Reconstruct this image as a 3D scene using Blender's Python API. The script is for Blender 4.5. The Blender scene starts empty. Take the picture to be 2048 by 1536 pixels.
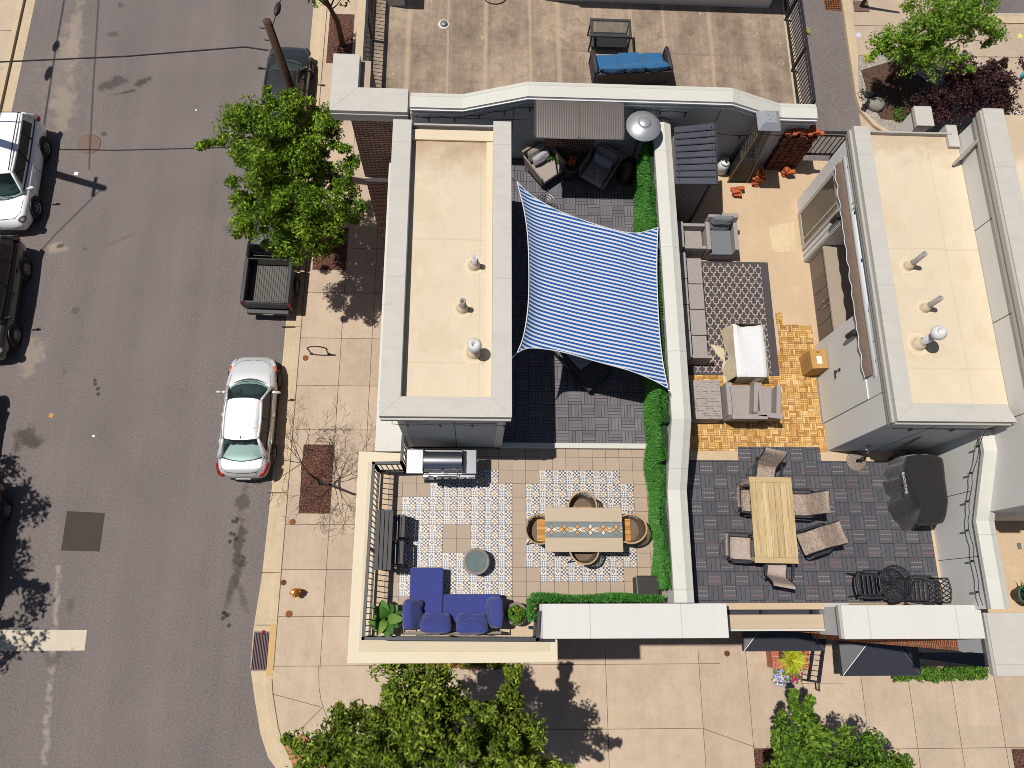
import bpy, bmesh, math, random
import numpy as np
from mathutils import Vector, Matrix

# ---------------------------------------------------------------- scene, camera, light
SC = bpy.context.scene
COL = SC.collection
CAM_H = 28.0
FPX = 1523.867
RM = np.array([[0.99883891, -0.00243132, 0.04811355],
               [0.01131118, -0.95897047, -0.28328023],
               [0.04682822, 0.28349554, -0.95782953]])
cam_d = bpy.data.cameras.new('camera')
cam = bpy.data.objects.new('camera', cam_d)
COL.objects.link(cam)
cam_d.sensor_width = 36.0
cam_d.lens = FPX / 2048 * 36
cam_d.clip_end = 2000
_m = Matrix.Identity(4)
for _i in range(3):
    _m[_i][0] = RM[0][_i]
    _m[_i][1] = -RM[1][_i]
    _m[_i][2] = -RM[2][_i]
    _m[_i][3] = (0, 0, CAM_H)[_i]
cam.matrix_world = _m
SC.camera = cam

SUN = Vector((-0.375, 0.056, 1.0)).normalized()      # direction towards the sun
sun_d = bpy.data.lights.new('sun', 'SUN')
sun_d.energy = 4.95
sun_d.angle = math.radians(0.53)
sun_d.color = (1.0, 0.96, 0.895)
sun = bpy.data.objects.new('sun', sun_d)
COL.objects.link(sun)
sun.location = (-40, 10, 90)
sun.rotation_euler = SUN.to_track_quat('Z', 'Y').to_euler()
world = bpy.data.worlds.new('World')
SC.world = world
world.use_nodes = True
_wn = world.node_tree
_sky = _wn.nodes.new('ShaderNodeTexSky')
_sky.sky_type = 'NISHITA'
_sky.sun_disc = False
_sky.sun_elevation = math.asin(SUN.z)
_sky.sun_rotation = math.atan2(SUN.x, SUN.y)
_bg = _wn.nodes['Background']
_wn.links.new(_sky.outputs[0], _bg.inputs[0])
_bg.inputs[1].default_value = 0.055
SC.view_settings.view_transform = 'Standard'
SC.view_settings.look = 'None'
SC.view_settings.gamma = 1.0
SC.view_settings.exposure = 0.0
SC.cycles.max_bounces = 6
SC.cycles.filter_width = 0.9
SC.cycles.transparent_max_bounces = 16

# ---------------------------------------------------------------- helpers
def P(px, py, z):
    """world x, y of what the photograph shows at (px, py) when it stands at height z"""
    d = RM.T @ np.array([(px - 1024) / FPX, (py - 768) / FPX, 1.0])
    t = (z - CAM_H) / d[2]
    return float(d[0] * t), float(d[1] * t)

def V(px, py, z):
    x, y = P(px, py, z)
    return Vector((x, y, z))

def Q(px0, py0, px1, py1, z):
    """axis-aligned world rectangle x0, x1, y0, y1"""
    a = P(px0, py0, z); b = P(px1, py0, z); c = P(px0, py1, z); d = P(px1, py1, z)
    return ((a[0] + c[0]) / 2, (b[0] + d[0]) / 2, (c[1] + d[1]) / 2, (a[1] + b[1]) / 2)

def tag(o, label=None, cat=None, group=None, kind=None):
    if label: o['label'] = label
    if cat: o['category'] = cat
    if group: o['group'] = group
    if kind: o['kind'] = kind
    return o

def T(name, label, cat, loc=(0, 0, 0), rz=0.0, group=None):
    o = bpy.data.objects.new(name, None)
    COL.objects.link(o)
    o.empty_display_size = .2
    o.location = loc
    o.rotation_euler = (0, 0, rz)
    return tag(o, label, cat, group)

def dup(root, loc, rz, label, group=None):
    r = root.copy(); COL.objects.link(r)
    r.location = loc; r.rotation_euler = (0, 0, rz)
    r['label'] = label
    if group: r['group'] = group
    for ch in list(root.children):
        c = ch.copy(); COL.objects.link(c); c.parent = r
        for g in list(ch.children):
            d = g.copy(); COL.objects.link(d); d.parent = c
    return r

class MB:
    def __init__(s):
        s.v = []; s.f = []; s.m = []; s.cur = 0; s.sm = []
        s.smooth = False
        s.x = None
    def add(s, vs, fs, smooth=None):
        n = len(s.v)
        if s.x is not None:
            vs = [s.x @ Vector(v) for v in vs]
        s.v += [tuple(v) for v in vs]
        for f in fs:
            s.f.append(tuple(i + n for i in f)); s.m.append(s.cur)
            s.sm.append(s.smooth if smooth is None else smooth)
        return s
    def box(s, x0, x1, y0, y1, z0, z1):
        return s.add([(x0,y0,z0),(x1,y0,z0),(x1,y1,z0),(x0,y1,z0),(x0,y0,z1),(x1,y0,z1),(x1,y1,z1),(x0,y1,z1)],
              [(0,3,2,1),(4,5,6,7),(0,1,5,4),(1,2,6,5),(2,3,7,6),(3,0,4,7)])
    def bar(s, a, b, w, h=None, up=(0,0,1)):
        """square bar from a to b"""
        a = Vector(a); b = Vector(b); h = h or w
        d = (b - a).normalized(); u = Vector(up)
        if abs(d.dot(u)) > .98: u = Vector((0,1,0))
        r = d.cross(u).normalized() * (w/2); u = r.cross(d).normalized() * (h/2)
        vs = [a-r-u, a+r-u, a+r+u, a-r+u, b-r-u, b+r-u, b+r+u, b-r+u]
        return s.add(vs, [(0,1,2,3),(7,6,5,4),(0,4,5,1),(1,5,6,2),(2,6,7,3),(3,7,4,0)])
    def prism(s, poly, z0, z1):
        n = len(poly)
        a = sum(poly[i][0]*poly[(i+1)%n][1]-poly[(i+1)%n][0]*poly[i][1] for i in range(n))
        if a < 0: poly = poly[::-1]
        vs = [(x,y,z0) for x,y in poly] + [(x,y,z1) for x,y in poly]
        fs = [tuple(range(n-1,-1,-1)), tuple(range(n,2*n))] + [(i,(i+1)%n,n+(i+1)%n,n+i) for i in range(n)]
        return s.add(vs, fs)
    def sheet(s, poly, z):
        n = len(poly)
        a = sum(poly[i][0]*poly[(i+1)%n][1]-poly[(i+1)%n][0]*poly[i][1] for i in range(n))
        if a < 0: poly = poly[::-1]
        return s.add([(x,y,z) for x,y in poly], [tuple(range(n))])
    def tube(s, pts, r, n=6, cap=True):
        pts = [Vector(p) for p in pts]
        rs = r if isinstance(r, (list, tuple)) else [r]*len(pts)
        vs = []; fs = []
        prev = None
        for i, p in enumerate(pts):
            d = (pts[min(i+1,len(pts)-1)] - pts[max(i-1,0)])
            if d.length < 1e-9: d = Vector((0,0,1))
            d.normalize()
            if prev is None:
                u = Vector((0,0,1)) if abs(d.z) < .9 else Vector((1,0,0))
                a = d.cross(u).normalized()
            else:
                a = (prev - d*prev.dot(d))
                a = a.normalized() if a.length > 1e-6 else d.orthogonal().normalized()
            prev = a; b = d.cross(a)
            for k in range(n):
                t = 2*math.pi*k/n
                vs.append(p + (a*math.cos(t)+b*math.sin(t))*rs[i])
        for i in range(len(pts)-1):
            for k in range(n):
                fs.append((i*n+k, i*n+(k+1)%n, (i+1)*n+(k+1)%n, (i+1)*n+k))
        if cap:
            fs.append(tuple(range(n-1,-1,-1))); fs.append(tuple(range((len(pts)-1)*n, len(pts)*n)))
        return s.add(vs, fs, smooth=(n > 5))
    def cyl(s, c, r, z0, z1, n=24, r2=None, smooth=True):
        r2 = r if r2 is None else r2
        vs = [(c[0]+r*math.cos(2*math.pi*k/n), c[1]+r*math.sin(2*math.pi*k/n), z0) for k in range(n)]
        vs += [(c[0]+r2*math.cos(2*math.pi*k/n), c[1]+r2*math.sin(2*math.pi*k/n), z1) for k in range(n)]
        s.add(vs, [(k,(k+1)%n,n+(k+1)%n,n+k) for k in range(n)], smooth)
        s.add(vs, [tuple(range(n-1,-1,-1)), tuple(range(n,2*n))], False)
        return s
    def lathe(s, prof, c=(0,0), n=28, smooth=True):
        vs = []
        for r, z in prof:
            for k in range(n):
                t = 2*math.pi*k/n
                vs.append((c[0]+max(r,1e-4)*math.cos(t), c[1]+max(r,1e-4)*math.sin(t), z))
        fs = []
        for i in range(len(prof)-1):
            for k in range(n):
                fs.append((i*n+k, i*n+(k+1)%n, (i+1)*n+(k+1)%n, (i+1)*n+k))
        return s.add(vs, fs, smooth)
    def disc(s, c, r, z, n=28):
        return s.add([(c[0]+r*math.cos(2*math.pi*k/n), c[1]+r*math.sin(2*math.pi*k/n), z) for k in range(n)], [tuple(range(n))])
    def ell(s, c, r, n=12, m=8):
        vs = []; fs = []
        for i in range(m+1):
            ph = math.pi*i/m - math.pi/2
            for k in range(n):
                t = 2*math.pi*k/n
                vs.append((c[0]+r[0]*math.cos(ph)*math.cos(t), c[1]+r[1]*math.cos(ph)*math.sin(t), c[2]+r[2]*math.sin(ph)))
        for i in range(m):
            for k in range(n):
                fs.append((i*n+k, i*n+(k+1)%n, (i+1)*n+(k+1)%n, (i+1)*n+k))
        return s.add(vs, fs, True)
    def pillow(s, c, sx, sy, sz, rz=0.0, tilt=0.0, axis='x', n=10, p=3.0, seed=0, wr=.0):
        rnd = random.Random(seed)
        M = Matrix.Translation(c) @ Matrix.Rotation(rz,4,'Z') @ Matrix.Rotation(tilt,4,axis.upper())
        ph = [rnd.uniform(0,6.28) for _ in range(4)]
        vs = []; fs = []
        for side in (1,-1):
            for i in range(n+1):
                for j in range(n+1):
                    u = 2*i/n-1; w = 2*j/n-1
                    k = (max(0,1-abs(u)**p)*max(0,1-abs(w)**p))**.5
                    zz = sz/2*k*(1+wr*math.sin(5*u+ph[0])*math.cos(4*w+ph[1])+wr*.7*math.sin(9*w+3*u+ph[2]))
                    e = 1-.06*(abs(u*w))**2
                    vs.append(M @ Vector((u*sx/2*e, w*sy/2*e, side*zz)))
        N1 = (n+1)*(n+1)
        for side in (0,1):
            for i in range(n):
                for j in range(n):
                    a = side*N1+i*(n+1)+j
                    q = (a, a+n+1, a+n+2, a+1)
                    fs.append(q if side == 0 else q[::-1])
        return s.add(vs, fs, True)
    def build(s, name, mats, parent=None, bevel=0, sub=0, loc=None, seg=2):
        me = bpy.data.meshes.new(name)
        off = Vector((0,0,0)) if loc is None else Vector(loc)
        me.from_pydata([tuple(Vector(v)-off) for v in s.v] if loc is not None else s.v, [], s.f)
        if not isinstance(mats, (list, tuple)): mats = [mats]
        for m in mats: me.materials.append(m)
        if len(s.f):
            me.polygons.foreach_set('material_index', s.m)
            me.polygons.foreach_set('use_smooth', s.sm)
        me.update()
        o = bpy.data.objects.new(name, me)
        COL.objects.link(o)
        if parent is not None: o.parent = parent
        if loc is not None and parent is None: o.location = off
        if bevel:
            b = o.modifiers.new('bevel','BEVEL'); b.width = bevel; b.segments = seg; b.limit_method = 'ANGLE'
            b.angle_limit = math.radians(40)
        if sub:
            b = o.modifiers.new('sub','SUBSURF'); b.levels = sub; b.render_levels = sub
        return o

def wpart(mb, name, mats, parent, bevel=0, sub=0, seg=2):
    """mesh given in world coordinates, child of an unrotated thing (or of a part of one)"""
    p = parent; off = Vector((0,0,0))
    while p is not None:
        off += p.location; p = p.parent
    me_v = mb.v
    mb.v = [tuple(Vector(v)-off) for v in me_v]
    o = mb.build(name, mats, parent, bevel, sub, seg=seg)
    mb.v = me_v
    return o

def raw_mesh(name, verts, faces, mats, parent=None, tone=None, smooth=False):
    """numpy mesh, faces Mx3 or Mx4; tone = per-face value stored as attribute"""
    verts = np.asarray(verts, np.float32); faces = np.asarray(faces, np.int32)
    me = bpy.data.meshes.new(name)
    k = faces.shape[1]
    me.vertices.add(len(verts)); me.vertices.foreach_set('co', verts.ravel())
    me.loops.add(faces.size); me.loops.foreach_set('vertex_index', faces.ravel())
    me.polygons.add(len(faces))
    me.polygons.foreach_set('loop_start', np.arange(0, faces.size, k, dtype=np.int32))
    me.update(calc_edges=True)
    if smooth: me.polygons.foreach_set('use_smooth', np.ones(len(faces), bool))
    if tone is not None:
        a = me.attributes.new('tone', 'FLOAT', 'FACE')
        a.data.foreach_set('value', np.asarray(tone, np.float32))
    for m in (mats if isinstance(mats, (list, tuple)) else [mats]): me.materials.append(m)
    o = bpy.data.objects.new(name, me); COL.objects.link(o)
    if parent is not None: o.parent = parent
    return o

# ---------------------------------------------------------------- materials (node expressions)
class S:
    def __init__(s, nt, sock): s.nt = nt; s.k = sock
    def _m(s, op, b=None, c=None):
        n = s.nt.nodes.new('ShaderNodeMath'); n.operation = op
        s.nt.links.new(s.k, n.inputs[0])
        for i, q in ((1,b),(2,c)):
            if q is None: continue
            if isinstance(q, S): s.nt.links.new(q.k, n.inputs[i])
            else: n.inputs[i].default_value = q
        return S(s.nt, n.outputs[0])
    def __add__(s, b): return s._m('ADD', b)
    def __sub__(s, b): return s._m('SUBTRACT', b)
    def __mul__(s, b): return s._m('MULTIPLY', b)
    def __truediv__(s, b): return s._m('DIVIDE', b)
    def lt(s, b): return s._m('LESS_THAN', b)
    def gt(s, b): return s._m('GREATER_THAN', b)
    def fract(s): return s._m('FRACT')
    def floor(s): return s._m('FLOOR')
    def abs(s): return s._m('ABSOLUTE')
    def mod(s, b): return s._m('FLOORED_MODULO', b)
    def max(s, b): return s._m('MAXIMUM', b)
    def min(s, b): return s._m('MINIMUM', b)
    def pow(s, b): return s._m('POWER', b)
    def sin(s): return s._m('SINE')
    def sqrt(s): return s._m('SQRT')
    def inv(s): return (s*-1.0)+1.0
    def clamp(s):
        n = s.nt.nodes.new('ShaderNodeClamp'); s.nt.links.new(s.k, n.inputs[0]); return S(s.nt, n.outputs[0])
    def smooth(s, a, b):
        n = s.nt.nodes.new('ShaderNodeMapRange'); n.interpolation_type = 'SMOOTHSTEP'
        s.nt.links.new(s.k, n.inputs[0]); n.inputs[1].default_value = a; n.inputs[2].default_value = b
        return S(s.nt, n.outputs[0])

class NM:
    """one material under construction"""
    def __init__(s, name, rough=.8, metal=0., spec=None):
        s.m = bpy.data.materials.new(name); s.m.use_nodes = True
        s.nt = s.m.node_tree; s.b = s.nt.nodes['Principled BSDF']
        s.b.inputs['Roughness'].default_value = rough
        s.b.inputs['Metallic'].default_value = metal
        if spec is not None: s.b.inputs['Specular IOR Level'].default_value = spec
        s._tc = None
    def coord(s):
        if s._tc is None:
            s._tc = s.nt.nodes.new('ShaderNodeTexCoord')
            s._sx = s.nt.nodes.new('ShaderNodeSeparateXYZ')
            s.nt.links.new(s._tc.outputs['Object'], s._sx.inputs[0])
        return [S(s.nt, s._sx.outputs[i]) for i in range(3)]
    def normal(s):
        g = s.nt.nodes.new('ShaderNodeNewGeometry'); x = s.nt.nodes.new('ShaderNodeSeparateXYZ')
        s.nt.links.new(g.outputs['True Normal'], x.inputs[0])
        return [S(s.nt, x.outputs[i]) for i in range(3)]
    def vec(s, x, y, z=0.0):
        n = s.nt.nodes.new('ShaderNodeCombineXYZ')
        for i, q in enumerate((x,y,z)):
            if isinstance(q, S): s.nt.links.new(q.k, n.inputs[i])
            else: n.inputs[i].default_value = q
        return n.outputs[0]
    def noise(s, scale=5., detail=4., rough=.55, vec=None, stretch=None, color=False):
        n = s.nt.nodes.new('ShaderNodeTexNoise')
        n.inputs['Scale'].default_value = scale; n.inputs['Detail'].default_value = detail
        n.inputs['Roughness'].default_value = rough
        if vec is None:
            c = s.coord()
            vec = s._tc.outputs['Object'] if stretch is None else s.vec(c[0]*stretch[0], c[1]*stretch[1], c[2]*stretch[2])
        s.nt.links.new(vec, n.inputs['Vector'])
        return S(s.nt, n.outputs['Fac'])
    def white(s, x, y, z=0.0):
        n = s.nt.nodes.new('ShaderNodeTexWhiteNoise')
        s.nt.links.new(s.vec(x,y,z), n.inputs['Vector'])
        return S(s.nt, n.outputs['Value'])
    def attr(s, name):
        n = s.nt.nodes.new('ShaderNodeAttribute'); n.attribute_name = name
        return S(s.nt, n.outputs['Fac'])
    def mix(s, a, b, f):
        n = s.nt.nodes.new('ShaderNodeMix'); n.data_type = 'RGBA'
        for i, q in ((6,a),(7,b)):
            if isinstance(q, (tuple,list)): n.inputs[i].default_value = (*q[:3],1)
            else: s.nt.links.new(q, n.inputs[i])
        if isinstance(f, S): s.nt.links.new(f.k, n.inputs[0])
        else: n.inputs[0].default_value = f
        return n.outputs[2]
    def gain(s, col, f):
        n = s.nt.nodes.new('ShaderNodeMix'); n.data_type = 'RGBA'; n.blend_type = 'MULTIPLY'; n.inputs[0].default_value = 1
        if isinstance(col, (tuple,list)): n.inputs[6].default_value = (*col[:3],1)
        else: s.nt.links.new(col, n.inputs[6])
        s.nt.links.new(s.vec(f,f,f), n.inputs[7])
        return n.outputs[2]
    def ramp(s, f, stops):
        n = s.nt.nodes.new('ShaderNodeValToRGB')
        e = n.color_ramp.elements
        while len(e) < len(stops): e.new(.5)
        for el, (p, c) in zip(e, stops): el.position = p; el.color = (*c,1)
        s.nt.links.new(f.k, n.inputs[0]); return n.outputs[0]
    def base(s, c):
        if isinstance(c, (tuple,list)): s.b.inputs['Base Color'].default_value = (*c[:3],1)
        else: s.nt.links.new(c, s.b.inputs['Base Color'])
        return s
    def rough(s, f):
        s.nt.links.new(f.k, s.b.inputs['Roughness']); return s
    def bump(s, h, dist=.01, strength=1.0):
        n = s.nt.nodes.new('ShaderNodeBump'); n.inputs['Distance'].default_value = dist; n.inputs['Strength'].default_value = strength
        s.nt.links.new(h.k, n.inputs['Height']); s.nt.links.new(n.outputs[0], s.b.inputs['Normal']); return s

def mk(name, col, rough=.8, metal=0., var=.12, scale=6., fine=60., fvar=.08, bump=0., spec=None, stretch=None, coat=0.):
    m = NM(name, rough, metal, spec)
    a = m.noise(scale, 5, .6, stretch=stretch); b = m.noise(fine, 2, .5)
    g = ((a-.5)*(2*var) + (b-.5)*(2*fvar)) + 1.0
    m.base(m.gain(col, g))
    if bump: m.bump(b, .004, bump)
    if coat:
        m.b.inputs['Coat Weight'].default_value = coat; m.b.inputs['Coat Roughness'].default_value = .05
    return m.m

def lines(c, period, width, phase=0.0):
    """1 on joint lines of a grid along coordinate c"""
    f = ((c - phase)/period).fract()
    return f.lt(width/period)
def A(r, g, b, k=1.5):
    """surface colour from how it looks in full sun"""
    f = lambda c: ((c/255)/12.92 if c/255 <= .04045 else ((c/255+.055)/1.055)**2.4)
    return (f(r)/k, f(g)/k, f(b)/k)

# --- ground
def blob(m, cx, cy, rx, ry, rot=0., wob=1.25, soft=.6, freq=2.2):
    c = m.coord(); ca, sa = math.cos(rot), math.sin(rot)
    dx = c[0]-cx; dy = c[1]-cy
    u = (dx*ca + dy*sa)/rx; v = (dy*ca - dx*sa)/ry
    d = (u*u + v*v).sqrt()
    n = (m._bn - .5)*(2*wob)
    return (d+n).smooth(1.0, 1.0-soft)

def make_asphalt():
    m = NM('asphalt', .9)
    m._bn = m.noise(2.3, 6, .65)
    fine = m.noise(24, 3, .85); mid = m.noise(.35, 5, .6); st = m.noise(1.0, 5, .6, stretch=(.9,.06,1)); grit = m.noise(13, 2, .7)
    g = (fine-.5)*1.9 + (grit-.5)*.8 + (mid-.5)*.42 + (st-.5)*.5 + 1.0
    col = m.gain(A(124,114,111), g)
    # pale worn track and dusty sand near the left kerb
    for (px,py,rx,ry,rot,k) in ((140,90,.6,1.6,.1,.4),(150,60,.35,2.0,.05,.45),(125,215,.7,1.6,.1,.45),(115,495,.45,.3,0,.7),(60,710,.6,.9,0,.5),(120,150,1.3,2.2,0,.16),(110,1290,.12,2.2,-.1,0)):
        if k == 0: continue
        x, y = P(px, py, 0); col = m.mix(col, A(176,158,140), blob(m,x,y,rx,ry,rot)*k)
    # worn pale seam running up the left side
    c = m.coord(); x0, y0 = P(95,1450,0); x1, y1 = P(118,1130,0)
    ln = ((c[0] - ((c[1]-y0)*((x1-x0)/(y1-y0)) + x0)) + (m.noise(1.6,4,.6)-.5)*.35).abs().smooth(.16,.03) * c[1].lt(y1) * m.noise(4,3,.6).smooth(.35,.6)
    col = m.mix(col, A(172,158,146), ln*.75)
    # oil and water stains
    for (px,py,rx,ry,rot,k) in ((228,165,.75,.3,.5,.62),(283,165,.55,.22,.6,.75),(250,185,.6,.1,.35,.7),(240,10,.2,.22,0,.5),(226,68,.3,.2,0,.5),(208,268,.18,.18,0,.6),
        (55,878,.62,.55,0,.72),(485,1000,.26,.75,-.1,.6),(478,1085,.22,1.0,-.1,.7),(470,1160,.2,1.0,-.25,.6),(484,1190,.18,.8,.4,.45),(478,1125,.3,.26,0,.7),
        (122,492,.2,.12,.4,.75),(170,498,.18,.12,0,.4),(150,620,.2,.16,0,.45),(128,742,.16,.14,0,.4),(140,1210,.18,.3,0,.35),(108,1315,.5,.28,.2,.4),(465,460,.5,.3,0,.3),(240,480,.9,.14,.5,.22)):
        x, y = P(px, py, 0); col = m.mix(col, A(58,50,42), blob(m,x,y,rx,ry,rot)*k)
    # drip spots
    rnd = random.Random(4)
    for (px,py,n,sp) in ((452,1240,7,.3),(466,1060,8,.45),(190,775,4,.3)):
        for _ in range(n):
            x, y = P(px+rnd.uniform(-12,12)*sp*2, py+rnd.uniform(-30,30)*sp*2, 0)
            d = ((c[0]-x)*(c[0]-x)+(c[1]-y)*(c[1]-y)).sqrt().smooth(.09,.05)
            col = m.mix(col, A(45,40,38), d*.8)
    # reddish utility spray marks
    for px,py in ((222,340),(223,402)):
        x, y = P(px,py,0); col = m.mix(col, A(170,110,105), blob(m,x,y,.2,.16)*.22)
    m.base(col); m.bump(fine, .008, .7)
    return m.m
M_asphalt = make_asphalt()
def make_conc(name, col, warm=(198,170,138), amp=.2, slabs=False):
    m = NM(name, .88)
    m._bn = m.noise(1.3, 5, .65)
    a = m.noise(.55, 6, .65); b = m.noise(2.6, 6, .7); f = m.noise(26, 3, .75); s = m.noise(1.0, 5, .65, stretch=(2.5,.35,1))
    g = (a-.5)*amp*2.4 + (b-.5)*amp*1.6 + (f-.5)*.5 + (s-.5)*amp*1.3 + 1.0
    st = m.noise(1.7, 5, .7).smooth(.56,.72)*m.noise(.4,3,.5).smooth(.4,.65)
    g = g - st*amp*.55
    if slabs:
        cx, cy = m.coord()[0], m.coord()[1]
        ix = iy = None
        for q in [P(684.4,650.4,.14)[0]]+[P(x,1420,.14)[0] for x in (1214.5,1404,1501,1606,1730,1825,1912,1999)]:
            ix = cx.gt(q) if ix is None else ix + cx.gt(q)
        for q in [P(640,y,.14)[1] for y in (217,400,495,585,676,771,859,1049,1139,1233,1332)]+[P(1300,1457.5,.14)[1]]:
            iy = cy.gt(q) if iy is None else iy + cy.gt(q)
        g = g + (m.white(ix, iy, 2.0)-.5)*.16
        sp = m.noise(7, 2, .5).smooth(.74,.78)
        g = g - sp*.22
    c = m.gain(col, g)
    c = m.mix(c, warm, a.smooth(.5,.8)*.25)
    m.base(c); m.bump(f, .003, .5)
    return m.m
M_walk = make_conc('pavement_concrete', A(202,180,157), A(206,180,148), .2, True)
M_kerb = make_conc('kerb_concrete', A(212,190,158), A(196,166,130))
M_joint = mk('joint_dark', A(112,94,80), .95)  # plain dark colour of the scored joints
M_seam_dark = mk('seam_dark', A(70,70,74), .9)
M_patch = mk('asphalt_patch', A(72,62,58), .92, var=.2, scale=2, fine=45, fvar=.3)
M_paint = None
def make_roadpaint():
    m = NM('road_paint', .8)
    w = m.noise(9, 6, .75); big = m.noise(1.4, 4, .6)
    k = (w + (big-.5)*.9).smooth(.62,.72)
    m.base(m.mix(m.gain(A(218,204,182), (big-.5)*.3+1), A(110,98,94), k)); return m.m
M_paint = make_roadpaint()
def make_mulch(name, c1, c2, s=26):
    m = NM(name, .95)
    a = m.noise(s, 4, .75); b = m.noise(3, 4, .6); t = m.noise(s*2, 2, .7, stretch=(1,.3,1))
    m.base(m.gain(m.mix(c1, c2, a.smooth(.38,.68)), (b-.5)*.6 + (t-.5)*.9 + 1.0)); m.bump(a, .03, 1); return m.m
M_mulch = make_mulch('mulch', A(46,28,24), A(150,98,76), 18)
M_soil = make_mulch('soil', A(70,48,36), A(122,90,66), 14)
M_gravel = make_mulch('gravel', A(150,140,130), A(214,204,190), 18)

# --- building surfaces
def make_cap(name, col, axis, period, amp=.08, off=.3):
    m = NM(name, .72); c = m.coord()
    a = m.noise(1.1, 5, .7); b = m.noise(7, 4, .7); st = m.noise(1.0, 5, .7, stretch=((.6,5,1) if axis == 1 else (5,.6,1)))
    d = m.noise(2.3,6,.75).smooth(.56,.76)
    k = ((c[axis]+off)/period).fract(); j = k.lt(.012/period).max(((c[axis]+off)/period).fract().gt(1-.006/period))
    base = m.gain(col, (a-.5)*amp*1.4+(b-.5)*amp*.7+(st-.5)*amp*1.4-d*amp*.9+1.0)
    m.base(m.mix(base, A(170,166,158), j*.5)); return m.m
M_white = make_cap('white_membrane', A(228,226,220), 0, 1.86, .07, .93)
M_cap_grey = make_cap('grey_coping', A(208,203,194), 1, 3.05, .17, .4)
M_cap_white = make_cap('white_coping', A(223,220,210), 1, 2.44, .09)
M_cream_edge = mk('cream_cornice', A(236,222,194), .8, var=.06, scale=1.2, fvar=.04)
M_cream = mk('cream_cornice_inner', A(224,208,180), .85, var=.08, scale=2, fvar=.05)
M_fascia = mk('fascia_metal', A(190,186,178), .5, var=.04)
M_siding = mk('panel_siding', (.56,.545,.515), .75, var=.07, scale=.9, fine=90, fvar=.06, bump=.15)
M_siding_shade = mk('panel_siding_shade', (.40,.41,.42), .75, var=.07, scale=.7, fine=90, fvar=.06, bump=.15)  # same siding, with the shade of its sunless faces put into the colour
M_wood_pale = mk('beige_composite', A(214,188,156), .8, var=.08, scale=3, stretch=(.4,6,1))
M_slabgrey = mk('light_sill', A(196,196,194), .7, var=.05)
def make_epdm(name, col, dirt=.75, d0=1.7):
    m = NM(name, .85)
    a = m.noise(.5, 5, .6); b = m.noise(2.6, 5, .65, stretch=(1.4,.6,1)); f = m.noise(40, 3, .7)
    c = m.gain(col, (a-.5)*.22 + (b-.5)*.16 + (f-.5)*.2 + 1.0)
    # dirt that water left along the north end
    cy = m.coord()[1]
    n = m.noise(1.8, 5, .7)
    k = (cy*1.0 + (n-.5)*1.6).smooth(d0, 3.2)
    c = m.mix(c, A(176,140,104), k*dirt)
    k2 = (m.noise(.9,5,.7)).smooth(.6,.8)
    c = m.mix(c, A(206,176,132), k2*.3)
    xx, yy = m.coord()[0], m.coord()[1]
    wv = (m.noise(.8,2,.5)-.5)*.08
    for q, w in (((yy+wv-.55).abs(),.02),((yy+wv+2.1).abs(),.014),((xx+wv-.55).abs(),.012)):
        c = m.mix(c, A(190,156,112), q.smooth(w*1.5,w*.4)*.22)
    c = m.mix(c, A(252,238,214), m.noise(2.2,5,.75).smooth(.58,.75)*.35)
    tn = m.noise(.75,4,.6)
    for lv in (.46,.56): c = m.mix(c, A(196,162,118), (tn-lv).abs().smooth(.012,.002)*m.noise(2,3,.6).smooth(.4,.6)*.10)
    c = m.mix(c, A(214,186,142), tn.smooth(.56,.60)*.22)
    m.base(c); m.bump(f, .003, .4); return m.m
M_roof = make_epdm('cream_roof_membrane', A(232,215,188))
M_roof_b = make_epdm('cream_roof_membrane_clean', A(232,215,188), .4, 2.6)
M_roof2 = mk('tan_roof_plain', A(236,217,186), .85, var=.08, scale=.8, fvar=.06)
def make_oldroof():
    m = NM('weathered_roof_membrane', .9)
    a = m.noise(.7, 6, .68); b = m.noise(2.4, 6, .72); f = m.noise(28, 3, .75); s = m.noise(1.0, 4, .6, stretch=(3.0,.25,1))
    col = m.ramp(a*.55 + b*.3 + s*.25, [(.38,A(112,96,80)),(.5,A(148,129,112)),(.62,A(180,158,136)),(.74,A(202,180,154))])
    h = m.noise(7, 6, .8); h2 = m.noise(1.0, 5, .7, stretch=(14,1.1,1))
    col = m.gain(col, (f-.5)*.7 + (h-.5)*.7 + (h2-.5)*.45 + 1.0)
    bl = m.noise(1.4,6,.75).smooth(.55,.62)*m.noise(5,4,.7).smooth(.42,.58)
    col = m.mix(col, A(104,90,80), bl*.45)
    c = m.coord()
    ph = c[0] + 2.0 + (m.noise(.6,2,.5)-.5)*.12
    for p0, w in ((-1.9,.06),(.15,.05),(1.35,.04),(2.1,.06),(4.1,.05),(5.0,.04),(6.3,.05),(-.85,.03),(3.1,.03)):
        col = m.mix(col, A(206,182,150), (ph-p0).abs().smooth(w*1.6,w*.4)*.5)
    for p0 in (12.4,13.3,14.4):
        col = m.mix(col, A(120,100,82), (c[1]+14.0-p0).abs().smooth(.03,.01)*.4*m.noise(.8,2,.5).smooth(.45,.6))
    m._bn = m.noise(3,4,.6)
    sp = m.noise(5.5, 2, .5).smooth(.74,.77)
    col = m.mix(col, A(226,206,172), sp*.7)
    m.base(col); m.bump(f,.004,.5); return m.m
M_oldroof = make_oldroof()

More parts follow.
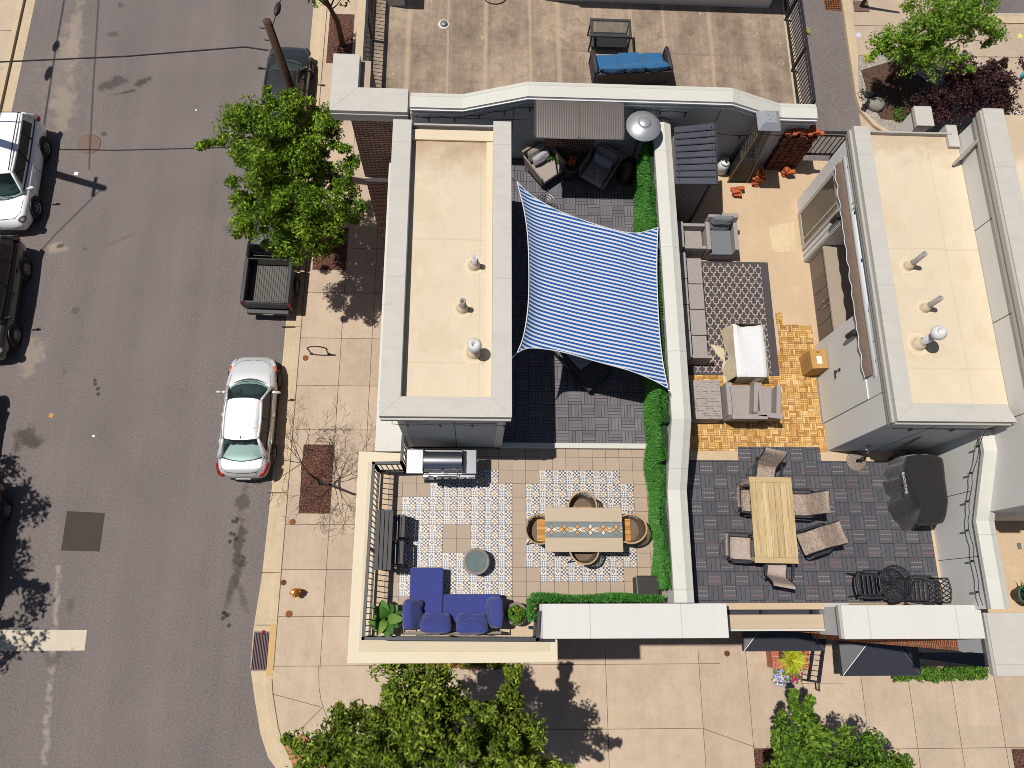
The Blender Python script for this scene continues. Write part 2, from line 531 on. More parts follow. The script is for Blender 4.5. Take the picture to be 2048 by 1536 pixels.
def make_brick(name, c1, c2, mortar, bw=.215, bh=.075, top=False):
    m = NM(name, .88)
    c = m.coord()
    if top:
        u, v = c[0], c[1]
    else:
        n = m.normal()
        u = c[0]*n[1].abs() + c[1]*n[0].abs(); v = c[2]
    t = m.nt.nodes.new('ShaderNodeTexBrick')
    m.nt.links.new(m.vec(u, v, 0.0), t.inputs['Vector'])
    t.inputs['Scale'].default_value = 1; t.inputs['Brick Width'].default_value = bw; t.inputs['Row Height'].default_value = bh
    t.inputs['Mortar Size'].default_value = .009; t.inputs['Mortar Smooth'].default_value = .1
    t.inputs['Color1'].default_value = (*c1,1); t.inputs['Color2'].default_value = (*c2,1); t.inputs['Mortar'].default_value = (*mortar,1)
    f = m.noise(30,3,.7); g = m.noise(1.2,4,.6)
    m.base(m.gain(t.outputs['Color'], (f-.5)*.5+(g-.5)*.3+1.0))
    m.bump(S(m.nt, t.outputs['Fac'])*-1.0, .006, .8); return m.m
M_brick = make_brick('dark_red_brick', A(128,72,58), A(92,52,46), A(190,170,150))
M_brick_or = make_brick('orange_brick', A(206,112,62), A(150,74,44), A(228,200,160))
M_unused_ = None
M_brick_pl = make_brick('planter_brick', A(190,92,66), A(168,76,54), A(205,160,140), .2, .067)
M_brick_top = make_brick('planter_cap_brick', A(200,104,74), A(176,84,60), A(214,170,148), .1, .2, True)

# --- floors
TG = .3048
GX = P(1024, 1030, 11)[0]
GY = P(1024, 1050, 11)[1]
def make_paver():
    m = NM('porcelain_paver', .7)
    c = m.coord()
    gx = ((c[0]-GX)/TG); gy = ((c[1]-GY)/TG)
    j = gx.fract().lt(.025).max(gy.fract().lt(.025))
    r = m.white(gx.floor(), gy.floor())
    col = m.gain(A(186,164,142), (r-.5)*.1 + (m.noise(4,4,.6)-.5)*.14 + (m.noise(80,2,.5)-.5)*.1 + 1.0)
    m.base(m.mix(col, A(62,50,48), j)); return m.m
M_paver = make_paver()
def make_printed():
    m = NM('printed_tile', .45)
    c = m.coord()
    T2 = TG/2
    gx = (c[0]-GX)/T2; gy = (c[1]-GY)/T2
    ix = gx.floor(); iy = gy.floor(); u = gx.fract(); v = gy.fract()
    px = ix.mod(2.0); py = iy.mod(2.0)
    a = (u-.5).abs(); b = (v-.5).abs()
    r = m.white(ix, iy); r2 = m.white(ix, iy, 5.0)
    white = m.gain(A(234,228,220), (r-.5)*.08+1.0)
    tint = m.ramp(r2, [(0,A(66,84,128)),(.4,A(96,96,112)),(.7,A(168,134,92)),(1,A(120,110,104))])
    # checker
    k = ((u*4.0).floor() + (v*4.0).floor()).mod(2.0)
    check = m.mix(white, A(44,46,72), k*.95)
    # fine dots
    du = (u*4.0).fract()-.5; dv = (v*4.0).fract()-.5
    dot = (du*du+dv*dv).lt(.115)
    dots = m.mix(white, A(60,86,120), dot)
    # star flower
    st = (a-b).abs().lt(.085).max((a+b).lt(.16)).max((a+b-.5).abs().lt(.04))
    star = m.mix(white, A(170,136,94), st)
    star = m.mix(star, A(72,70,88), (a.max(b)).gt(.38)*k*.8)
    # framed diamond
    dm = (a+b-.24).abs().lt(.09)
    fr = (a.max(b)-.4).abs().lt(.045)
    dia = m.mix(m.mix(white, tint, dm), A(150,120,104), fr*.6)
    top = m.mix(dia, check, px); bot = m.mix(dots, star, px)
    col = m.mix(bot, top, py)
    sub = u.lt(.035).max(v.lt(.035))
    col = m.mix(col, A(120,104,104), sub*.55)
    X = ((c[0]-GX)/TG).fract(); Y = ((c[1]-GY)/TG).fract()
    col = m.mix(col, A(70,56,66), X.lt(.022).max(Y.lt(.022)))
    m.base(col); return m.m
M_printed = make_printed()
def make_slats(name, period, ns, cols, gap, gapw=.05, ox=0., oy=0., var=.16, dash=None, sub=1, grain=.5, rough=.75):
    """basket-weave deck tiles; dash = paler broken lines on every other tile"""
    m = NM(name, rough)
    c = m.coord()
    gx = (c[0]-ox)/period; gy = (c[1]-oy)/period
    ix = gx.floor(); iy = gy.floor(); u = gx.fract(); v = gy.fract()
    par = (ix+iy).mod(2.0)
    w = u*par + v*(par.inv())          # across the slats
    l = v*par + u*(par.inv())
    si = (w*ns).floor(); sf = (w*ns).fract()
    r = m.white(ix*7.0+si, iy*3.0, 1.0); r2 = m.white(ix, iy, 9.0)
    col = m.ramp(r, cols)
    gn = m.noise(30, 4, .65, vec=m.vec(w*(.5*ns)+ix*3.1, l*.35+iy*1.7, si*1.3))
    g = (r2-.5)*var*2 + 1.0
    if grain: g = g + (gn-.5)*grain
    col = m.gain(col, g)
    if dash:
        dl = ((sf-.5).abs().gt(.40)) * ((l*5.0).fract().lt(.6)) * (par.inv()) * (l-.5).abs().lt(.42)
        dc = m.ramp(m.white(ix*5.0+si, iy, 3.0), dash)
        col = m.mix(col, dc, dl)
        sl = sf.lt(gapw)*par
    else:
        sl = sf.lt(gapw)
    e = u.lt(gapw/ns).max(v.lt(gapw/ns))
    col = m.mix(col, gap, sl.max(e))
    m.base(col); m.bump(sl.max(e)*-1.0, .006, .6); return m.m
M_deck_dark = make_slats('grey_composite_deck', .3065, 4.0, [(0,A(104,100,108)),(.5,A(116,111,117)),(1,A(126,119,122))], A(22,20,28), .12, ox=P(1110,820,11.02)[0], oy=3.62, var=.10, grain=.3)
M_acacia = make_slats('acacia_deck', .1525, 3.0, [(0,A(176,122,58)),(.3,A(210,158,84)),(.7,A(228,182,108)),(1,A(240,204,140))], A(104,62,24), .11, ox=.03, oy=.02, var=.09, grain=.45)
M_deck_dash = make_slats('charcoal_deck', .3055, 3.0, [(0,A(80,79,87)),(.5,A(87,86,93)),(1,A(94,92,97))], A(34,33,40), .1, ox=P(1400,950,11.02)[0]-7, oy=P(1400,950,11.02)[1], var=.08, grain=.25,
    dash=[(0,A(176,168,166)),(.5,A(164,152,150)),(.62,A(150,98,96)),(1,A(168,112,104))])
M_terr_conc = make_conc('terrace_concrete', A(216,188,154), A(222,186,140), .14)

# --- metals, paints, glass
M_black = mk('black_metal', A(52,52,58), .5, .3, var=.05)
M_black2 = mk('black_plastic', A(38,38,40), .55, var=.08)
M_steel = mk('brushed_steel', (.40,.41,.43), .27, 1.0, var=.08, scale=3, fine=50, fvar=.05, stretch=(1,12,12))
M_steel_matte = mk('pale_sheet_metal', A(206,208,212), .42, .55, var=.05)
M_chrome = mk('chrome', (.7,.7,.72), .12, 1.0, var=.02)
M_alu = mk('grey_aluminium', A(150,150,146), .45, .5, var=.05)
M_pvc = mk('white_pvc_pipe', A(226,224,222), .5, var=.04)
M_pvc_grey = mk('grey_pvc_pipe', A(168,160,152), .6, var=.06)
M_rust = mk('rusty_iron', A(150,88,46), .85, .2, var=.25, scale=12, fine=60, fvar=.2)
M_rust_dk = mk('dark_rusty_iron', A(112,66,44), .85, .2, var=.25, scale=12)
M_manhole = mk('worn_cast_iron', A(128,104,92), .75, .3, var=.15, scale=8, fine=60, fvar=.15)
M_dark = mk('deep_dark', (.006,.006,.008), .9)
M_canopy = mk('black_canopy_metal', A(58,60,70), .55, .2, var=.06, scale=3, fine=80, fvar=.05)
M_poly = None
def make_poly():
    m = NM('smoked_polycarbonate', .38)
    c = m.coord()
    s = (c[0]*160.0).sin()
    m.base(m.gain(A(108,100,95), s*.05 + (m.noise(3,3,.5)-.5)*.3 + 1.0))
    m.b.inputs['Metallic'].default_value = .12
    m.bump(s, .002, .35); return m.m
M_poly = make_poly()
M_bulb = mk('bulb_glass', A(150,148,142), .12, var=.02)
def make_glass(name, tint=(.02,.03,.032), alpha=.62, rough=.03, trans=(.75,.9,.88)):
    m = bpy.data.materials.new(name); m.use_nodes = True
    nt = m.node_tree; b = nt.nodes['Principled BSDF']; o = nt.nodes['Material Output']
    b.inputs['Base Color'].default_value = (*tint,1); b.inputs['Roughness'].default_value = rough
    b.inputs['Specular IOR Level'].default_value = .6
    t = nt.nodes.new('ShaderNodeBsdfTransparent'); t.inputs[0].default_value = (*trans,1)
    x = nt.nodes.new('ShaderNodeMixShader'); x.inputs[0].default_value = alpha
    nt.links.new(t.outputs[0], x.inputs[1]); nt.links.new(b.outputs[0], x.inputs[2]); nt.links.new(x.outputs[0], o.inputs[0])
    return m
M_cglass = make_glass('car_glass', (.02,.035,.036), .4)
M_cglass_dk = make_glass('tinted_car_glass', (.006,.008,.009), .93)
M_glass = make_glass('window_glass', (.05,.05,.05), .6)
M_glass_top = make_glass('table_glass', (.09,.10,.10), .22, trans=(.86,.88,.87))
M_glass_pane = make_glass('balcony_glass', (.2,.22,.22), .35)

def paint(name, col, rough=.3, metal=.0, flake=.0):
    m = NM(name, rough, metal)
    f = m.noise(400, 1, .5)
    m.base(m.gain(col, (f-.5)*flake + (m.noise(2,3,.5)-.5)*.06 + 1.0))
    m.b.inputs['Coat Weight'].default_value = 1.0; m.b.inputs['Coat Roughness'].default_value = .04
    return m.m
M_car_silver = paint('silver_paint', (.60,.60,.60), .42, .35, .12)
M_car_white = paint('white_paint', (.78,.78,.79), .35)
M_car_black = paint('black_paint', (.012,.012,.013), .3)
M_car_dark = paint('charcoal_paint', (.022,.021,.022), .32, .2, .1)
M_tyre = mk('tyre_rubber', (.012,.012,.013), .85)
M_rim = mk('alloy_rim', (.42,.42,.43), .3, .8)
M_head = mk('headlight_lens', A(214,220,224), .12, .2)
M_amber = mk('amber_lens', A(226,96,30), .25)
M_tail = mk('red_tail_lens', A(176,22,24), .2)
M_trim = mk('dark_trim', (.015,.015,.016), .5)
M_inter = mk('dark_car_interior', (.022,.024,.026), .8)
M_inter2 = mk('grey_car_interior', (.06,.07,.07), .75)
M_bedliner = mk('pickup_bed_liner', A(96,90,86), .7, var=.12, scale=5)

# --- fabrics, wicker, wood
def fabric(name, col, w=.2, var=.08, scale=220, rough=.92):
    m = NM(name, rough, 0, .2)
    c = m.coord()
    k = m.noise(scale, 2, .6); g = m.noise(3, 4, .6); wr = m.noise(5, 3, .55, stretch=(1,1.6,1))
    m.base(m.gain(col, (k-.5)*w*2 + (g-.5)*var*2 + 1.0)); m.bump(wr+k*.03, .035, .8)
    m.b.inputs['Sheen Weight'].default_value = .2
    return m.m
M_navy = fabric('navy_cushion', A(66,74,142), .22, .1)
M_blue = fabric('teal_blue_cushion', A(52,110,158), .2, .1)
M_grey_cush = fabric('grey_cushion', A(126,130,136), .16, .08)
M_grey_lt = fabric('pale_grey_cushion', A(166,160,158), .16, .08)
M_taupe_cush = fabric('taupe_cushion', A(178,166,156), .16, .08)
M_lilac = fabric('lilac_grey_pillow', A(186,182,192), .14, .06)
M_white_cloth = fabric('white_cover', A(240,240,240), .05, .03)
M_cream_cloth = fabric('cream_cover', A(220,204,172), .14, .14, 40)
M_black_cloth = fabric('black_grill_cover', A(44,42,41), .16, .1)
M_taupe_cloth = fabric('taupe_awning_cloth', A(134,112,98), .14, .1)
M_white_trim = mk('white_enamel', A(238,238,238), .35, var=.03)
def wicker(name, c1, c2, s=55., rough=.7):
    m = NM(name, rough)
    c = m.coord()
    s = s*2.6
    k = ((c[0]*s*1.0 + (c[2]*s*.7)).sin() * (c[1]*s*1.0 + c[2]*s*.7).sin())
    n = m.noise(8,4,.6); n2 = m.noise(34,3,.8)
    m.base(m.gain(m.mix(c1, c2, k*.5+.5), (n-.5)*.3+(n2-.5)*.5+1.0)); m.bump(k, .004, .7); return m.m
M_wick_grey = wicker('grey_wicker', A(152,142,140), A(190,178,172))
M_wick_dark = wicker('dark_wicker', A(44,40,46), A(80,73,78))
M_wick_tan = wicker('tan_wicker', A(196,158,112), A(222,188,144), 90.)
M_wick_brown = wicker('brown_grey_wicker', A(130,116,106), A(178,164,150))
M_weave_dk = wicker('dark_rope_weave', A(104,88,74), A(150,126,104), 120.)
def sling(name, cols):
    m = NM(name, .85)
    a = m.noise(42, 3, .8); b = m.noise(6, 5, .65)
    m.base(m.ramp(a*.75+b*.25, cols)); return m.m
M_sling = sling('mottled_sling', [(.36,A(104,86,74)),(.47,A(158,136,120)),(.55,A(190,172,158)),(.66,A(206,192,184))])
M_sling2 = sling('faded_mottled_sling', [(.34,A(176,134,84)),(.45,A(186,160,128)),(.54,A(188,178,182)),(.66,A(214,204,196))])
def planks(name, cols, n, gap, axis=0, length=1., gapw=.03, rough=.7, off=0.):
    m = NM(name, rough)
    c = m.coord()
    w = (c[axis]-off)*(n/length); i = w.floor(); f = w.fract()
    r = m.white(i, 1.0)
    st = (1.2,26,4) if axis == 1 else (26,1.2,4)
    g = m.noise(1, 6, .65, stretch=st); b = m.noise(3,3,.6)
    col = m.gain(m.ramp(g*.86+r*.14, cols), (r-.5)*.08+(b-.5)*.16+1.0)
    m.base(m.mix(col, gap, f.lt(gapw))); return m.m
M_slat_dark = mk('charcoal_slat', A(78,74,74), .7, var=.1, scale=4, stretch=(8,1,1))
M_oak = planks('weathered_oak', [(.32,A(178,150,104)),(.5,A(208,182,134)),(.68,A(224,202,158))], 7, A(74,58,40), 0, .92, .035)
M_oak_end = mk('weathered_oak_board', A(204,178,132), .7, var=.16, scale=3, fine=40, stretch=(1.5,18,4))
M_honey = planks('honey_wood', [(.3,A(150,98,40)),(.5,A(206,146,66)),(.7,A(234,182,100))], 4, A(92,54,20), 0, .4, .05, .3)
M_card = mk('cardboard', A(200,152,84), .9, var=.06, scale=3)
M_card_dk = mk('cardboard_print', A(150,104,54), .9)
M_paper = mk('paper_label', A(244,244,240), .7)
M_shedroof = mk('charcoal_metal_roofing', A(78,80,92), .5, .2, var=.06, scale=2)
M_shedwall = mk('slate_cladding', A(128,118,116), .6, .1, var=.08, stretch=(1,1,.2))
M_stone = mk('tabletop_stone', A(200,178,150), .5, var=.08, scale=8, fine=70, fvar=.08)
M_slate = mk('slate_inlay', A(124,134,136), .6, var=.1, scale=12)
M_cemgrey = mk('cast_stone', A(150,138,124), .85, var=.15, scale=7, fine=60, fvar=.15)
M_bluegreen = mk('verdigris_glass', A(112,128,126), .12, var=.35, scale=7)
M_bark = mk('bark', A(104,84,66), .95, var=.25, scale=9, fine=50, fvar=.25, bump=.6)
M_bark_dk = mk('dark_bark', A(66,54,48), .95, var=.2, scale=9)
M_pole = mk('pole_wood', A(84,60,46), .9, var=.25, scale=3, fine=40, fvar=.2, stretch=(8,8,.5))
M_cable = mk('black_cable', (.012,.012,.014), .6)
M_orange = mk('orange_hydrant_paint', A(222,140,40), .5, var=.1)
M_red = mk('red_plastic', A(206,40,44), .4)
M_terracotta = mk('terracotta_brick', A(196,98,52), .85, var=.2, scale=9, fine=40, fvar=.2)
M_rock = mk('grey_rock', A(156,150,140), .9, var=.2, scale=4, fine=30, fvar=.2, bump=.5)
def leafmat(name, stops, rough=.6, trans=.14):
    m = NM(name, rough, 0, .18)
    t = m.attr('tone')
    m.base(m.ramp(t, stops))
    d = m.nt.nodes.new('ShaderNodeBsdfTranslucent')
    hi = stops[-1][1]; d.inputs[0].default_value = (hi[0]*1.1, hi[1]*1.2, hi[2]*.7, 1)
    x = m.nt.nodes.new('ShaderNodeMixShader'); x.inputs[0].default_value = trans
    m.nt.links.new(m.b.outputs[0], x.inputs[1]); m.nt.links.new(d.outputs[0], x.inputs[2])
    m.nt.links.new(x.outputs[0], m.nt.nodes['Material Output'].inputs[0])
    return m.m
M_leaf_y = leafmat('bright_leaf', [(0,(.016,.038,.004)),(.34,(.058,.12,.009)),(.66,(.16,.27,.016)),(1,(.46,.52,.10))])
M_leaf_g = leafmat('green_leaf', [(0,(.016,.03,.005)),(.36,(.062,.105,.011)),(.68,(.15,.22,.018)),(1,(.40,.42,.08))])
M_leaf_oak = leafmat('deep_green_leaf', [(0,(.015,.036,.006)),(.38,(.058,.12,.014)),(.7,(.14,.25,.024)),(1,(.36,.43,.08))])
M_leaf_lime = leafmat('lime_leaf', [(0,(.05,.11,.012)),(.4,(.11,.22,.02)),(.8,(.22,.34,.035)),(1,(.36,.42,.08))])
M_leaf_red = leafmat('plum_leaf', [(0,(.012,.007,.007)),(.5,(.04,.017,.02)),(.82,(.10,.036,.042)),(1,(.24,.11,.11))])
M_grass_gold = leafmat('golden_grass', [(0,(.16,.22,.01)),(.5,(.36,.40,.02)),(1,(.55,.52,.06))])
M_hedge = leafmat('artificial_turf', [(0,(.030,.13,.018)),(.4,(.070,.24,.038)),(.8,(.15,.37,.09)),(1,(.30,.50,.26))], .6, .2)
M_bush = leafmat('box_leaf', [(0,(.03,.09,.01)),(.5,(.075,.17,.018)),(1,(.22,.32,.05))])
M_hosta = leafmat('broad_leaf', [(0,(.02,.07,.01)),(.5,(.05,.14,.02)),(1,(.16,.26,.05))])
M_flower = leafmat('petunia_petal', [(0,(.16,.12,.42)),(.45,(.30,.26,.58)),(.6,(.75,.72,.74)),(.8,(.40,.02,.06)),(1,(.20,.02,.10))], .7, .1)
M_flower_or = leafmat('orange_petal', [(0,(.50,.05,.01)),(.6,(.75,.13,.02)),(1,(.85,.30,.05))], .7, .1)
M_chalk = mk('chalk', A(236,226,120), .95)
M_chalk2 = mk('pale_chalk', A(214,220,230), .95)
def make_sail():
    m = bpy.data.materials.new('striped_shade_cloth'); m.use_nodes = True
    n = NM.__new__(NM); n.m = m; n.nt = m.node_tree; n.b = n.nt.nodes['Principled BSDF']; n._tc = None
    n.b.inputs['Roughness'].default_value = .85
    t = n.attr('band')
    k = (t.fract()-.5).abs().smooth(.245,.275)
    w = n.noise(160, 2, .6)
    col = n.gain(n.mix(A(10,92,172), A(238,240,250), k), (w-.5)*.25+1.0)
    n.base(col)
    d = n.nt.nodes.new('ShaderNodeBsdfTranslucent'); n.nt.links.new(col, d.inputs[0])
    x = n.nt.nodes.new('ShaderNodeMixShader'); x.inputs[0].default_value = .10
    n.nt.links.new(n.b.outputs[0], x.inputs[1]); n.nt.links.new(d.outputs[0], x.inputs[2])
    n.nt.links.new(x.outputs[0], n.nt.nodes['Material Output'].inputs[0]); return m
M_sail = make_sail()
def make_rug():
    m = NM('quatrefoil_rug', .95)
    c = m.coord()
    W = 2*math.pi
    u = (c[0]-.02)/.188; v = (c[1]-.03)/.272
    a = (u.fract()-.5).abs(); b = (v.fract()-.5).abs()
    t = a-b
    f = a + b - .5 - ((t*(2*W)+math.pi/2).sin())*.075
    k = f.abs().lt(.058)
    edge = (c[0].abs().gt(.93)).max(c[1].abs().gt(1.42))
    k = k*edge.inv()
    n = m.noise(5,5,.65); fi = m.noise(120,2,.6)
    m.base(m.gain(m.mix(A(82,76,78), A(214,192,178), k), (n-.5)*.25+(fi-.5)*.3+1.0)); return m.m
M_rug = make_rug()

def make_worn():
    m = NM('worn_open_wicker', .8); c = m.coord()
    k = ((c[1]*110.0).sin()); n = m.noise(8,3,.7, stretch=(.6,3,1)); w = m.noise(40,2,.7, stretch=(1,.5,1))
    gap = (k.gt(.35)) * (n.gt(.52)) * (w.gt(.46))
    m.base(m.gain(m.mix(A(176,164,158), A(64,56,58), gap*.85), (m.noise(30,3,.8)-.5)*.6+1.0)); return m.m
M_wick_worn = make_worn()
rng = np.random.default_rng(7)
# ================================================================ GROUND
ZW = .14                                     # pavement height above the road
def struct(mb, name, mats, **k):
    return tag(mb.build(name, mats, **k), kind='structure')
m = MB(); m.sheet([(-400,-400),(400,-400),(400,400),(-400,400)], 0.0); struct(m, 'road', M_asphalt)

kb = [(-6.77,60),(-6.77,-1.9)] + [P(*q, ZW) for q in ((544,1388),(555.5,1455),(568,1494),(596,1534))] + [(-4.0,-5.9),(-2.2,-7.0),(0,-7.5),(60,-7.5)]
def offset(path, d):
    out = []
    for i, p in enumerate(path):
        a = Vector(path[max(i-1,0)]); b = Vector(path[min(i+1,len(path)-1)])
        t = (b-a).normalized(); out.append((p[0]+t.y*d, p[1]-t.x*d))
    return out
kerb_out = offset(kb, -.2) if False else offset(kb, .2)
gut_out = offset(kb, .62)
# orientation check: the road lies at smaller x
if kerb_out[0][0] > kb[0][0]:
    kerb_out = offset(kb, -.2); gut_out = offset(kb, -.58)
# gutter widens towards the storm drain
gut_out[1] = (P(500,1345,.02)[0], -1.9)
gi = [gut_out[0], (gut_out[0][0], 5.5), (gut_out[0][0], 4.0), (-7.45,1.2), (-7.58,-.6)] + gut_out[1:]
ki = [kerb_out[0], (kerb_out[0][0], 5.5), (kerb_out[0][0], 4.0), (kerb_out[0][0],1.2), (kerb_out[0][0],-.6)] + kerb_out[1:]
m = MB()
for i in range(len(gi)-1):
    m.add([(*gi[i],.008),(*ki[i],.03),(*ki[i+1],.03),(*gi[i+1],.008)], [(0,1,2,3)])
o = struct(m, 'gutter', M_kerb)
m = MB()
for i in range(len(kb)-1):
    a, b, c, d = kerb_out[i], kb[i], kb[i+1], kerb_out[i+1]
    m.add([(*a,-.02),(*a,ZW),(*b,ZW),(*c,ZW),(*d,ZW),(*d,-.02)], [(0,1,4,5),(1,2,3,4)])
# kerb joints
m.cur = 1
for px, py in ((600,653),(570,985),(540,1145),(547,1250),(562,1500)):
    x, y = P(px, py, ZW)
    if py < 1400: m.box(-7.5, -6.775, y-.008, y+.008, 0.0, ZW+.003)
struct(m, 'kerb', [M_kerb, M_joint])
yl = P(545,1285,ZW)[1]
m = MB(); m.box(-6.99,-6.765, P(545,1353,ZW)[1], P(550,1248,ZW)[1], 0, ZW+.004); struct(m, 'drain_lintel', mk('ochre_lintel', A(212,176,118), .85, var=.1))
# pavement sheet with scored joints
pv = MB()
pv.prism(kb + [(60,60)], -.2, ZW-.002)
pv.cur = 1
def joint(a, b, w=.018, z=ZW+.002):
    a = Vector(a); b = Vector(b); t = (b-a).normalized(); n = Vector((-t.y,t.x))*w/2
    pv.add([(*(a-n),z),(*(b-n),z),(*(b+n),z),(*(a+n),z)], [(0,1,2,3)])
def jp(p, q, w=.018): joint(P(*p,ZW), P(*q,ZW), w)
joint((-6.755,40),(-6.755,-1.95),.03)
for p, q in zip(((543,1358),(545,1388),(555.6,1455)),((545,1388),(555.6,1455),(568,1494))): jp((p[0]+1,p[1]),(q[0]+1,q[1]),.03)
xj = P(684.4,650.4,ZW)[0]; xj2 = P(746,640,ZW)[0]
joint((xj,30),(xj,-1.9)); joint((xj2,30),(xj2,3.0))
for py in (217,585,676,771,859,1049,1139,1233,1332,495): 
    y = P(640,py,ZW)[1]; joint((-6.75,y),(-1.5 if py < 1300 else 8.6,y))
xs = [P(x,1420,ZW)[0] for x in (1214.5,1404,1501)] 
for x in xs: joint((x,-1.4),(x,-7.4))
y1 = P(1300,1457.5,ZW)[1]; joint((-1.2,y1),(P(1409,1457,ZW)[0],y1)); jp((1409,1458),(1512,1495)); 
y2 = P(1900,1496.5,ZW)[1]; joint((P(1600,1496,ZW)[0],y2),(40,y2))
for px,py in ((1606,1380),(1730,1420),(1825,1420),(1912,1420),(1999,1420)):
    x = P(px,py,ZW)[0]; joint((x,-1.3),(x,-7.4))
y3 = P(1600,1367,ZW)[1]; joint((P(1600,1367,ZW)[0],y3),(P(1690,1367,ZW)[0],y3),.012)
ys = P(1400,1332,ZW)[1]
jp((545,1388),(645,1415)); jp((645,1415),(600,1460))
prev = None
for q in ((637.5,1332),(638,1375),(642,1400),(652,1430),(668,1460)):
    if prev: jp(prev, q)
    prev = q
struct(pv, 'pavement', [M_walk, M_joint])
m = MB(); m.sheet([P(*q,ZW) for q in ((568,1494),(602,1467),(650,1500),(660,1560),(600,1560))], ZW+.006); struct(m, 'tactile_ramp', mk('red_tactile_paving', A(206,132,108), .9, var=.08, scale=30, fine=26, fvar=.2))
# far pavement across the street
m = MB(); xk = -19.95
m.prism([(-120,60),(-120,-60),(xk,-60),(xk,60)], -.2, ZW-.002)
m.cur = 1
for y in np.arange(-20,40,1.9):
    m.add([(xk-8,y-.012,ZW+.002),(xk,y-.012,ZW+.002),(xk,y+.012,ZW+.002),(xk-8,y+.012,ZW+.002)],[(0,1,2,3)])
struct(m, 'pavement', [M_walk, M_joint])
m = MB()
m.add([(xk,-60,.14),(xk+.2,-60,.14),(xk+.2,60,.14),(xk,60,.14)],[(0,1,2,3)]); m.add([(xk+.2,-60,.14),(xk+.2,-60,0),(xk+.2,60,0),(xk+.2,60,.14)],[(0,1,2,3)])
m.add([(xk+.2,-60,.02),(xk+.62,-60,.006),(xk+.62,60,.006),(xk+.2,60,.02)],[(0,1,2,3)])
struct(m, 'kerb', M_kerb)
# road patch, painted bar, iron covers
m = MB(); m.sheet([P(*q,.004) for q in ((134,1022),(210,1026),(199,1103),(122,1101))], .004); struct(m, 'asphalt_patch', M_patch)
m = MB(); m.sheet([P(*q,.004) for q in ((-260,1260),(174,1260),(169,1301),(-270,1303))], .004); struct(m, 'road_marking', M_paint)

# beds cut into the pavement
def bed(name, q, mat=M_mulch):
    m = MB(); n = 14
    x0,x1,y0,y1 = q
    vs = []; fs = []
    for i in range(n+1):
        for j in range(n+1):
            u = i/n; w = j/n
            z = ZW+.004+.05*min(1,6*min(u,1-u,w,1-w))*rng.uniform(.4,1)
            vs.append((x0+(x1-x0)*u, y0+(y1-y0)*w, z))
    for i in range(n):
        for j in range(n): fs.append((i*(n+1)+j,(i+1)*(n+1)+j,(i+1)*(n+1)+j+1,i*(n+1)+j+1))
    m.add(vs, fs, True)
    m.smooth = False
    return struct(m, name, mat)
bed('mulch_bed', Q(602,889,664,1027,ZW)); bed('mulch_bed', Q(628,455,694,540,ZW)); bed('mulch_bed', Q(656,28,706,127,ZW))
bed('mulch_bed', Q(1513,1496,1640,1640,ZW)); bed('mulch_bed', Q(2031,1497,2120,1600,ZW))
q = Q(788,1300,1012,1333,ZW); bed('mulch_bed', q)

# alley behind the houses: lower asphalt seen between the roofs, its kerb and planting
xa = 16.8
alley = [(8.4,60),(8.4,11.9),(30,11.9),(30,14)]
m = MB(); m.sheet([(7.0,11.4),(xa-.2,11.4),(xa-.2,80),(7.0,80)], ZW+.008); struct(m, 'alley', M_asphalt)
cv = [P(*q,.3) for q in ((1686,0),(1690,40),(1700,110),(1712,190),(1722,222),(1748,250),(1800,285),(1900,330))]
cv[0] = (cv[0][0], cv[0][1]+20)
m = MB()
ci = offset(cv, .38)
if ci[0][0] < cv[0][0]: ci = offset(cv, -.38)
for i in range(len(cv)-1):
    a,b,c,d = cv[i],ci[i],ci[i+1],cv[i+1]
    m.add([(*a,ZW),(*a,.3),(*b,.3),(*c,.3),(*d,.3),(*d,ZW)],[(0,1,4,5),(1,2,3,4)])
struct(m, 'kerb', M_kerb)
m = MB(); m.prism(ci + [(60,12),(60,80),(ci[0][0],80)], .0, .295)
m.cur = 1
for a, b in (((1690,50),(1775,52)),((1702,110),(2300,118))):
    A0 = P(*a,.3); B0 = P(*b,.3); m.add([(A0[0],A0[1]-.015,.298),(B0[0],B0[1]-.015,.298),(B0[0],B0[1]+.015,.298),(A0[0],A0[1]+.015,.298)],[(0,1,2,3)])
struct(m, 'pavement', [M_walk, M_joint])
m = MB(); m.prism([P(*q,.3) for q in ((1950,0),(2300,0),(2300,26),(1985,26))], .2, .302); struct(m, 'parking_lot', M_asphalt)
m = MB(); m.prism([P(*q,.32) for q in ((1930,34),(2300,34),(2300,46),(1930,48))], .2, .36); struct(m, 'kerb', M_kerb)
m = MB(); m.sheet([P(*q,.302) for q in ((1716,112),(1800,100),(1960,170),(2060,262),(1850,300),(1760,250),(1728,222),(1716,170))], .302); struct(m, 'gravel_bed', M_gravel)
m = MB(); m.sheet([P(*q,.308) for q in ((1722,140),(1790,120),(1900,190),(1830,245),(1762,238),(1736,190))], .308); struct(m, 'soil_bed', M_soil)

# ================================================================ BUILDINGS
ZD = 11.0
def cap_strip(m, rect, z0, z1): m.box(rect[0],rect[1],rect[2],rect[3],z0,z1)

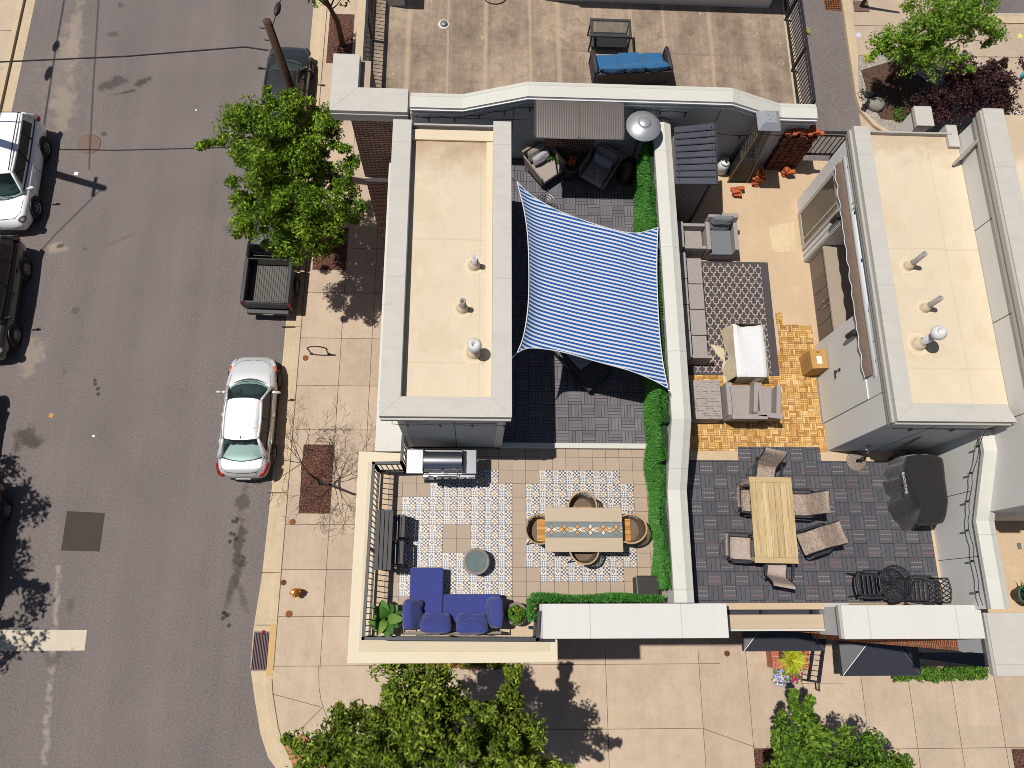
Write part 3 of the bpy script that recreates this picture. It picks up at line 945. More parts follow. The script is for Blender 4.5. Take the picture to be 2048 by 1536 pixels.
def window_on(parent, x0, x1, y, z0, z1, axis='y', nrm=-1):
    """window in a wall: frame child with pane below it"""
    m = MB(); w = .06
    def bx(mm, a0, a1, c0, c1, d0, d1):
        if axis == 'y': mm.box(a0, a1, y+min(d0*nrm,d1*nrm), y+max(d0*nrm,d1*nrm), c0, c1)
        else: mm.box(y+min(d0*nrm,d1*nrm), y+max(d0*nrm,d1*nrm), a0, a1, c0, c1)
    for a0,a1,c0,c1 in ((x0,x1,z0,z0+w),(x0,x1,z1-w,z1),(x0,x0+w,z0+w,z1-w),(x1-w,x1,z0+w,z1-w),((x0+x1)/2-.02,(x0+x1)/2+.02,z0+w,z1-w)):
        bx(m,a0,a1,c0,c1,.003,.05)
    f = wpart(m, 'window', M_white_trim, parent)
    m = MB(); bx(m, x0+w, x1-w, z0+w, z1-w, .004, .02); wpart(m, 'pane', M_cglass_dk, f)

# ---- corner townhouse
house = T('townhouse', 'corner brick townhouse with a cream cornice and tiled roof terrace at the street corner', 'building', (0,0,0))
b = MB(); b.box(-2.05,4.27,-.25,11.0,0,10.72); b.box(-2.35,1.55,-.8,3.2,.14,10.6)
wpart(b, 'wall', M_brick, house)
for zf in (1.0,4.3,7.6):
    for x in (-1.9,-.2): window_on(house, x, x+1.2, -.8, zf, zf+1.8)
    window_on(house, 2.2, 3.6, -.25, zf, zf+1.8)
    for y in (.2,1.8): window_on(house, y, y+1.0, -2.35, zf, zf+1.8, 'x')
    for y in (4.2,6.4,8.6): window_on(house, y, y+1.1, -2.05, zf, zf+1.8, 'x')
# cornice: flat ring with a paler outer lip
cw = [(-2.64,-1.09),(1.8,-1.09),(1.8,-.28),(1.8,.1),(4.3,.1),(4.3,3.6),(-2.1,3.6),(-2.1,3.44),(-2.64,3.44)]
b = MB(); b.prism([(-2.64,-1.09),(1.8,-1.09),(1.8,.1),(1.2,.1),(1.2,3.3),(-2.64,3.44)], 10.6, 10.885)
wpart(b, 'cornice', M_cream_edge, house, .02)
b = MB(); b.box(-2.42,1.62,-.86,3.2,10.8,10.90); b.box(-2.64,-2.42,3.1,3.1,10.8,10.8)
wpart(b, 'cornice_top', M_cream, house, .01)
b = MB(); b.box(-2.28,-1.49,3.44,11.0,10.6,10.885); wpart(b, 'roof_ledge', M_cap_white, house, .01)
# terrace floors
b = MB(); b.prism([(-2.2,-.55),(4.2,-.55),(4.2,3.5),(-1.5,3.5),(-1.5,2.95),(-2.2,2.95)],10.9,10.965); wpart(b, 'terrace_base', M_wood_pale, house)
b = MB(); b.prism([(GX-9*TG,-.24),(1.28,-.24),(1.28,.12),(4.05,.12),(4.05,3.5),(-1.5,3.5),(-1.5,2.95),(GX-9*TG,2.95)], 10.95, 11.0)
wpart(b, 'terrace_floor', M_paver, house)
rows = {r: GY+(0-r)*TG for r in range(-8,12)}
y_top = P(1024,938.5,11)[1]
r0 = round((y_top-GY)/TG)
b = MB()
def cell(cx, ry):
    x0 = GX + cx*TG; y1 = GY + (r0-ry)*TG
    b.add([(x0,y1-TG,11.005),(x0+TG,y1-TG,11.005),(x0+TG,y1,11.005),(x0,y1,11.005)],[(0,1,2,3)])
for ry in range(9):
    for cx in range(-8,0):
        c = cx+8
        if ry == 0 and (c < 2 or c == 7): continue
        if ry == 1 and c < 2: continue
        if ry in (4,5) and c in (3,4): continue
        cell(cx, ry)
wpart(b, 'patterned_tiles', M_printed, house)
b = MB()
for ry in range(8):
    for c in range(8):
        if ry in (0,7) and c in (0,7): continue
        cell(1+c, ry)
wpart(b, 'patterned_tiles', M_printed, house)
b = MB(); b.box(.58,4.05,3.5,3.62,10.9,11.11); wpart(b, 'threshold', M_cap_white, house, .008)
b = MB(); b.box(.4,4.08,3.62,11.0,10.9,11.02); b.box(-1.6,.5,9.85,11.0,10.9,11.02); wpart(b, 'terrace_floor', M_deck_dark, house)

# ---- stair tower on its roof
tw = T('stair_tower', 'grey panelled stair tower with a cream flat roof between street and sail', 'roof tower', (-.5,6.7,ZD))
TZ = 13.86
b = MB(); b.box(-1.53,.58,3.53,9.85,10.9,TZ-.04); wpart(b, 'wall', M_siding_shade, tw)
b = MB(); b.box(-1.535,-1.4,3.522,3.53,11.0,TZ); b.box(.42,.585,3.522,3.53,11.0,TZ); b.box(.58,.588,3.53,3.68,11.0,TZ); wpart(b, 'corner_trim', M_siding, tw)
b = MB(); b.box(-.43,-.418,3.524,3.53,11.0,TZ); b.box(-1.4,.42,3.524,3.53,13.3,13.312); wpart(b, 'panel_seam', M_seam_dark, tw)
b = MB(); b.box(-1.5,.4,3.75,9.82,13.7,TZ+.0); wpart(b, 'roof', M_roof, tw)
b = MB(); b.box(-1.45,.32,9.55,9.80,TZ,TZ+.06); b.box(.16,.30,3.84,9.6,TZ,TZ+.02); wpart(b, 'roof_edge', M_roof2, tw, .01)
capz0, capz1 = TZ-.05, 14.1
b = MB()
for poly in ([(-1.81,3.46),(.68,3.46),(.3,3.85),(-1.42,3.85)], [(-1.81,3.46),(-1.42,3.85),(-1.42,9.9),(-1.81,9.9)], [(.68,3.46),(.68,9.92),(.3,9.92),(.3,3.85)]):
    b.prism(poly, capz0, capz1)
wpart(b, 'parapet_cap', M_cap_grey, tw, .006)
b = MB(); b.box(-1.79,.66,3.42,3.458,TZ+.05,TZ+.13); b.box(-1.8,.67,3.44,3.459,TZ-.06,TZ+.05); b.box(-1.42,.3,9.86,9.9,TZ-.1,TZ+.12); wpart(b, 'fascia', M_fascia, tw)
def vent_pipe(parent, px, py, h, r, cap=False, mat=None, zb=TZ):
    x, y = P(px, py, zb)
    m = MB(); m.lathe([(r*3.4,.003),(r*3.3,.006),(r*1.75,.007),(r*1.75,0),(r*1.75,.02),(r*1.35,.14),(r*1.2,.15),(r*1.15,.2)], n=20); m.v = [(v[0]+x,v[1]+y,v[2]+zb) for v in m.v]
    m2 = MB(); m2.lathe([(r,0),(r,h),(r*.72,h),(r*.72,h-.12),(0,h-.12)], n=20)
    if cap: m2.lathe([(r,h-.13),(r*1.45,h-.12),(r*1.95,h-.05),(r*1.95,h+.01),(r*1.3,h+.07),(r*.75,h+.07),(r*.7,h-.02),(0,h-.02)], n=22)
    m2.v = [(v[0]+x,v[1]+y,v[2]+zb) for v in m2.v]
    a = wpart(m2, 'vent_pipe', mat or M_pvc, parent); wpart(m, 'pipe_collar', M_roof2, a)
vent_pipe(tw, 950,532,.42,.062,False,M_pvc); vent_pipe(tw, 926,618,.42,.06,False,M_pvc_grey); vent_pipe(tw, 949,707,.50,.07,True,M_pvc)

# ---- party wall between the two terraces, stepping down towards the street
def party_wall(name, label, x0, x1, prof, zb, sid=M_siding, loc=None):
    """prof: (y, top z) from north to south"""
    t = T(name, label, 'wall', (loc or ((x0+x1)/2, (prof[0][0]+prof[-1][0])/2, zb)))
    b = MB(); n = len(prof)
    vs = [(x0+.04,y,zb) for y,z in prof]+[(x0+.04,y,z-.02) for y,z in prof]+[(x1-.04,y,zb) for y,z in prof]+[(x1-.04,y,z-.02) for y,z in prof]
    fs = []
    for i in range(n-1):
        fs += [(i,i+1,n+i+1,n+i),(2*n+i,3*n+i,3*n+i+1,2*n+i+1),(n+i,n+i+1,3*n+i+1,3*n+i)]
    fs += [(0,n,3*n,2*n),(n-1,3*n-1,4*n-1,2*n-1)]
    b.add(vs, fs); wpart(b, 'wall', sid, t)
    # ridged metal coping with a crease at each change of slope
    b = MB(); xr = x0+(x1-x0)*.6
    for i in range(n-1):
        (ya,za),(yb,zb2) = prof[i],prof[i+1]
        sec = lambda y,z: [(x0-.01,y,z-.10),(x0-.01,y,z),(xr,y,z+.035),(x1+.01,y,z-.045),(x1+.01,y,z-.13)]
        a = sec(ya,za); c = sec(yb,zb2)
        b.add(a+c, [(k,k+1,5+k+1,5+k) for k in range(4)])
        if i == 0: b.add(a,[(0,1,2,3,4)])
        if i == n-2: b.add(c,[(4,3,2,1,0)])
    wpart(b, 'coping', M_cap_white, t)
    return t, b
pw, _ = party_wall('party_wall', 'long white capped wall dividing the sail terrace from the furnished terrace', 4.07, 4.47, [(11.0,12.82),(3.78,12.82),(2.4,12.12),(.12,12.12)], 10.9)

# ---- white and beige parapets along the front
def front_parapet(px0,py0,px1,py1,z,label,name='parapet',mat=M_white,lip=True,depth=None,inset=.06):
    x0,x1,y0,y1 = Q(px0,py0,px1,py1,z)
    t = T(name, label, 'parapet', ((x0+x1)/2,(y0+y1)/2,10.5))
    b = MB(); b.box(x0,x1,y0,y1,z-.09,z); wpart(b, 'coping', mat, t, .012)
    b = MB(); b.box(x0+.05,x1-.05,y0+inset,y1-.03,10.75,z-.09); wpart(b, 'wall', M_siding_shade, t)
    b = MB(); b.box(x0+.06,x1-.06,y0+inset+.01,y1-.04,.14,10.748); wpart(b, 'brick_wall', M_brick_or, t)
    if lip:
        b = MB(); b.box(x0-.055,x0-.002,y0+.01,y1,z-.14,z-.03); wpart(b, 'drip_edge', M_fascia, t)
    return t
front_parapet(1085,1207,1456,1277,12.02,'broad white topped parapet in front of the mosaic dining table',depth=10.4)
front_parapet(1686,1210,1966,1278,12.02,'broad white topped parapet beside the black bistro set',depth=10.4)
front_parapet(1984,1225,2200,1352,12.0,'wide pale grey topped parapet cut off at the right edge',mat=M_cap_grey,inset=.42)

# ---- right townhouse
h2 = T('townhouse', 'brick townhouse with the furnished roof terrace and covered grill', 'building', (7,0,0))
b = MB(); b.box(4.28,7.3,-.42,11.2,0,10.72); b.box(7.3,10.42,-.2,11.2,0,10.72); wpart(b, 'wall', M_brick, h2)
b = MB(); b.box(4.28,10.4,.1,11.2,10.72,11.0); wpart(b, 'terrace_floor', M_terr_conc, h2)
for zf in (1.0,4.3,7.6): window_on(h2, 8.3, 9.7, -.2, zf, zf+1.8); window_on(h2, 5.0, 6.4, -.42, zf+.0, zf+1.8)
# acacia tiles in their stepped outline
ac = MB()
def r2(px0,py0,px1,py1,z=11.02):
    x0,x1,y0,y1 = Q(px0,py0,px1,py1,z); ac.box(x0,x1,y0,y1,11.0,z)
xw = 8.13
yA = P(1500,648,11.02)[1]; yB = P(1500,902,11.02)[1]
x_mid = P(1565,700,11.02)[0]
ac.box(x_mid-.05, xw, yB, yA, 11.0, 11.02)
x_l = P(1388,870,11.02)[0]
ac.box(4.47, x_mid-.05, yB, P(1450,700,11.02)[1], 11.0, 11.02)
x0,x1,y0,y1 = Q(1552,625,1566,648,11.02); ac.box(x0,x1,yA,y1,11.0,11.02)
wpart(ac, 'wood_tiles', M_acacia, h2)
b = MB()
ytop = P(1550,921,11.02)[1]; ytop2 = P(1550,894,11.02)[1]
b.box(4.47,10.32,.12,ytop,11.0,11.021); b.box(P(1476,900,11.02)[0],P(1640,900,11.02)[0],ytop,ytop2,11.0,11.0215)
wpart(b, 'composite_tiles', M_deck_dash, h2)
# front ledge, slot and tan cornice between the two white parapets
x0,x1,y0,y1 = Q(1452,1208,1690,1219,11.1)
b = MB(); b.box(x0,x1-.45,y0,y1+.02,10.9,11.1); wpart(b, 'front_ledge', M_wood_pale, h2, .006)
b = MB(); b.box(x1-.45,x1+.1,y0,y1+.02,10.9,11.08); wpart(b, 'ledge_sill', M_slabgrey, h2, .006)
b = MB(); b.box(x0,x1+.1,y0-.1,y0-.002,10.5,10.85); wpart(b, 'slot', M_canopy, h2)
b = MB()
for px in (1527,1628):
    x = P(px,1222,11.0)[0]; b.box(x-.05,x+.05,y0-.11,y0+.02,10.85,11.04)
wpart(b, 'bracket', M_black, h2)
x0,x1,y0,y1 = Q(1457,1229,1648,1262,11.05)
b = MB(); b.box(x0,x1,y0+.04,y1,10.78,11.05); b.box(x0+.1,x1-.1,y1-.02,.05,10.4,10.8); wpart(b, 'cornice', mk('tan_cornice', A(206,184,156), .85, var=.12, scale=2, stretch=(.5,4,1)), h2, .01)
b = MB(); b.box(x0-.01,x1+.01,y0,y0+.04,10.8,11.06); wpart(b, 'cornice_lip', M_cap_white, h2, .008)
# brick slot to the right of the cornice

# ---- right stair tower
t2 = T('stair_tower', 'grey panelled stair tower with a white rolled awning on its side', 'roof tower', (9.3,6.7,ZD))
X2 = 8.14
ya = P(1608,525,11)[1]; yb = P(1652,692,11)[1]
b = MB(); b.box(X2+.9,10.4,3.5,10.0,10.9,TZ-.04); b.box(X2,X2+.9,ya,10.0,10.9,TZ-.04); b.box(X2,X2+.9,3.5,yb,10.9,TZ-.04); b.box(X2+.12,X2+.9,yb,ya,13.35,TZ-.04)
wpart(b, 'wall', M_siding, t2)
b = MB()
for y in (P(1637,757,11)[1], P(1648.6,847,11)[1]): b.box(X2-.004,X2,y-.006,y+.006,11.0,TZ)
for y in (7.0+2.6,): b.box(X2-.004,X2,y-.006,y+.006,11.0,TZ)
b.box(9.2,9.212,3.496,3.5,11,TZ); b.box(X2,10.4,3.496,3.5,13.35,13.36)
wpart(b, 'panel_seam', M_seam_dark, t2)
b = MB(); b.box(X2+.3,10.56,3.8,10.0,13.7,TZ); wpart(b, 'roof', M_roof_b, t2)
b = MB(); b.prism([(8.12,3.46),(10.5,3.46),(10.36,3.82),(8.47,3.82)], TZ-.05, 14.1); b.prism([(8.12,3.46),(8.47,3.82),(8.47,10.05),(8.12,10.05)], TZ-.05, 14.1); wpart(b, 'parapet_cap', M_cap_grey, t2, .006)
b = MB(); b.box(8.13,10.45,3.42,3.458,TZ+.05,TZ+.13); b.box(8.07,8.118,3.46,10.03,TZ+.02,TZ+.12); b.box(8.1,8.119,3.46,10.03,TZ-.1,TZ+.02); b.box(8.47,10.4,10.0,10.04,TZ-.1,TZ+.1); wpart(b, 'fascia', M_fascia, t2)
vent_pipe(t2, 1817,533,.6,.055,False,M_pvc_grey); vent_pipe(t2, 1850,617,.55,.055,False,M_pvc_grey); vent_pipe(t2, 1838,689,.7,.075,True,M_pvc)
# roof hatch trim at the neighbour's side
# door
yd0, yd1 = P(1648.6,846.8,11)[1], P(1637,757,11)[1]
b = MB(); b.box(X2-.03,X2-.002,yd0,yd1,11.03,13.15); d = wpart(b, 'door', M_siding, t2, .006)
b = MB(); b.box(X2-.09,X2-.03,yd1-.16,yd1-.12,11.98,12.03); b.box(X2-.09,X2-.07,yd1-.28,yd1-.12,11.99,12.02); b.box(X2-.05,X2-.03,yd1-.17,yd1-.11,12.1,12.17); wpart(b, 'handle', M_black2, d)
b = MB(); b.box(X2-.06,X2,yd0-.02,yd1+.02,11.0,11.03); wpart(b, 'door_sill', M_alu, d)
# big sliding window in the northern block
b = MB(); w0 = ya+.3; w1 = 9.62
for (a0,a1,c0,c1) in ((w0,w1,11.05,11.17),(w0,w1,12.98,13.1),(w0,w0+.1,11.17,12.98),(w1-.1,w1,11.17,12.98),(w0+.22,w0+.27,11.17,12.98)):
    b.box(X2-.035,X2-.002,a0,a1,c0,c1)
f = wpart(b, 'window', M_fascia, t2, .005)
b = MB(); b.box(X2-.02,X2-.004,w0+.1,w1-.1,11.17,12.98); wpart(b, 'pane', mk('painted_reflection_pane', (.075,.062,.052), .08, var=.7, scale=1.3, stretch=(1,2,1)), f)  # uneven tone painted in as reflections on the glass
b = MB(); b.box(X2-.02,X2-.002,ya+.02,ya+.05,11.0,TZ); b.box(X2-.02,X2-.002,ya+.16,ya+.18,11.0,TZ); wpart(b, 'corner_trim', M_siding_shade, t2)
# bar alcove with cabinets
b = MB(); b.box(X2+.12,X2+.68,yb+.02,ya-.02,11.02,11.9); cb = wpart(b, 'cabinet', mk('taupe_cabinet', A(138,120,108), .6, var=.06), t2, .004)
b = MB(); yy = np.linspace(yb+.05,ya-.55,5)
for i in range(4): b.box(X2+.105,X2+.119,yy[i]+.012,yy[i+1]-.012,11.1,11.86)
wpart(b, 'cabinet_door', mk('grey_cabinet_front', A(116,104,98), .55, var=.06), cb)
b = MB()
for i in (1,2): 
    yh = yy[i+1]-.07 if i == 1 else yy[i+1]-.33; b.tube([(X2+.08,yh,11.45),(X2+.08,yh,11.78)], .012)
wpart(b, 'handle', M_chrome, cb)
b = MB(); b.box(X2+.05,X2+.72,yb+.02,ya-.02,11.9,11.95); wpart(b, 'counter', mk('alcove_counter', A(176,160,142), .5, var=.08), cb)
# neighbour's higher wall rising above this roof
nb = T('neighbour_house', 'taller neighbouring house with a grey clad wall and cream roof at the right edge', 'building', (12,6,ZD))
b = MB(); b.box(10.57,13.6,1.9,10.0,.0,14.62); wpart(b, 'wall', M_siding, nb)
b = MB()
for y in (3.6,5.6,7.7,9.4): b.box(10.564,10.57,y-.007,y+.007,13.86,14.5)
wpart(b, 'panel_seam', M_seam_dark, nb)
b = MB(); b.box(10.51,10.568,1.9,10.0,14.5,14.66); b.box(10.48,10.53,1.9,10.02,14.66,14.78); wpart(b, 'fascia', M_fascia, nb)
b = MB(); b.box(10.53,10.98,1.85,10.05,14.62,14.82); wpart(b, 'parapet_cap', M_cap_grey, nb, .006)
b = MB(); b.box(10.98,13.6,1.9,10.0,14.5,14.68); wpart(b, 'roof', M_roof_b, nb)
b = MB(); b.box(10.72,13.8,-.4,1.9,.0,10.98); wpart(b, 'terrace_floor', M_terr_conc, nb)
# angled trim where that wall meets the tower roof and a pier cap behind it
b = MB(); b.bar((10.36,9.3,13.9),(10.54,9.5,14.55),.05,.16); wpart(b, 'flashing', M_fascia, nb)
x0,x1,y0,y1 = Q(1830,213,1865,252,12.6)
b = MB(); b.box(x0,x1,y0,y1,12.5,12.62); wpart(b, 'pier_cap', M_cap_grey, nb, .01)
b = MB(); b.box(x0+.04,x1-.04,y0+.04,y1-.04,.1,12.5); wpart(b, 'pier', M_siding, nb)
b = MB(); b.box(10.3,10.54,9.7,10.25,13.2,13.95); wpart(b, 'pier', M_cap_grey, nb)
# wall along the right side of the furnished terrace
pw2, _ = party_wall('party_wall', 'grey panelled wall with a bent white cap behind the covered grill', 10.33, 10.73, [(3.5,13.25),(3.05,13.25),(1.72,12.62),(-.02,12.62)], 10.9)
b = MB()
for y in (1.02,2.35): b.box(10.362,10.37,y-.006,y+.006,11.0,12.55)
wpart(b, 'panel_seam', M_seam_dark, pw2)
b = MB(); b.box(10.3,10.366,.12,2.2,11.0,11.03); wpart(b, 'base_trim', M_wood_pale, pw2)

# ---- northern house: weathered roof terrace behind a shaped parapet
h3 = T('townhouse', 'northern house with a stained bare roof terrace behind the shaped parapet', 'building', (2,14,0))
b = MB(); b.box(-2.95,8.35,11.1,24,6.0,10.75); b.box(-2.2,8.35,13.0,24,0,6.0); b.box(-2.0,8.35,11.1,13,0,6.0); wpart(b, 'wall', M_brick, h3)
b = MB(); b.box(-2.9,8.4,11.2,24,10.75,11.0); wpart(b, 'terrace_floor', M_oldroof, h3)
b = MB(); b.box(-3.3,-2.85,12.3,24,10.7,10.98); b.box(8.3,8.62,12.2,24,10.7,10.99); wpart(b, 'cornice', M_kerb, h3, .01)
# red-brick face below the L-shaped cap
b = MB(); b.box(-3.02,-1.66,11.06,11.45,6.0,12.55); b.box(-3.02,-2.6,11.45,12.6,6,12.55); wpart(b, 'brick_face', M_brick, h3)
b = MB(); b.box(-3.03,-1.64,11.03,11.06,9.75,9.92); wpart(b, 'stone_band', M_cap_white, h3)
b = MB(); b.prism([(-3.45,11.02),(-1.66,11.02),(-1.66,11.66),(-2.83,11.66)], 12.55, 12.8); b.prism([(-3.45,11.02),(-2.83,11.66),(-2.83,12.58),(-3.45,12.58)], 12.55, 12.8)
wpart(b, 'parapet_cap', M_cap_grey, h3, .006)
b = MB(); b.box(-3.43,-1.66,10.99,11.018,12.64,12.7); b.box(-3.4,-1.66,11.0,11.02,12.45,12.62); wpart(b, 'fascia', M_fascia, h3)
# shaped parapet: low, up, level, down, stub
XP = [P(820,218,13.05)[0], P(925,220,13.05)[0], P(1055,185,13.55)[0], P(1465,186,13.55)[0], P(1562,226,13.05)[0], P(1634,227,13.05)[0]]
ZP = [13.05,13.05,13.55,13.55,13.05,13.05]
YS, YN = 10.98, 11.36
b = MB(); n = 6
vs = [(x,YS+.06,11.0) for x in XP]+[(x,YS+.06,z-.1) for x,z in zip(XP,ZP)]+[(x,YN-.06,11.0) for x in XP]+[(x,YN-.06,z-.1) for x,z in zip(XP,ZP)]
fs = []
for i in range(n-1): fs += [(i,i+1,n+i+1,n+i),(2*n+i,3*n+i,3*n+i+1,2*n+i+1),(n+i,n+i+1,3*n+i+1,3*n+i)]
fs += [(0,n,3*n,2*n),(n-1,3*n-1,4*n-1,2*n-1)]
b.add(vs, fs); wpart(b, 'parapet_wall', M_siding_shade, h3)
b = MB()
for i in range(n-1):
    sec = lambda x,z: [(x,YS,z-.16),(x,YS,z),(x,YS+.26,z+.03),(x,YN+.02,z-.02),(x,YN+.02,z-.12)]
    a = sec(XP[i],ZP[i]); c = sec(XP[i+1],ZP[i+1]); b.add(a+c, [(k,5+k,5+k+1,k+1) for k in range(4)])
    if i == 0: b.add(a,[(4,3,2,1,0)])
    if i == n-2: b.add(c,[(0,1,2,3,4)])
wpart(b, 'parapet_cap', M_cap_white, h3)
b = MB()
for i in range(n-1):
    a = (XP[i],YS-.012,ZP[i]); c = (XP[i+1],YS-.012,ZP[i+1])
    for dz0,dz1,dy in ((-.20,-.165,0.0),(-.10,-.06,.002)):
        b.add([(a[0],a[1]-.02-dy,a[2]+dz0),(c[0],c[1]-.02-dy,c[2]+dz0),(c[0],c[1]-.02-dy,c[2]+dz1),(a[0],a[1]-.02-dy,a[2]+dz1),
               (a[0],a[1]+.012,a[2]+dz0),(c[0],c[1]+.012,c[2]+dz0),(c[0],c[1]+.012,c[2]+dz1),(a[0],a[1]+.012,a[2]+dz1)],
              [(0,1,2,3),(3,2,6,7),(0,4,5,1)])
wpart(b, 'fascia', M_white_trim, h3)
b = MB()
for px,py in ((1025,235),(1300,235),(1420,240)):
    x = P(px,py,12.4)[0]; b.box(x-.005,x+.005,YS+.053,YS+.06,11.0,13.2)
b.box(XP[0],XP[2],YS+.054,YS+.06,12.6,12.61)
wpart(b, 'panel_seam', M_seam_dark, h3)
# dark patio door and brick breast on the sail terrace
x0,x1 = P(1086,300,11.4)[0], P(1182,300,11.4)[0]
b = MB(); b.box(x0,x1,YS-.02,YS+.05,11.02,13.0); wpart(b, 'brick_recess', M_brick, h3)
# drain, plus end pier with a dark cap by the gate
x,y = P(888,49,11); b = MB(); b.lathe([(.16,.0),(.16,.012),(.1,.018)], (0,0), 24); b.v = [(v[0]+x,v[1]+y,v[2]+11) for v in b.v]; dr = wpart(b, 'roof_drain', M_cap_white, h3)
b = MB(); b.lathe([(.095,.01),(.095,.05),(.04,.07),(0,.07)], (0,0), 16); b.v = [(v[0]+x,v[1]+y,v[2]+11) for v in b.v]; wpart(b, 'strainer', M_alu, dr)
x0,x1,y0,y1 = Q(1597,256,1628,274,12.1)
b = MB(); b.box(x0,x1,y0,y1,12.05,12.13); wpart(b, 'pier_cap', M_canopy, h3, .006)
b = MB(); b.box(x0+.03,x1-.03,y0+.02,y1-.02,11.0,12.05); wpart(b, 'pier', M_siding, h3)
# northern stair tower, just beyond the top of the picture: only its south shade shows
b = MB(); b.box(1.75,8.0,16.02,22,11,13.7); b.box(1.7,8.05,15.98,22.05,13.7,13.95); wpart(b, 'stair_tower', M_siding, h3)
b = MB(); b.box(-2.5,-2.05,15.65,19,11,12.4); wpart(b, 'chimney', M_siding_shade, h3)
# ================================================================ RAILINGS
def railing(name, label, pts, z, h=1.07, group=None, post=1.8, cat='railing', gap=.115, rail=.06):
    c = sum((Vector((*p,0)) for p in pts), Vector())/len(pts)
    t = T(name, label, cat, (c.x,c.y,z), 0, group)
    b = MB(); lo = MB(); po = MB()
    for a, d in zip(pts[:-1], pts[1:]):
        a = Vector((*a,0)); d = Vector((*d,0)); L = (d-a).length; u = (d-a)/L
        b.bar(a+Vector((0,0,z+h-.02))-u*.03, d+Vector((0,0,z+h-.02))+u*.03, rail, .05)
        lo.bar(a+Vector((0,0,z+.12)), d+Vector((0,0,z+.12)), .045, .045); lo.bar(a+Vector((0,0,z+h-.16)), d+Vector((0,0,z+h-.16)), .03, .03)
        k = max(1, round(L/post))
        for i in range(k+1):
            q = a+u*L*i/k
            po.box(q.x-.03,q.x+.03,q.y-.03,q.y+.03,z-.1,z+h-.045)
        pk = MB(); n = int(L/gap)
        for i in range(1,n):
            q = a+u*L*i/n; pk.box(q.x-.009,q.x+.009,q.y-.009,q.y+.009,z+.14,z+h-.17)
        wpart(pk, 'baluster_panel', M_black, t)
    wpart(b, 'top_rail', M_black, t); wpart(lo, 'bottom_rail', M_black, t); wpart(po, 'post', M_black, t)
    return t
zr = 12.07
railing('railing', 'black iron railing wrapping the corner terrace behind the blue sofa', [P(806,872,zr),P(803,925,zr),P(747,926,zr),P(726,1277,zr),P(1075,1279,zr),P(1078,1225,zr)], 11.0)
railing('railing', 'black iron railing on the street side of the stained bare roof', [(-2.87,12.62),(-2.9,24)], 10.98)
railing('railing', 'black iron railing between the stained bare roof and the alley', [(8.45,12.3),(8.42,24)], 10.99, 1.0)
railing('railing', 'short black iron gate railing beside the right stair tower', [P(1628,264,12.05),P(1702,266,12.05)], 11.0, 1.07, gap=.13)

# ================================================================ FOLIAGE
def rand_unit(n):
    v = rng.normal(size=(n,3)); return v/np.linalg.norm(v,axis=1)[:,None]
def leaf_mesh(name, centers, rad, n_per, L, W, mat, parent, flat=.35, tone_hi=.0, droop=.2, zscale=.8):
    """leaf-sized diamonds scattered through many small clumps"""
    centers = np.asarray(centers); K = len(centers)
    idx = np.repeat(np.arange(K), n_per); N = len(idx)
    off = rand_unit(N)*(rng.random((N,1))**.5)*np.asarray(rad)[idx][:,None]
    off[:,2] *= zscale
    p = centers[idx]+off
    nrm = rand_unit(N)*(1-flat) + np.array([0,0,1.])*flat + off/np.maximum(np.linalg.norm(off,axis=1)[:,None],1e-6)*.35
    nrm /= np.linalg.norm(nrm,axis=1)[:,None]
    t = np.cross(nrm, rand_unit(N)); t /= np.linalg.norm(t,axis=1)[:,None]
    s = np.cross(nrm, t)
    l = L*(.6+.8*rng.random((N,1))); w = W*(.6+.8*rng.random((N,1)))
    a = p - t*l*.5; c = p + t*l*.5 - nrm*l*droop
    b = p + s*w*.5; d = p - s*w*.5
    vs = np.stack([a,b,c,d],1).reshape(-1,3); fs = np.arange(N*4).reshape(-1,4)
    ct = rng.random(K)[idx]
    tone = np.clip(.55*rng.random(N)+.27*ct+.22*rng.random(N)**3+tone_hi, 0, 1)
    return raw_mesh(name, vs, fs, mat, parent, tone)
def crown_centres(lobes, n, gap=.25):
    """clump centres inside ellipsoid lobes (cx,cy,cz,rx,ry,rz), biased outwards, uneven outline"""
    out = []
    vol = np.array([l[3]*l[4]*l[5] for l in lobes])**.75; vol /= vol.sum()
    for l, k in zip(lobes, vol):
        m = int(n*k); d = rand_unit(m*2)
        ph = rng.random(6)*6.28
        bump = 1+.16*np.sin(3*np.arctan2(d[:,1],d[:,0])+ph[0])+.12*np.sin(7*np.arctan2(d[:,1],d[:,0])+ph[1])+.10*np.sin(5*d[:,2]*3+ph[2])
        r = (rng.random(m*2)**.42)*bump
        q = d*r[:,None]*np.array(l[3:6])+np.array(l[:3])
        out.append(q[:m])
    return np.concatenate(out)
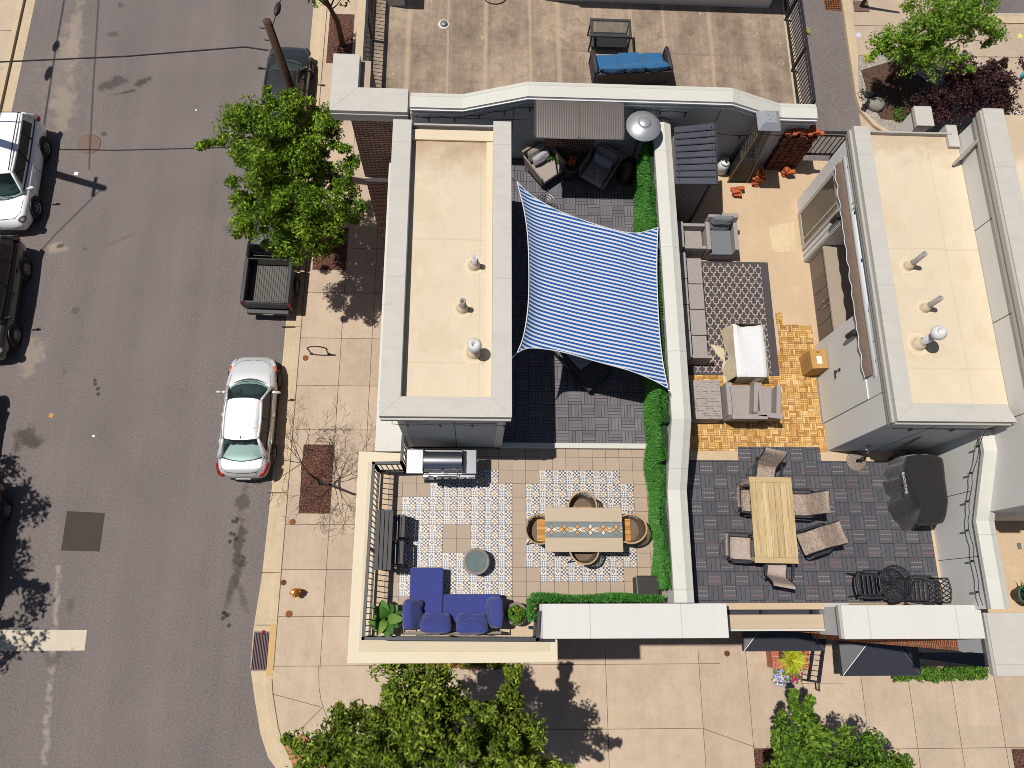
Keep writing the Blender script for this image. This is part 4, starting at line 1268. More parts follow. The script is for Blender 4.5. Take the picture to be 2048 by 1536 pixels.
def tree(name, label, cat, base, lobes, n, n_per, leaf, mat, trunk_r=.12, lean=(0,0), group=None, rad=(.28,.5), bark=M_bark, flat=.32, spurs=0, stems=1, tone_hi=0.):
    t = T(name, label, cat, base, 0, group)
    B = Vector(base)
    lobes_l = [(l[0]-B.x,l[1]-B.y,l[2]-B.z,*l[3:]) for l in lobes]
    cs = crown_centres(lobes_l, n)
    tops = Vector((sum(l[0] for l in lobes_l)/len(lobes_l), sum(l[1] for l in lobes_l)/len(lobes_l), sum(l[2] for l in lobes_l)/len(lobes_l)))
    tr = MB()
    rnd = random.Random(len(label))
    for s in range(stems):
        top = tops*1.0 + Vector((rnd.uniform(-.5,.5),rnd.uniform(-.5,.5),.3))*(0 if stems == 1 else 1)
        pts = [Vector((0,0,0))+Vector((.12*s,.05*s,0)), Vector((lean[0]*.3,lean[1]*.3,top.z*.3)), Vector((top.x*.6,top.y*.6,top.z*.62)), top]
        tr.tube(pts, [trunk_r*1.25,trunk_r,trunk_r*.75,trunk_r*.35], 8)
    tr.build('trunk', bark, t)
    lb = MB()
    pick = cs[rng.choice(len(cs), min(len(cs), 42), replace=False)]
    for q in pick:
        f = rnd.uniform(.45,.95); a = Vector((tops.x*.8*f,tops.y*.8*f,tops.z*f)); q = Vector(q)
        mid = (a+q)/2+Vector((0,0,rnd.uniform(-.1,.25)))
        lb.tube([a,mid,q], [trunk_r*.34,trunk_r*.2,.008], 5, False)
    lb.build('limb', bark, t)
    if spurs:      # shoots standing clear of the crown
        ex = []
        for _ in range(spurs):
            l = lobes_l[rnd.randrange(len(lobes_l))]; d = rand_unit(1)[0]; d[2] = abs(d[2])*.5
            p0 = np.array(l[:3])+d*np.array(l[3:6])*1.0
            for k in range(4): ex.append(p0+d*k*.2+rng.normal(size=3)*.06)
        cs = np.concatenate([cs, np.array(ex)])
    rr = rad[0]+(rad[1]-rad[0])*rng.random(len(cs))
    if spurs: rr[-spurs*4:] = .16
    leaf_mesh('crown', cs, rr, n_per, leaf[0], leaf[1], mat, t, flat, tone_hi)
    return t
def lobe(px, py, z, rpx, rpy, rz):
    x, y = P(px, py, z); s = (CAM_H-z)/FPX
    return (x, y, z, rpx*s, rpy*s, rz)
# street tree over the parked pickup
bx, by = P(660,500,ZW)
tree('street_tree', 'bright green street tree leaning over the black pickup', 'tree', (bx,by,ZW),
     [lobe(555,300,6.1,105,105,1.5), lobe(600,250,6.4,95,75,1.2), lobe(640,390,5.6,95,120,1.5), lobe(545,400,5.8,95,100,1.4), lobe(590,480,5.0,75,45,1.0), lobe(490,270,5.8,55,85,.9)],
     285, 150, (.15,.055), M_leaf_y, .13, spurs=16, rad=(.15,.47))
# big tree at the lower edge, and its neighbour on the right
bx, by = P(868,1470,ZW)
tree('street_tree', 'large dark green tree with two crown lobes below the corner terrace', 'tree', (bx,by,ZW),
     [lobe(835,1400,6.6,85,70,1.3), lobe(760,1480,6.2,120,80,1.5), lobe(860,1510,6.4,125,110,1.7), lobe(680,1530,5.6,85,65,1.1), lobe(1010,1510,6.0,85,90,1.5), lobe(1010,1450,5.6,50,55,.9)],
     340, 135, (.15,.06), M_leaf_g, .15, spurs=18, rad=(.14,.46), tone_hi=.07)
bx, by = P(1560,1520,ZW)
tree('street_tree', 'deep green young tree by the mulch bed at the lower right', 'tree', (bx,by,ZW),
     [lobe(1600,1485,4.7,48,52,.9), lobe(1572,1528,4.4,42,42,.8), lobe(1665,1550,4.7,65,60,1.0), lobe(1735,1522,4.9,52,40,.9), lobe(1785,1550,4.5,40,28,.7)],
     150, 130, (.15,.065), M_leaf_oak, .08, spurs=12, rad=(.12,.38))
# tree whose trunk rises out of the top edge on the left
bx, by = P(686,92,ZW)
tree('street_tree', 'young tree at the top edge with its trunk in the upper mulch bed', 'tree', (bx,by,ZW),
     [lobe(640,-95,5.2,90,95,1.3), lobe(600,-60,4.6,50,60,1.0)], 110, 50, (.18,.085), M_leaf_y, .11)
# lime green and plum coloured trees in the gravel bed by the alley
bx, by = P(1772,163,.3)
tree('ornamental_tree', 'lime green many stemmed tree in the gravel bed by the alley', 'tree', (bx,by,.3),
     [lobe(1870,40,3.7,100,75,1.1), lobe(1800,90,3.2,65,50,.8), lobe(1945,25,3.8,70,60,1.0), lobe(1860,110,2.9,80,50,.7), lobe(1990,65,3.2,35,20,.5)], 200, 75, (.11,.07), M_leaf_lime, .06, stems=3, spurs=10, rad=(.22,.42))
bx, by = P(1905,200,.3)
tree('ornamental_tree', 'dark plum leaved tree beside the lime green tree', 'tree', (bx,by,.3),
     [lobe(1935,165,2.2,80,60,.9), lobe(1880,215,1.7,85,40,.7), lobe(1990,170,2.2,60,70,.9), lobe(1840,110,1.5,40,55,.5), lobe(1985,225,1.8,50,35,.7)], 220, 80, (.105,.065), M_leaf_red, .06, spurs=6, bark=M_bark_dk, rad=(.22,.4))
# the tree over the far pavement: mostly its shade reaches the picture
tree('street_tree', 'tree on the far pavement shading the parked cars at the left edge', 'tree', (-21.2,1.6,ZW),
     [(-20.1,4.0,6.2,2.2,2.0,1.5),(-20.0,1.6,6.4,2.2,2.4,1.6),(-19.7,-.6,6.0,2.1,2.0,1.4),(-20.0,-2.4,5.8,1.6,1.4,1.2),(-20.6,1.4,6.6,2.2,2.6,1.4)], 360, 46, (.22,.11), M_leaf_g, .16, spurs=8)
# bare tree
bx, by = P(641,968,ZW)
t = T('bare_tree', 'leafless small tree in the mulch bed beside the silver sedan', 'tree', (bx,by,ZW))
tr = MB(); tw_ = MB(); rnd = random.Random(11)
h1 = V(604,926,2.5)-Vector((bx,by,ZW)); h2_ = V(668,965,2.3)-Vector((bx,by,ZW))
def L3(px,py,z): return V(px,py,z)-Vector((bx,by,ZW))
tr.tube([(0,0,0),(.02,.03,.7),L3(640,962,1.5)], [.06,.05,.042], 8)
tr.tube([L3(640,962,1.5),L3(618,948,2.0),L3(602,925,2.5)], [.04,.032,.02], 7)
tr.tube([L3(640,962,1.5),L3(654,968,1.9),L3(664,962,2.3)], [.045,.045,.032], 7)
tr.build('trunk', M_bark_dk, t)
def twig(p, d, L, r, lvl):
    pts = [p]; q = p.copy(); dd = d.copy()
    for _ in range(4):
        dd = (dd+Vector((rnd.uniform(-.25,.25),rnd.uniform(-.25,.25),rnd.uniform(-.12,.16)))).normalized()
        q = q+dd*L/4; pts.append(q.copy())
    tw_.tube(pts, [r,r*.85,r*.7,r*.55,r*.35], 4, False)
    if lvl < 4:
        for k in range(rnd.choice((2,3,3)) if lvl else 3):
            i = rnd.choice((1,2,3,4)); a = rnd.uniform(.3,.9)*rnd.choice((-1,1))
            nd = (Matrix.Rotation(a,3,'Z') @ dd + Vector((0,0,rnd.uniform(-.2,.2)))).normalized()
            twig(pts[i], nd, L*rnd.uniform(.5,.78), max(.0035,r*.6), lvl+1)
for hub, angs in ((h1,(95,125,150,190,225,60,260)),(h2_,(50,20,75,-15,-40,-65,-100,100))):
    for a in angs:
        a = math.radians(a+rnd.uniform(-10,10)); twig(hub.copy(), Vector((math.cos(a),math.sin(a),.2)).normalized(), rnd.uniform(.95,1.45), .014, 0)
tw_.build('twigs', M_bark_dk, t)

# small plants
def tuft(name, label, cat, loc, n, L, W, mat, spread=.1, lean=.7, parent=None, curve=.5):
    r0 = rng.random(n)*spread; a0 = rng.random(n)*6.283
    base = np.stack([r0*np.cos(a0), r0*np.sin(a0), np.zeros(n)],1)
    a = a0+rng.normal(size=n)*.5; e = lean*(.3+.9*rng.random(n))
    d = np.stack([np.cos(a)*np.sin(e), np.sin(a)*np.sin(e), np.cos(e)],1)
    l = L*(.6+.6*rng.random((n,1))); s = np.stack([-np.sin(a),np.cos(a),np.zeros(n)],1)*W/2
    mid = base+d*l*.55; tip = base+d*l; tip[:,2] -= curve*l[:,0]*e*.5; tip[:,:2] += d[:,:2]*l*.1
    vs = np.stack([base-s*.5,base+s*.5,mid+s,mid-s,tip+s*.15,tip-s*.15],1).reshape(-1,3)
    i = np.arange(n)[:,None]*6
    fs = np.concatenate([i+np.array([[0,1,2,3]]), i+np.array([[3,2,4,5]])])
    tone = rng.random(n); tone = np.concatenate([tone,tone])
    o = raw_mesh(name, vs, fs, mat, parent, tone)
    if parent is None: tag(o, label, cat)
    o.location = loc
    return o
x,y = P(1590,1322,1.0); tuft('ornamental_grass', 'golden yellow ornamental grass in the small brick planter', 'grass plant', (x,y,.75), 380, .44, .022, M_grass_gold, .15, 1.2)
x,y = P(1609,68,.02); tuft('weed', 'tuft of yellow weed on the alley asphalt', 'weed', (x,y,ZW+.01), 40, .3, .025, M_grass_gold, .04, 1.4)
x,y = P(1735,120,.3); tuft('weed', 'straw coloured weed at the corner of the gravel bed', 'weed', (x,y,.3), 60, .3, .02, M_grass_gold, .1, 1.1)
def bush(name, label, cat, box, n, leaf, mat, z0, z1, n_per=40, rad=.14):
    x0,x1,y0,y1 = box; c = np.stack([rng.uniform(x0,x1,n),rng.uniform(y0,y1,n),rng.uniform(z0,z1,n)],1)
    o = leaf_mesh(name, c, np.full(n,rad), n_per, leaf[0], leaf[1], mat, None, .45); return tag(o, label, cat)
bush('hedge', 'clipped light green hedge under the black canopies at the lower right', 'hedge', Q(1790,1338,1975,1358,.6), 190, (.075,.045), M_bush, .3, .75)
bush('shrub', 'small green shrub at the end of the gravel bed', 'shrub', Q(1793,218,1812,240,.5), 14, (.09,.05), M_bush, .35, .6)
# planter along the corner house: red and yellow leaves at the foot of the wall
q = Q(792,1326,1005,1334,.4)
bush('flower_bed', 'strip of red and yellow flowers at the foot of the corner house', 'flower bed', q, 70, (.09,.05), leafmat('mixed_bed_leaf', [(0,(.03,.10,.01)),(.5,(.10,.16,.02)),(.7,(.45,.22,.02)),(1,(.45,.05,.03))]), .2,.45, 30, .12)
m = MB()
x0,x1,y0,y1 = Q(787,1320,1011,1333,.2); m.box(x0,x1,y0-.05,y0+.05,.1,.26); tag(m.build('bed_edging', M_brick_top, bevel=.005), 'red brick edging of the flower bed at the corner house', 'edging')

# ================================================================ STREET FURNITURE
def place(mb, name, mat, px, py, z, label, cat, group=None, **k):
    x, y = P(px, py, z); o = mb.build(name, mat, **k); o.location = (x,y,z); return tag(o, label, cat, group)
# hydrant
hx, hy = P(595,1185,ZW)
t = T('fire_hydrant', 'orange fire hydrant with a silver top nut on the pavement', 'fire hydrant', (hx,hy,ZW), .15)
m = MB(); m.lathe([(.16,0),(.16,.04),(.115,.05),(.105,.1),(.1,.42),(.135,.43),(.135,.48),(.12,.49),(.12,.56),(.09,.64),(.03,.68),(0,.68)], n=20); m.build('body', M_orange, t)
m = MB(); m.tube([(-.17,0,.4),(.17,0,.4)], .055, 12); m.tube([(0,-.17,.38),(0,.02,.38)], .075, 12); m.tube([(-.2,0,.4),(-.17,0,.4)], .03, 8); m.tube([(.17,0,.4),(.2,0,.4)], .03, 8); m.build('nozzle', M_orange, t)
m = MB(); m.cyl((0,0),.035,.68,.74,5); m.build('top_nut', M_steel, t)
m = MB()
for k in range(8): m.cyl((.135*math.cos(k*.785),.135*math.sin(k*.785)),.014,.48,.5,6)
m.build('bolts', M_orange, t)
# iron covers
def cover(name, px, py, r, mat, label, z=ZW+.004, group=None):
    m = MB(); m.lathe([(r,0),(r,.006),(r*.86,.006),(r*.84,.002),(r*.8,.006),(0,.006)], n=26)
    x,y = P(px,py,z); o = m.build(name, mat); o.location = (x,y,z); return tag(o, label, 'iron cover', group)
gc = 'small iron valve covers in the pavement'
cover('valve_cover', 611,716,.11,M_rust,'small orange rusty cover beside the black bicycle rack',group=gc)
cover('valve_cover', 585,1044,.11,M_rust,'small orange rusty cover just below the bare tree bed',group=gc)
cover('valve_cover', 567,1165,.1,M_rust_dk,'small dark brown cover left of the orange hydrant',group=gc)
cover('valve_cover', 578,1228,.12,M_rust,'small orange rusty cover below the orange hydrant',group=gc)
cover('valve_cover', 1454,1307,.10,M_rust_dk,'small brown cover on the pavement left of the first black canopy',group=gc)
cover('manhole_cover', 179,288,.46,M_manhole,'round worn manhole cover in the road beside the white car',z=.004)
# storm drain grates
def grate(name, px0,py0,px1,py1, z, n, label, mat, dirx=True, nx=1):
    x0,x1,y0,y1 = Q(px0,py0,px1,py1,z)
    t = T(name, label, 'drain grate', ((x0+x1)/2,(y0+y1)/2,z))
    m = MB(); m.box(x0,x1,y0,y1,z,z+.003); wpart(m, 'shaft', M_dark, t)
    m = MB()
    for i in range(n+1):
        x = x0+(x1-x0)*i/n; m.box(x-.012,x+.012,y0,y1,z+.003,z+.03)
    for i in range(nx+1):
        y = y0+(y1-y0)*i/nx; m.box(x0-.02,x1+.02,y-.02,y+.02,z+.003,z+.028)
    wpart(m, 'grate_bars', mat, t); return t
t = grate('storm_drain', 506,1264,537,1340,.03,10,'long barred storm drain set into the gutter',mk('worn_iron_grate', A(128,104,110), .7,.3,var=.15))
grate('storm_drain', 1649,-14,1687,20,ZW+.012,8,'rusty brown drain grate at the top of the alley',M_rust,nx=8)
m = MB(); m.tube([(0,0,.03),(.02,.12,.03)], [.035,.045], 10); place(m,'paper_cup',M_red,525,1268,.06,'crushed red cup lying on the storm drain','cup')
# bicycle rack
x,y = P(640,708,ZW)
t = T('bicycle_rack', 'black hoop bicycle rack on the pavement', 'bicycle rack', (x,y,ZW))
m = MB(); W = .33
m.tube([(-W,0,0),(-W,0,.5)]+[(-W*math.cos(a)*1.12,0,.55+.32*math.sin(a)) for a in np.linspace(.05,math.pi-.05,12)]+[(W,0,.5),(W,0,0)], .024, 8); m.build('hoop', M_black, t)
for s in (-1,1):
    m = MB(); m.box(s*W-.06,s*W+.06,-.05,.05,0,.012); m.build('foot_plate', M_black, t)
# utility poles and wires
pb = P(596,215,ZW)
t = T('utility_pole', 'dark wooden utility pole rising in front of the black sedan', 'utility pole', (*pb,ZW))
zt = 9.2
while P(534,42,zt)[0] > -6.45 and zt > 3: zt -= .05
tp = V(534,42,zt); print('POLE', zt)
# the pole leans a little: foot behind the crown of the street tree
ft = Vector((tp.x+.05,tp.y-.05,ZW))
t.location = ft
m = MB(); m.tube([(0,0,0),(tp-ft)*.5,(tp-ft)], [.17,.15,.125], 14); m.build('shaft', M_pole, t)
m = MB(); d_ = (tp-ft); 
for k in (.82,.9,.96): m.tube([d_*k+Vector((-.16,.02,0)),d_*k+Vector((-.32,.02,.03))], .018, 6)
m.build('pole_bracket', M_black2, t)
m = MB(); m.box(-.14,.14,-.02,.02,0,.1); 
def cable(name, label, pts, r=.018, sag=.0, n=24):
    pts = [Vector(p) for p in pts]; out = []
    for a, c in zip(pts[:-1], pts[1:]):
        for i in range(n):
            u = i/n; q = a.lerp(c,u); q.z -= sag*4*u*(1-u); out.append(q)
    out.append(pts[-1]); m = MB(); m.tube(out, r, 5, False); o = m.build(name, M_cable); return tag(o, label, 'cable')
cable('overhead_cable', 'black overhead cable crossing the top of the road to the pole', [V(-360,122,4.7),V(0,124,4.85),V(250,113,5.0),V(490,94,5.3),V(536,101,5.5)], .028)
cable('overhead_cable', 'black service cable running up past the top of the utility pole', [V(541,62,zt-.3),V(556,20,zt-.2),V(575,-60,zt)], .016)
m = MB(); m.ell((0,0,0),(.1,.26,.1),10,8); x,y = P(555,18,zt-.2); o = m.build('splice_case', M_black2); o.location=(x,y,zt-.2); o.rotation_euler=(0,0,-.15); tag(o,'black splice case hanging on the service cable','cable box')
# pole beyond the left edge: its shadow and the cables' shadows fall on the road
sx, sy = P(205,376,0); zp = 9.6
fb = (sx-.375*zp, sy+.056*zp)
fb2 = (fb[0]-1.6, fb[1]+1.0)
t = T('utility_pole', 'utility pole beyond the left edge that throws its shadow on the road', 'utility pole', (fb2[0],fb2[1],ZW))
m = MB(); m.tube([(0,0,0),(fb[0]-fb2[0],fb[1]-fb2[1],zp)], [.2,.14], 12); m.build('shaft', M_pole, t)
m = MB(); c = Vector((fb[0]-fb2[0],fb[1]-fb2[1],zp-1.0)); m.bar(c+Vector((0,-.45,0)),c+Vector((0,.45,0)),.1,.12); m.build('crossarm', M_pole, t)
def shadow_to(px, py, h):
    x, y = P(px, py, 0); return Vector((x-.375*h, y+.056*h, h))
cable('overhead_cable', 'street cable high beyond the left edge carrying black splice cases', [shadow_to(20,520,8.6),shadow_to(88,250,8.6),shadow_to(112,95,8.6),shadow_to(132,-20,8.6),shadow_to(150,-140,8.6)], .03)
cable('overhead_cable', 'thin street cable above the left lane', [shadow_to(178,340,8.9),shadow_to(186,180,8.9),shadow_to(198,-10,8.9),shadow_to(206,-140,8.9)], .022)
cable('overhead_cable', 'thin cable beside the left lane over the parked cars', [shadow_to(205,376,8.4),shadow_to(110,470,8.4),shadow_to(30,560,8.4)], .02)
for q, r in (((97,147),.3),((112,92),.24)):
    p = shadow_to(*q, 8.55); m = MB(); m.ell((0,0,0),(.14,r*1.3,.12),10,8); o = m.build('splice_case', M_black2); o.location = p
    o.rotation_euler = (0,0,-.1); tag(o, 'black splice case on the street cable '+('nearer the white car' if r > .25 else 'nearer the top edge'), 'cable box')
# rocks, litter, chalk
for px,py,r,lab in ((1748,212,.42,'pale rounded rock at the lower end of the gravel bed'),(1735,190,.2,'small rock beside the pale rounded rock')):
    m = MB(); m.ell((0,0,.1),(r,r*.8,r*.6),14,9); m.v = [(v[0]*(1+.1*math.sin(7*v[1]+3*v[2])),v[1]*(1+.12*math.sin(6*v[0])),v[2]) for v in m.v]; place(m,'rock',M_rock,px,py,.3,lab,'rock')
# chalk drawings on the pavement by the alley
def star(r): return [(r*(1 if k%2==0 else .45)*math.cos(k*math.pi/5),r*(1 if k%2==0 else .45)*math.sin(k*math.pi/5)) for k in range(10)]
for px,py,mm,lab in ((1717,70,M_chalk2,'pale blue chalk star by the alley kerb'),(1771,76,M_chalk,'yellow chalk scribble under the lime green tree'),(2040,72,M_chalk,'yellow chalk scribble near the right edge'),(2031,226,M_chalk2,'white chalk star near the plum tree')):
    m = MB(); m.sheet(star(.2),0); place(m,'chalk_drawing',mm,px,py,.304,lab,'chalk drawing')
m = MB(); m.tube([(.0,-.5,0),(.1,-.3,.2),(.3,-.1,.1),(.2,.2,.3),(.35,.4,.1)], .07, 8); m.tube([(.4,-.4,.1),(.25,0,.25),(.4,.3,.2)], .06, 8); place(m,'toy',mk('turquoise_plastic', A(70,196,214), .4),2038,135,.5,'turquoise plastic toy at the right edge behind the plum tree','toy')
# litter on the road
for k,(px,py,s,c) in enumerate(((152,347,.09,'pale'),(102,831,.1,'buff'),(392,220,.04,'pale'),(187,872,.05,'pale'))):
    m = MB(); m.sheet([(-s,-s*.6),(s*.8,-s),(s,s*.7),(-s*.6,s)],0); place(m,'litter',M_paper if c=='pale' else M_card,px,py,.012,('pale scrap of litter on the road ' if c == 'pale' else 'buff scrap of litter on the road ')+('beside the white car','left of the oil stain','in the middle of the road','by the dark splash stain')[k],'litter')
# lamp post foot at the top right
x,y = P(1722,13,.3); t = T('lamp_post','dark post on a metal base plate at the top right','post',(x,y,.3))
m = MB(); m.box(-.35,.35,-.3,.3,.0,.03); m.build('base_plate', M_manhole, t); m = MB(); m.tube([(0,0,0),(0,0,4.6)],[.09,.06],10); m.build('shaft', M_pole, t)

# ---- ground-floor entrances along the front
def canopy(label, px0,py0,px1,py1, z, back, sk=0):
    """black hipped entrance canopy"""
    x0,x1,y0,y1 = Q(px0,py0,px1,py1,z)
    t = T('entrance_canopy', label, 'canopy', ((x0+x1)/2,back,0))
    m = MB(); d = (back-y0); zt = z+d*.3
    vs = [(x0,y0,z),(x1,y0,z),(x1,back,z),(x0,back,z),(x0+d*.8,back,zt),(x1-d*.8,back,zt)]
    m.add(vs,[(0,1,5,4),(0,4,3),(1,2,5),(3,4,5,2),(0,3,2,1)]); m.box(x0,x1,y0-.01,y0,z-.16,z); m.box(x0-.01,x0,y0-.01,back,z-.16,z); m.box(x1,x1+.01,y0-.01,back,z-.16,z)
    wpart(m,'roof',M_canopy,t)
    m = MB(); m.tube([vs[0],vs[4]],.012,5); m.tube([vs[1],vs[5]],.012,5); m.tube([vs[4],vs[5]],.012,5); wpart(m,'hip_seam',M_alu,t)
    return t
canopy('black hipped canopy above the first entrance beside the golden grass', 1487,1266,1648,1301, 3.0, -.45)
canopy('larger black hipped canopy above the second entrance near the hedge', 1682,1284,1838,1351, 2.95, -.3)
x0,x1,y0,y1 = Q(1842,1305,1990,1334,2.9)
t = T('entrance_canopy','flat dark canopy in shade between the hedge and the brick front','canopy',((x0+x1)/2,y1,0))
m = MB(); m.add([(x0,y0+.25,2.9),(x1,y0-.05,2.9),(x1,y1,3.0),(x0,y1,3.0),(x0,y0+.25,2.75),(x1,y0-.05,2.75),(x1,y1,2.75),(x0,y1,2.75)],[(0,1,2,3),(0,4,5,1),(1,5,6,2),(3,2,6,7),(0,3,7,4),(4,7,6,5)]); wpart(m,'roof',M_canopy,t)
# slanting brick bay fronts seen under the white parapets
m = MB(); a = P(1650,1240,9.0); 
pts = [P(1655,1282,6.0),P(1992,1312,6.0),P(1992,1240,6.0),P(1655,1240,6.0)]
# brick planter
x0,x1,y0,y1 = Q(1545,1290,1618,1336,.72)
t = T('brick_planter','small red brick planter holding the golden grass','planter',((x0+x1)/2,(y0+y1)/2,ZW))
m = MB(); 
for r in ((x0,x0+.2,y0,y1),(x1-.2,x1,y0,y1),(x0+.2,x1-.2,y0,y0+.2),(x0+.2,x1-.2,y1-.2,y1)): m.box(*r,ZW,.68)
wpart(m,'wall',M_brick_pl,t)
m = MB()
for r in ((x0-.02,x0+.22,y0-.02,y1),(x1-.22,x1+.02,y0-.02,y1),(x0+.22,x1-.22,y0-.02,y0+.22)): m.box(*r,.68,.74)
wpart(m,'cap',M_brick_top,t,.004)
m = MB(); m.box(x0+.2,x1-.2,y0+.2,y1-.2,.3,.64); wpart(m,'soil',M_soil,t)
# entrance steps with iron handrails
x0,x1,y0,y1 = Q(1622,1270,1660,1366,.3)
t = T('stair_railing','black iron stair railing with balusters beside the brick planter','railing',((x0+x1)/2,(y0+y1)/2,ZW))
top = P(1637,1266,1.6); 
m = MB()
a1 = V(1618,1362,1.05); a2 = V(1632,1268,1.9); b1 = V(1639,1365,1.05); b2 = V(1652,1268,1.9)
for p_,q_ in ((a1,a2),(b1,b2)): m.bar(p_,q_,.06,.045); 
m.bar(a1,b1,.05,.05)
wpart(m,'top_rail',M_black,t)
m = MB()
for p_ in (a1,b1): m.bar(p_,(p_.x,p_.y,ZW),.045,.045)
m.tube([b1,b1+Vector((.02,-.28,-.1)),b1+Vector((.08,-.28,-.5)),b1+Vector((.1,0,-.55))],.018,6)
wpart(m,'post',M_black,t)
m = MB()
for k in range(10):
    u = k/9; p_ = a1.lerp(a2,u); m.bar(p_,(p_.x,p_.y,ZW+.1+u*.9),.018,.018); q_ = b1.lerp(b2,u); m.bar(q_,(q_.x,q_.y,ZW+.1+u*.9),.018,.018)
m.bar((a1.x,a1.y,ZW+.12),(a2.x,a2.y,ZW+1.0),.03,.03); m.bar((b1.x,b1.y,ZW+.12),(b2.x,b2.y,ZW+1.0),.03,.03)
wpart(m,'baluster_panel',M_black,t)
m = MB()
for k in range(5): m.box(a2.x-.1,b2.x+1.1,a1.y+.3+.28*k,-.4,ZW+.17*k,ZW+.17*(k+1))
st = tag(m.build('entrance_steps',M_walk),'concrete entrance steps beside the iron stair railing','steps')
# petunia pots
def flowerpot(px,py,label,hi,seed):
    x,y = P(px,py,.55); t = T('flower_pot',label,'flower pot',(x,y,ZW))
    m = MB(); m.lathe([(.11,0),(.15,.28),(.17,.3),(.15,.3),(.14,.26),(0,.26)],n=18); m.build('pot',M_white if hi < .5 else M_terracotta,t)
    c = rand_unit(26)*np.array([.26,.24,.12])+np.array([0,0,.38]); leaf_mesh('foliage',c,np.full(26,.08),14,.06,.035,M_bush,t,.5)
    c = rand_unit(30)*np.array([.27,.25,.12])+np.array([0,0,.44]); o = leaf_mesh('blossoms',c,np.full(30,.05),5,.075,.07,M_flower,t,.75)
    a = o.data.attributes['tone']; n = len(a.data); v = np.clip(rng.random(n)*.62+hi,0,1).astype(np.float32); a.data.foreach_set('value',v)
flowerpot(1561,1355,'pot of lilac and white petunias on the pavement',0.02,1)
flowerpot(1590,1352,'pot of dark red petunias on the pavement',.6,2)
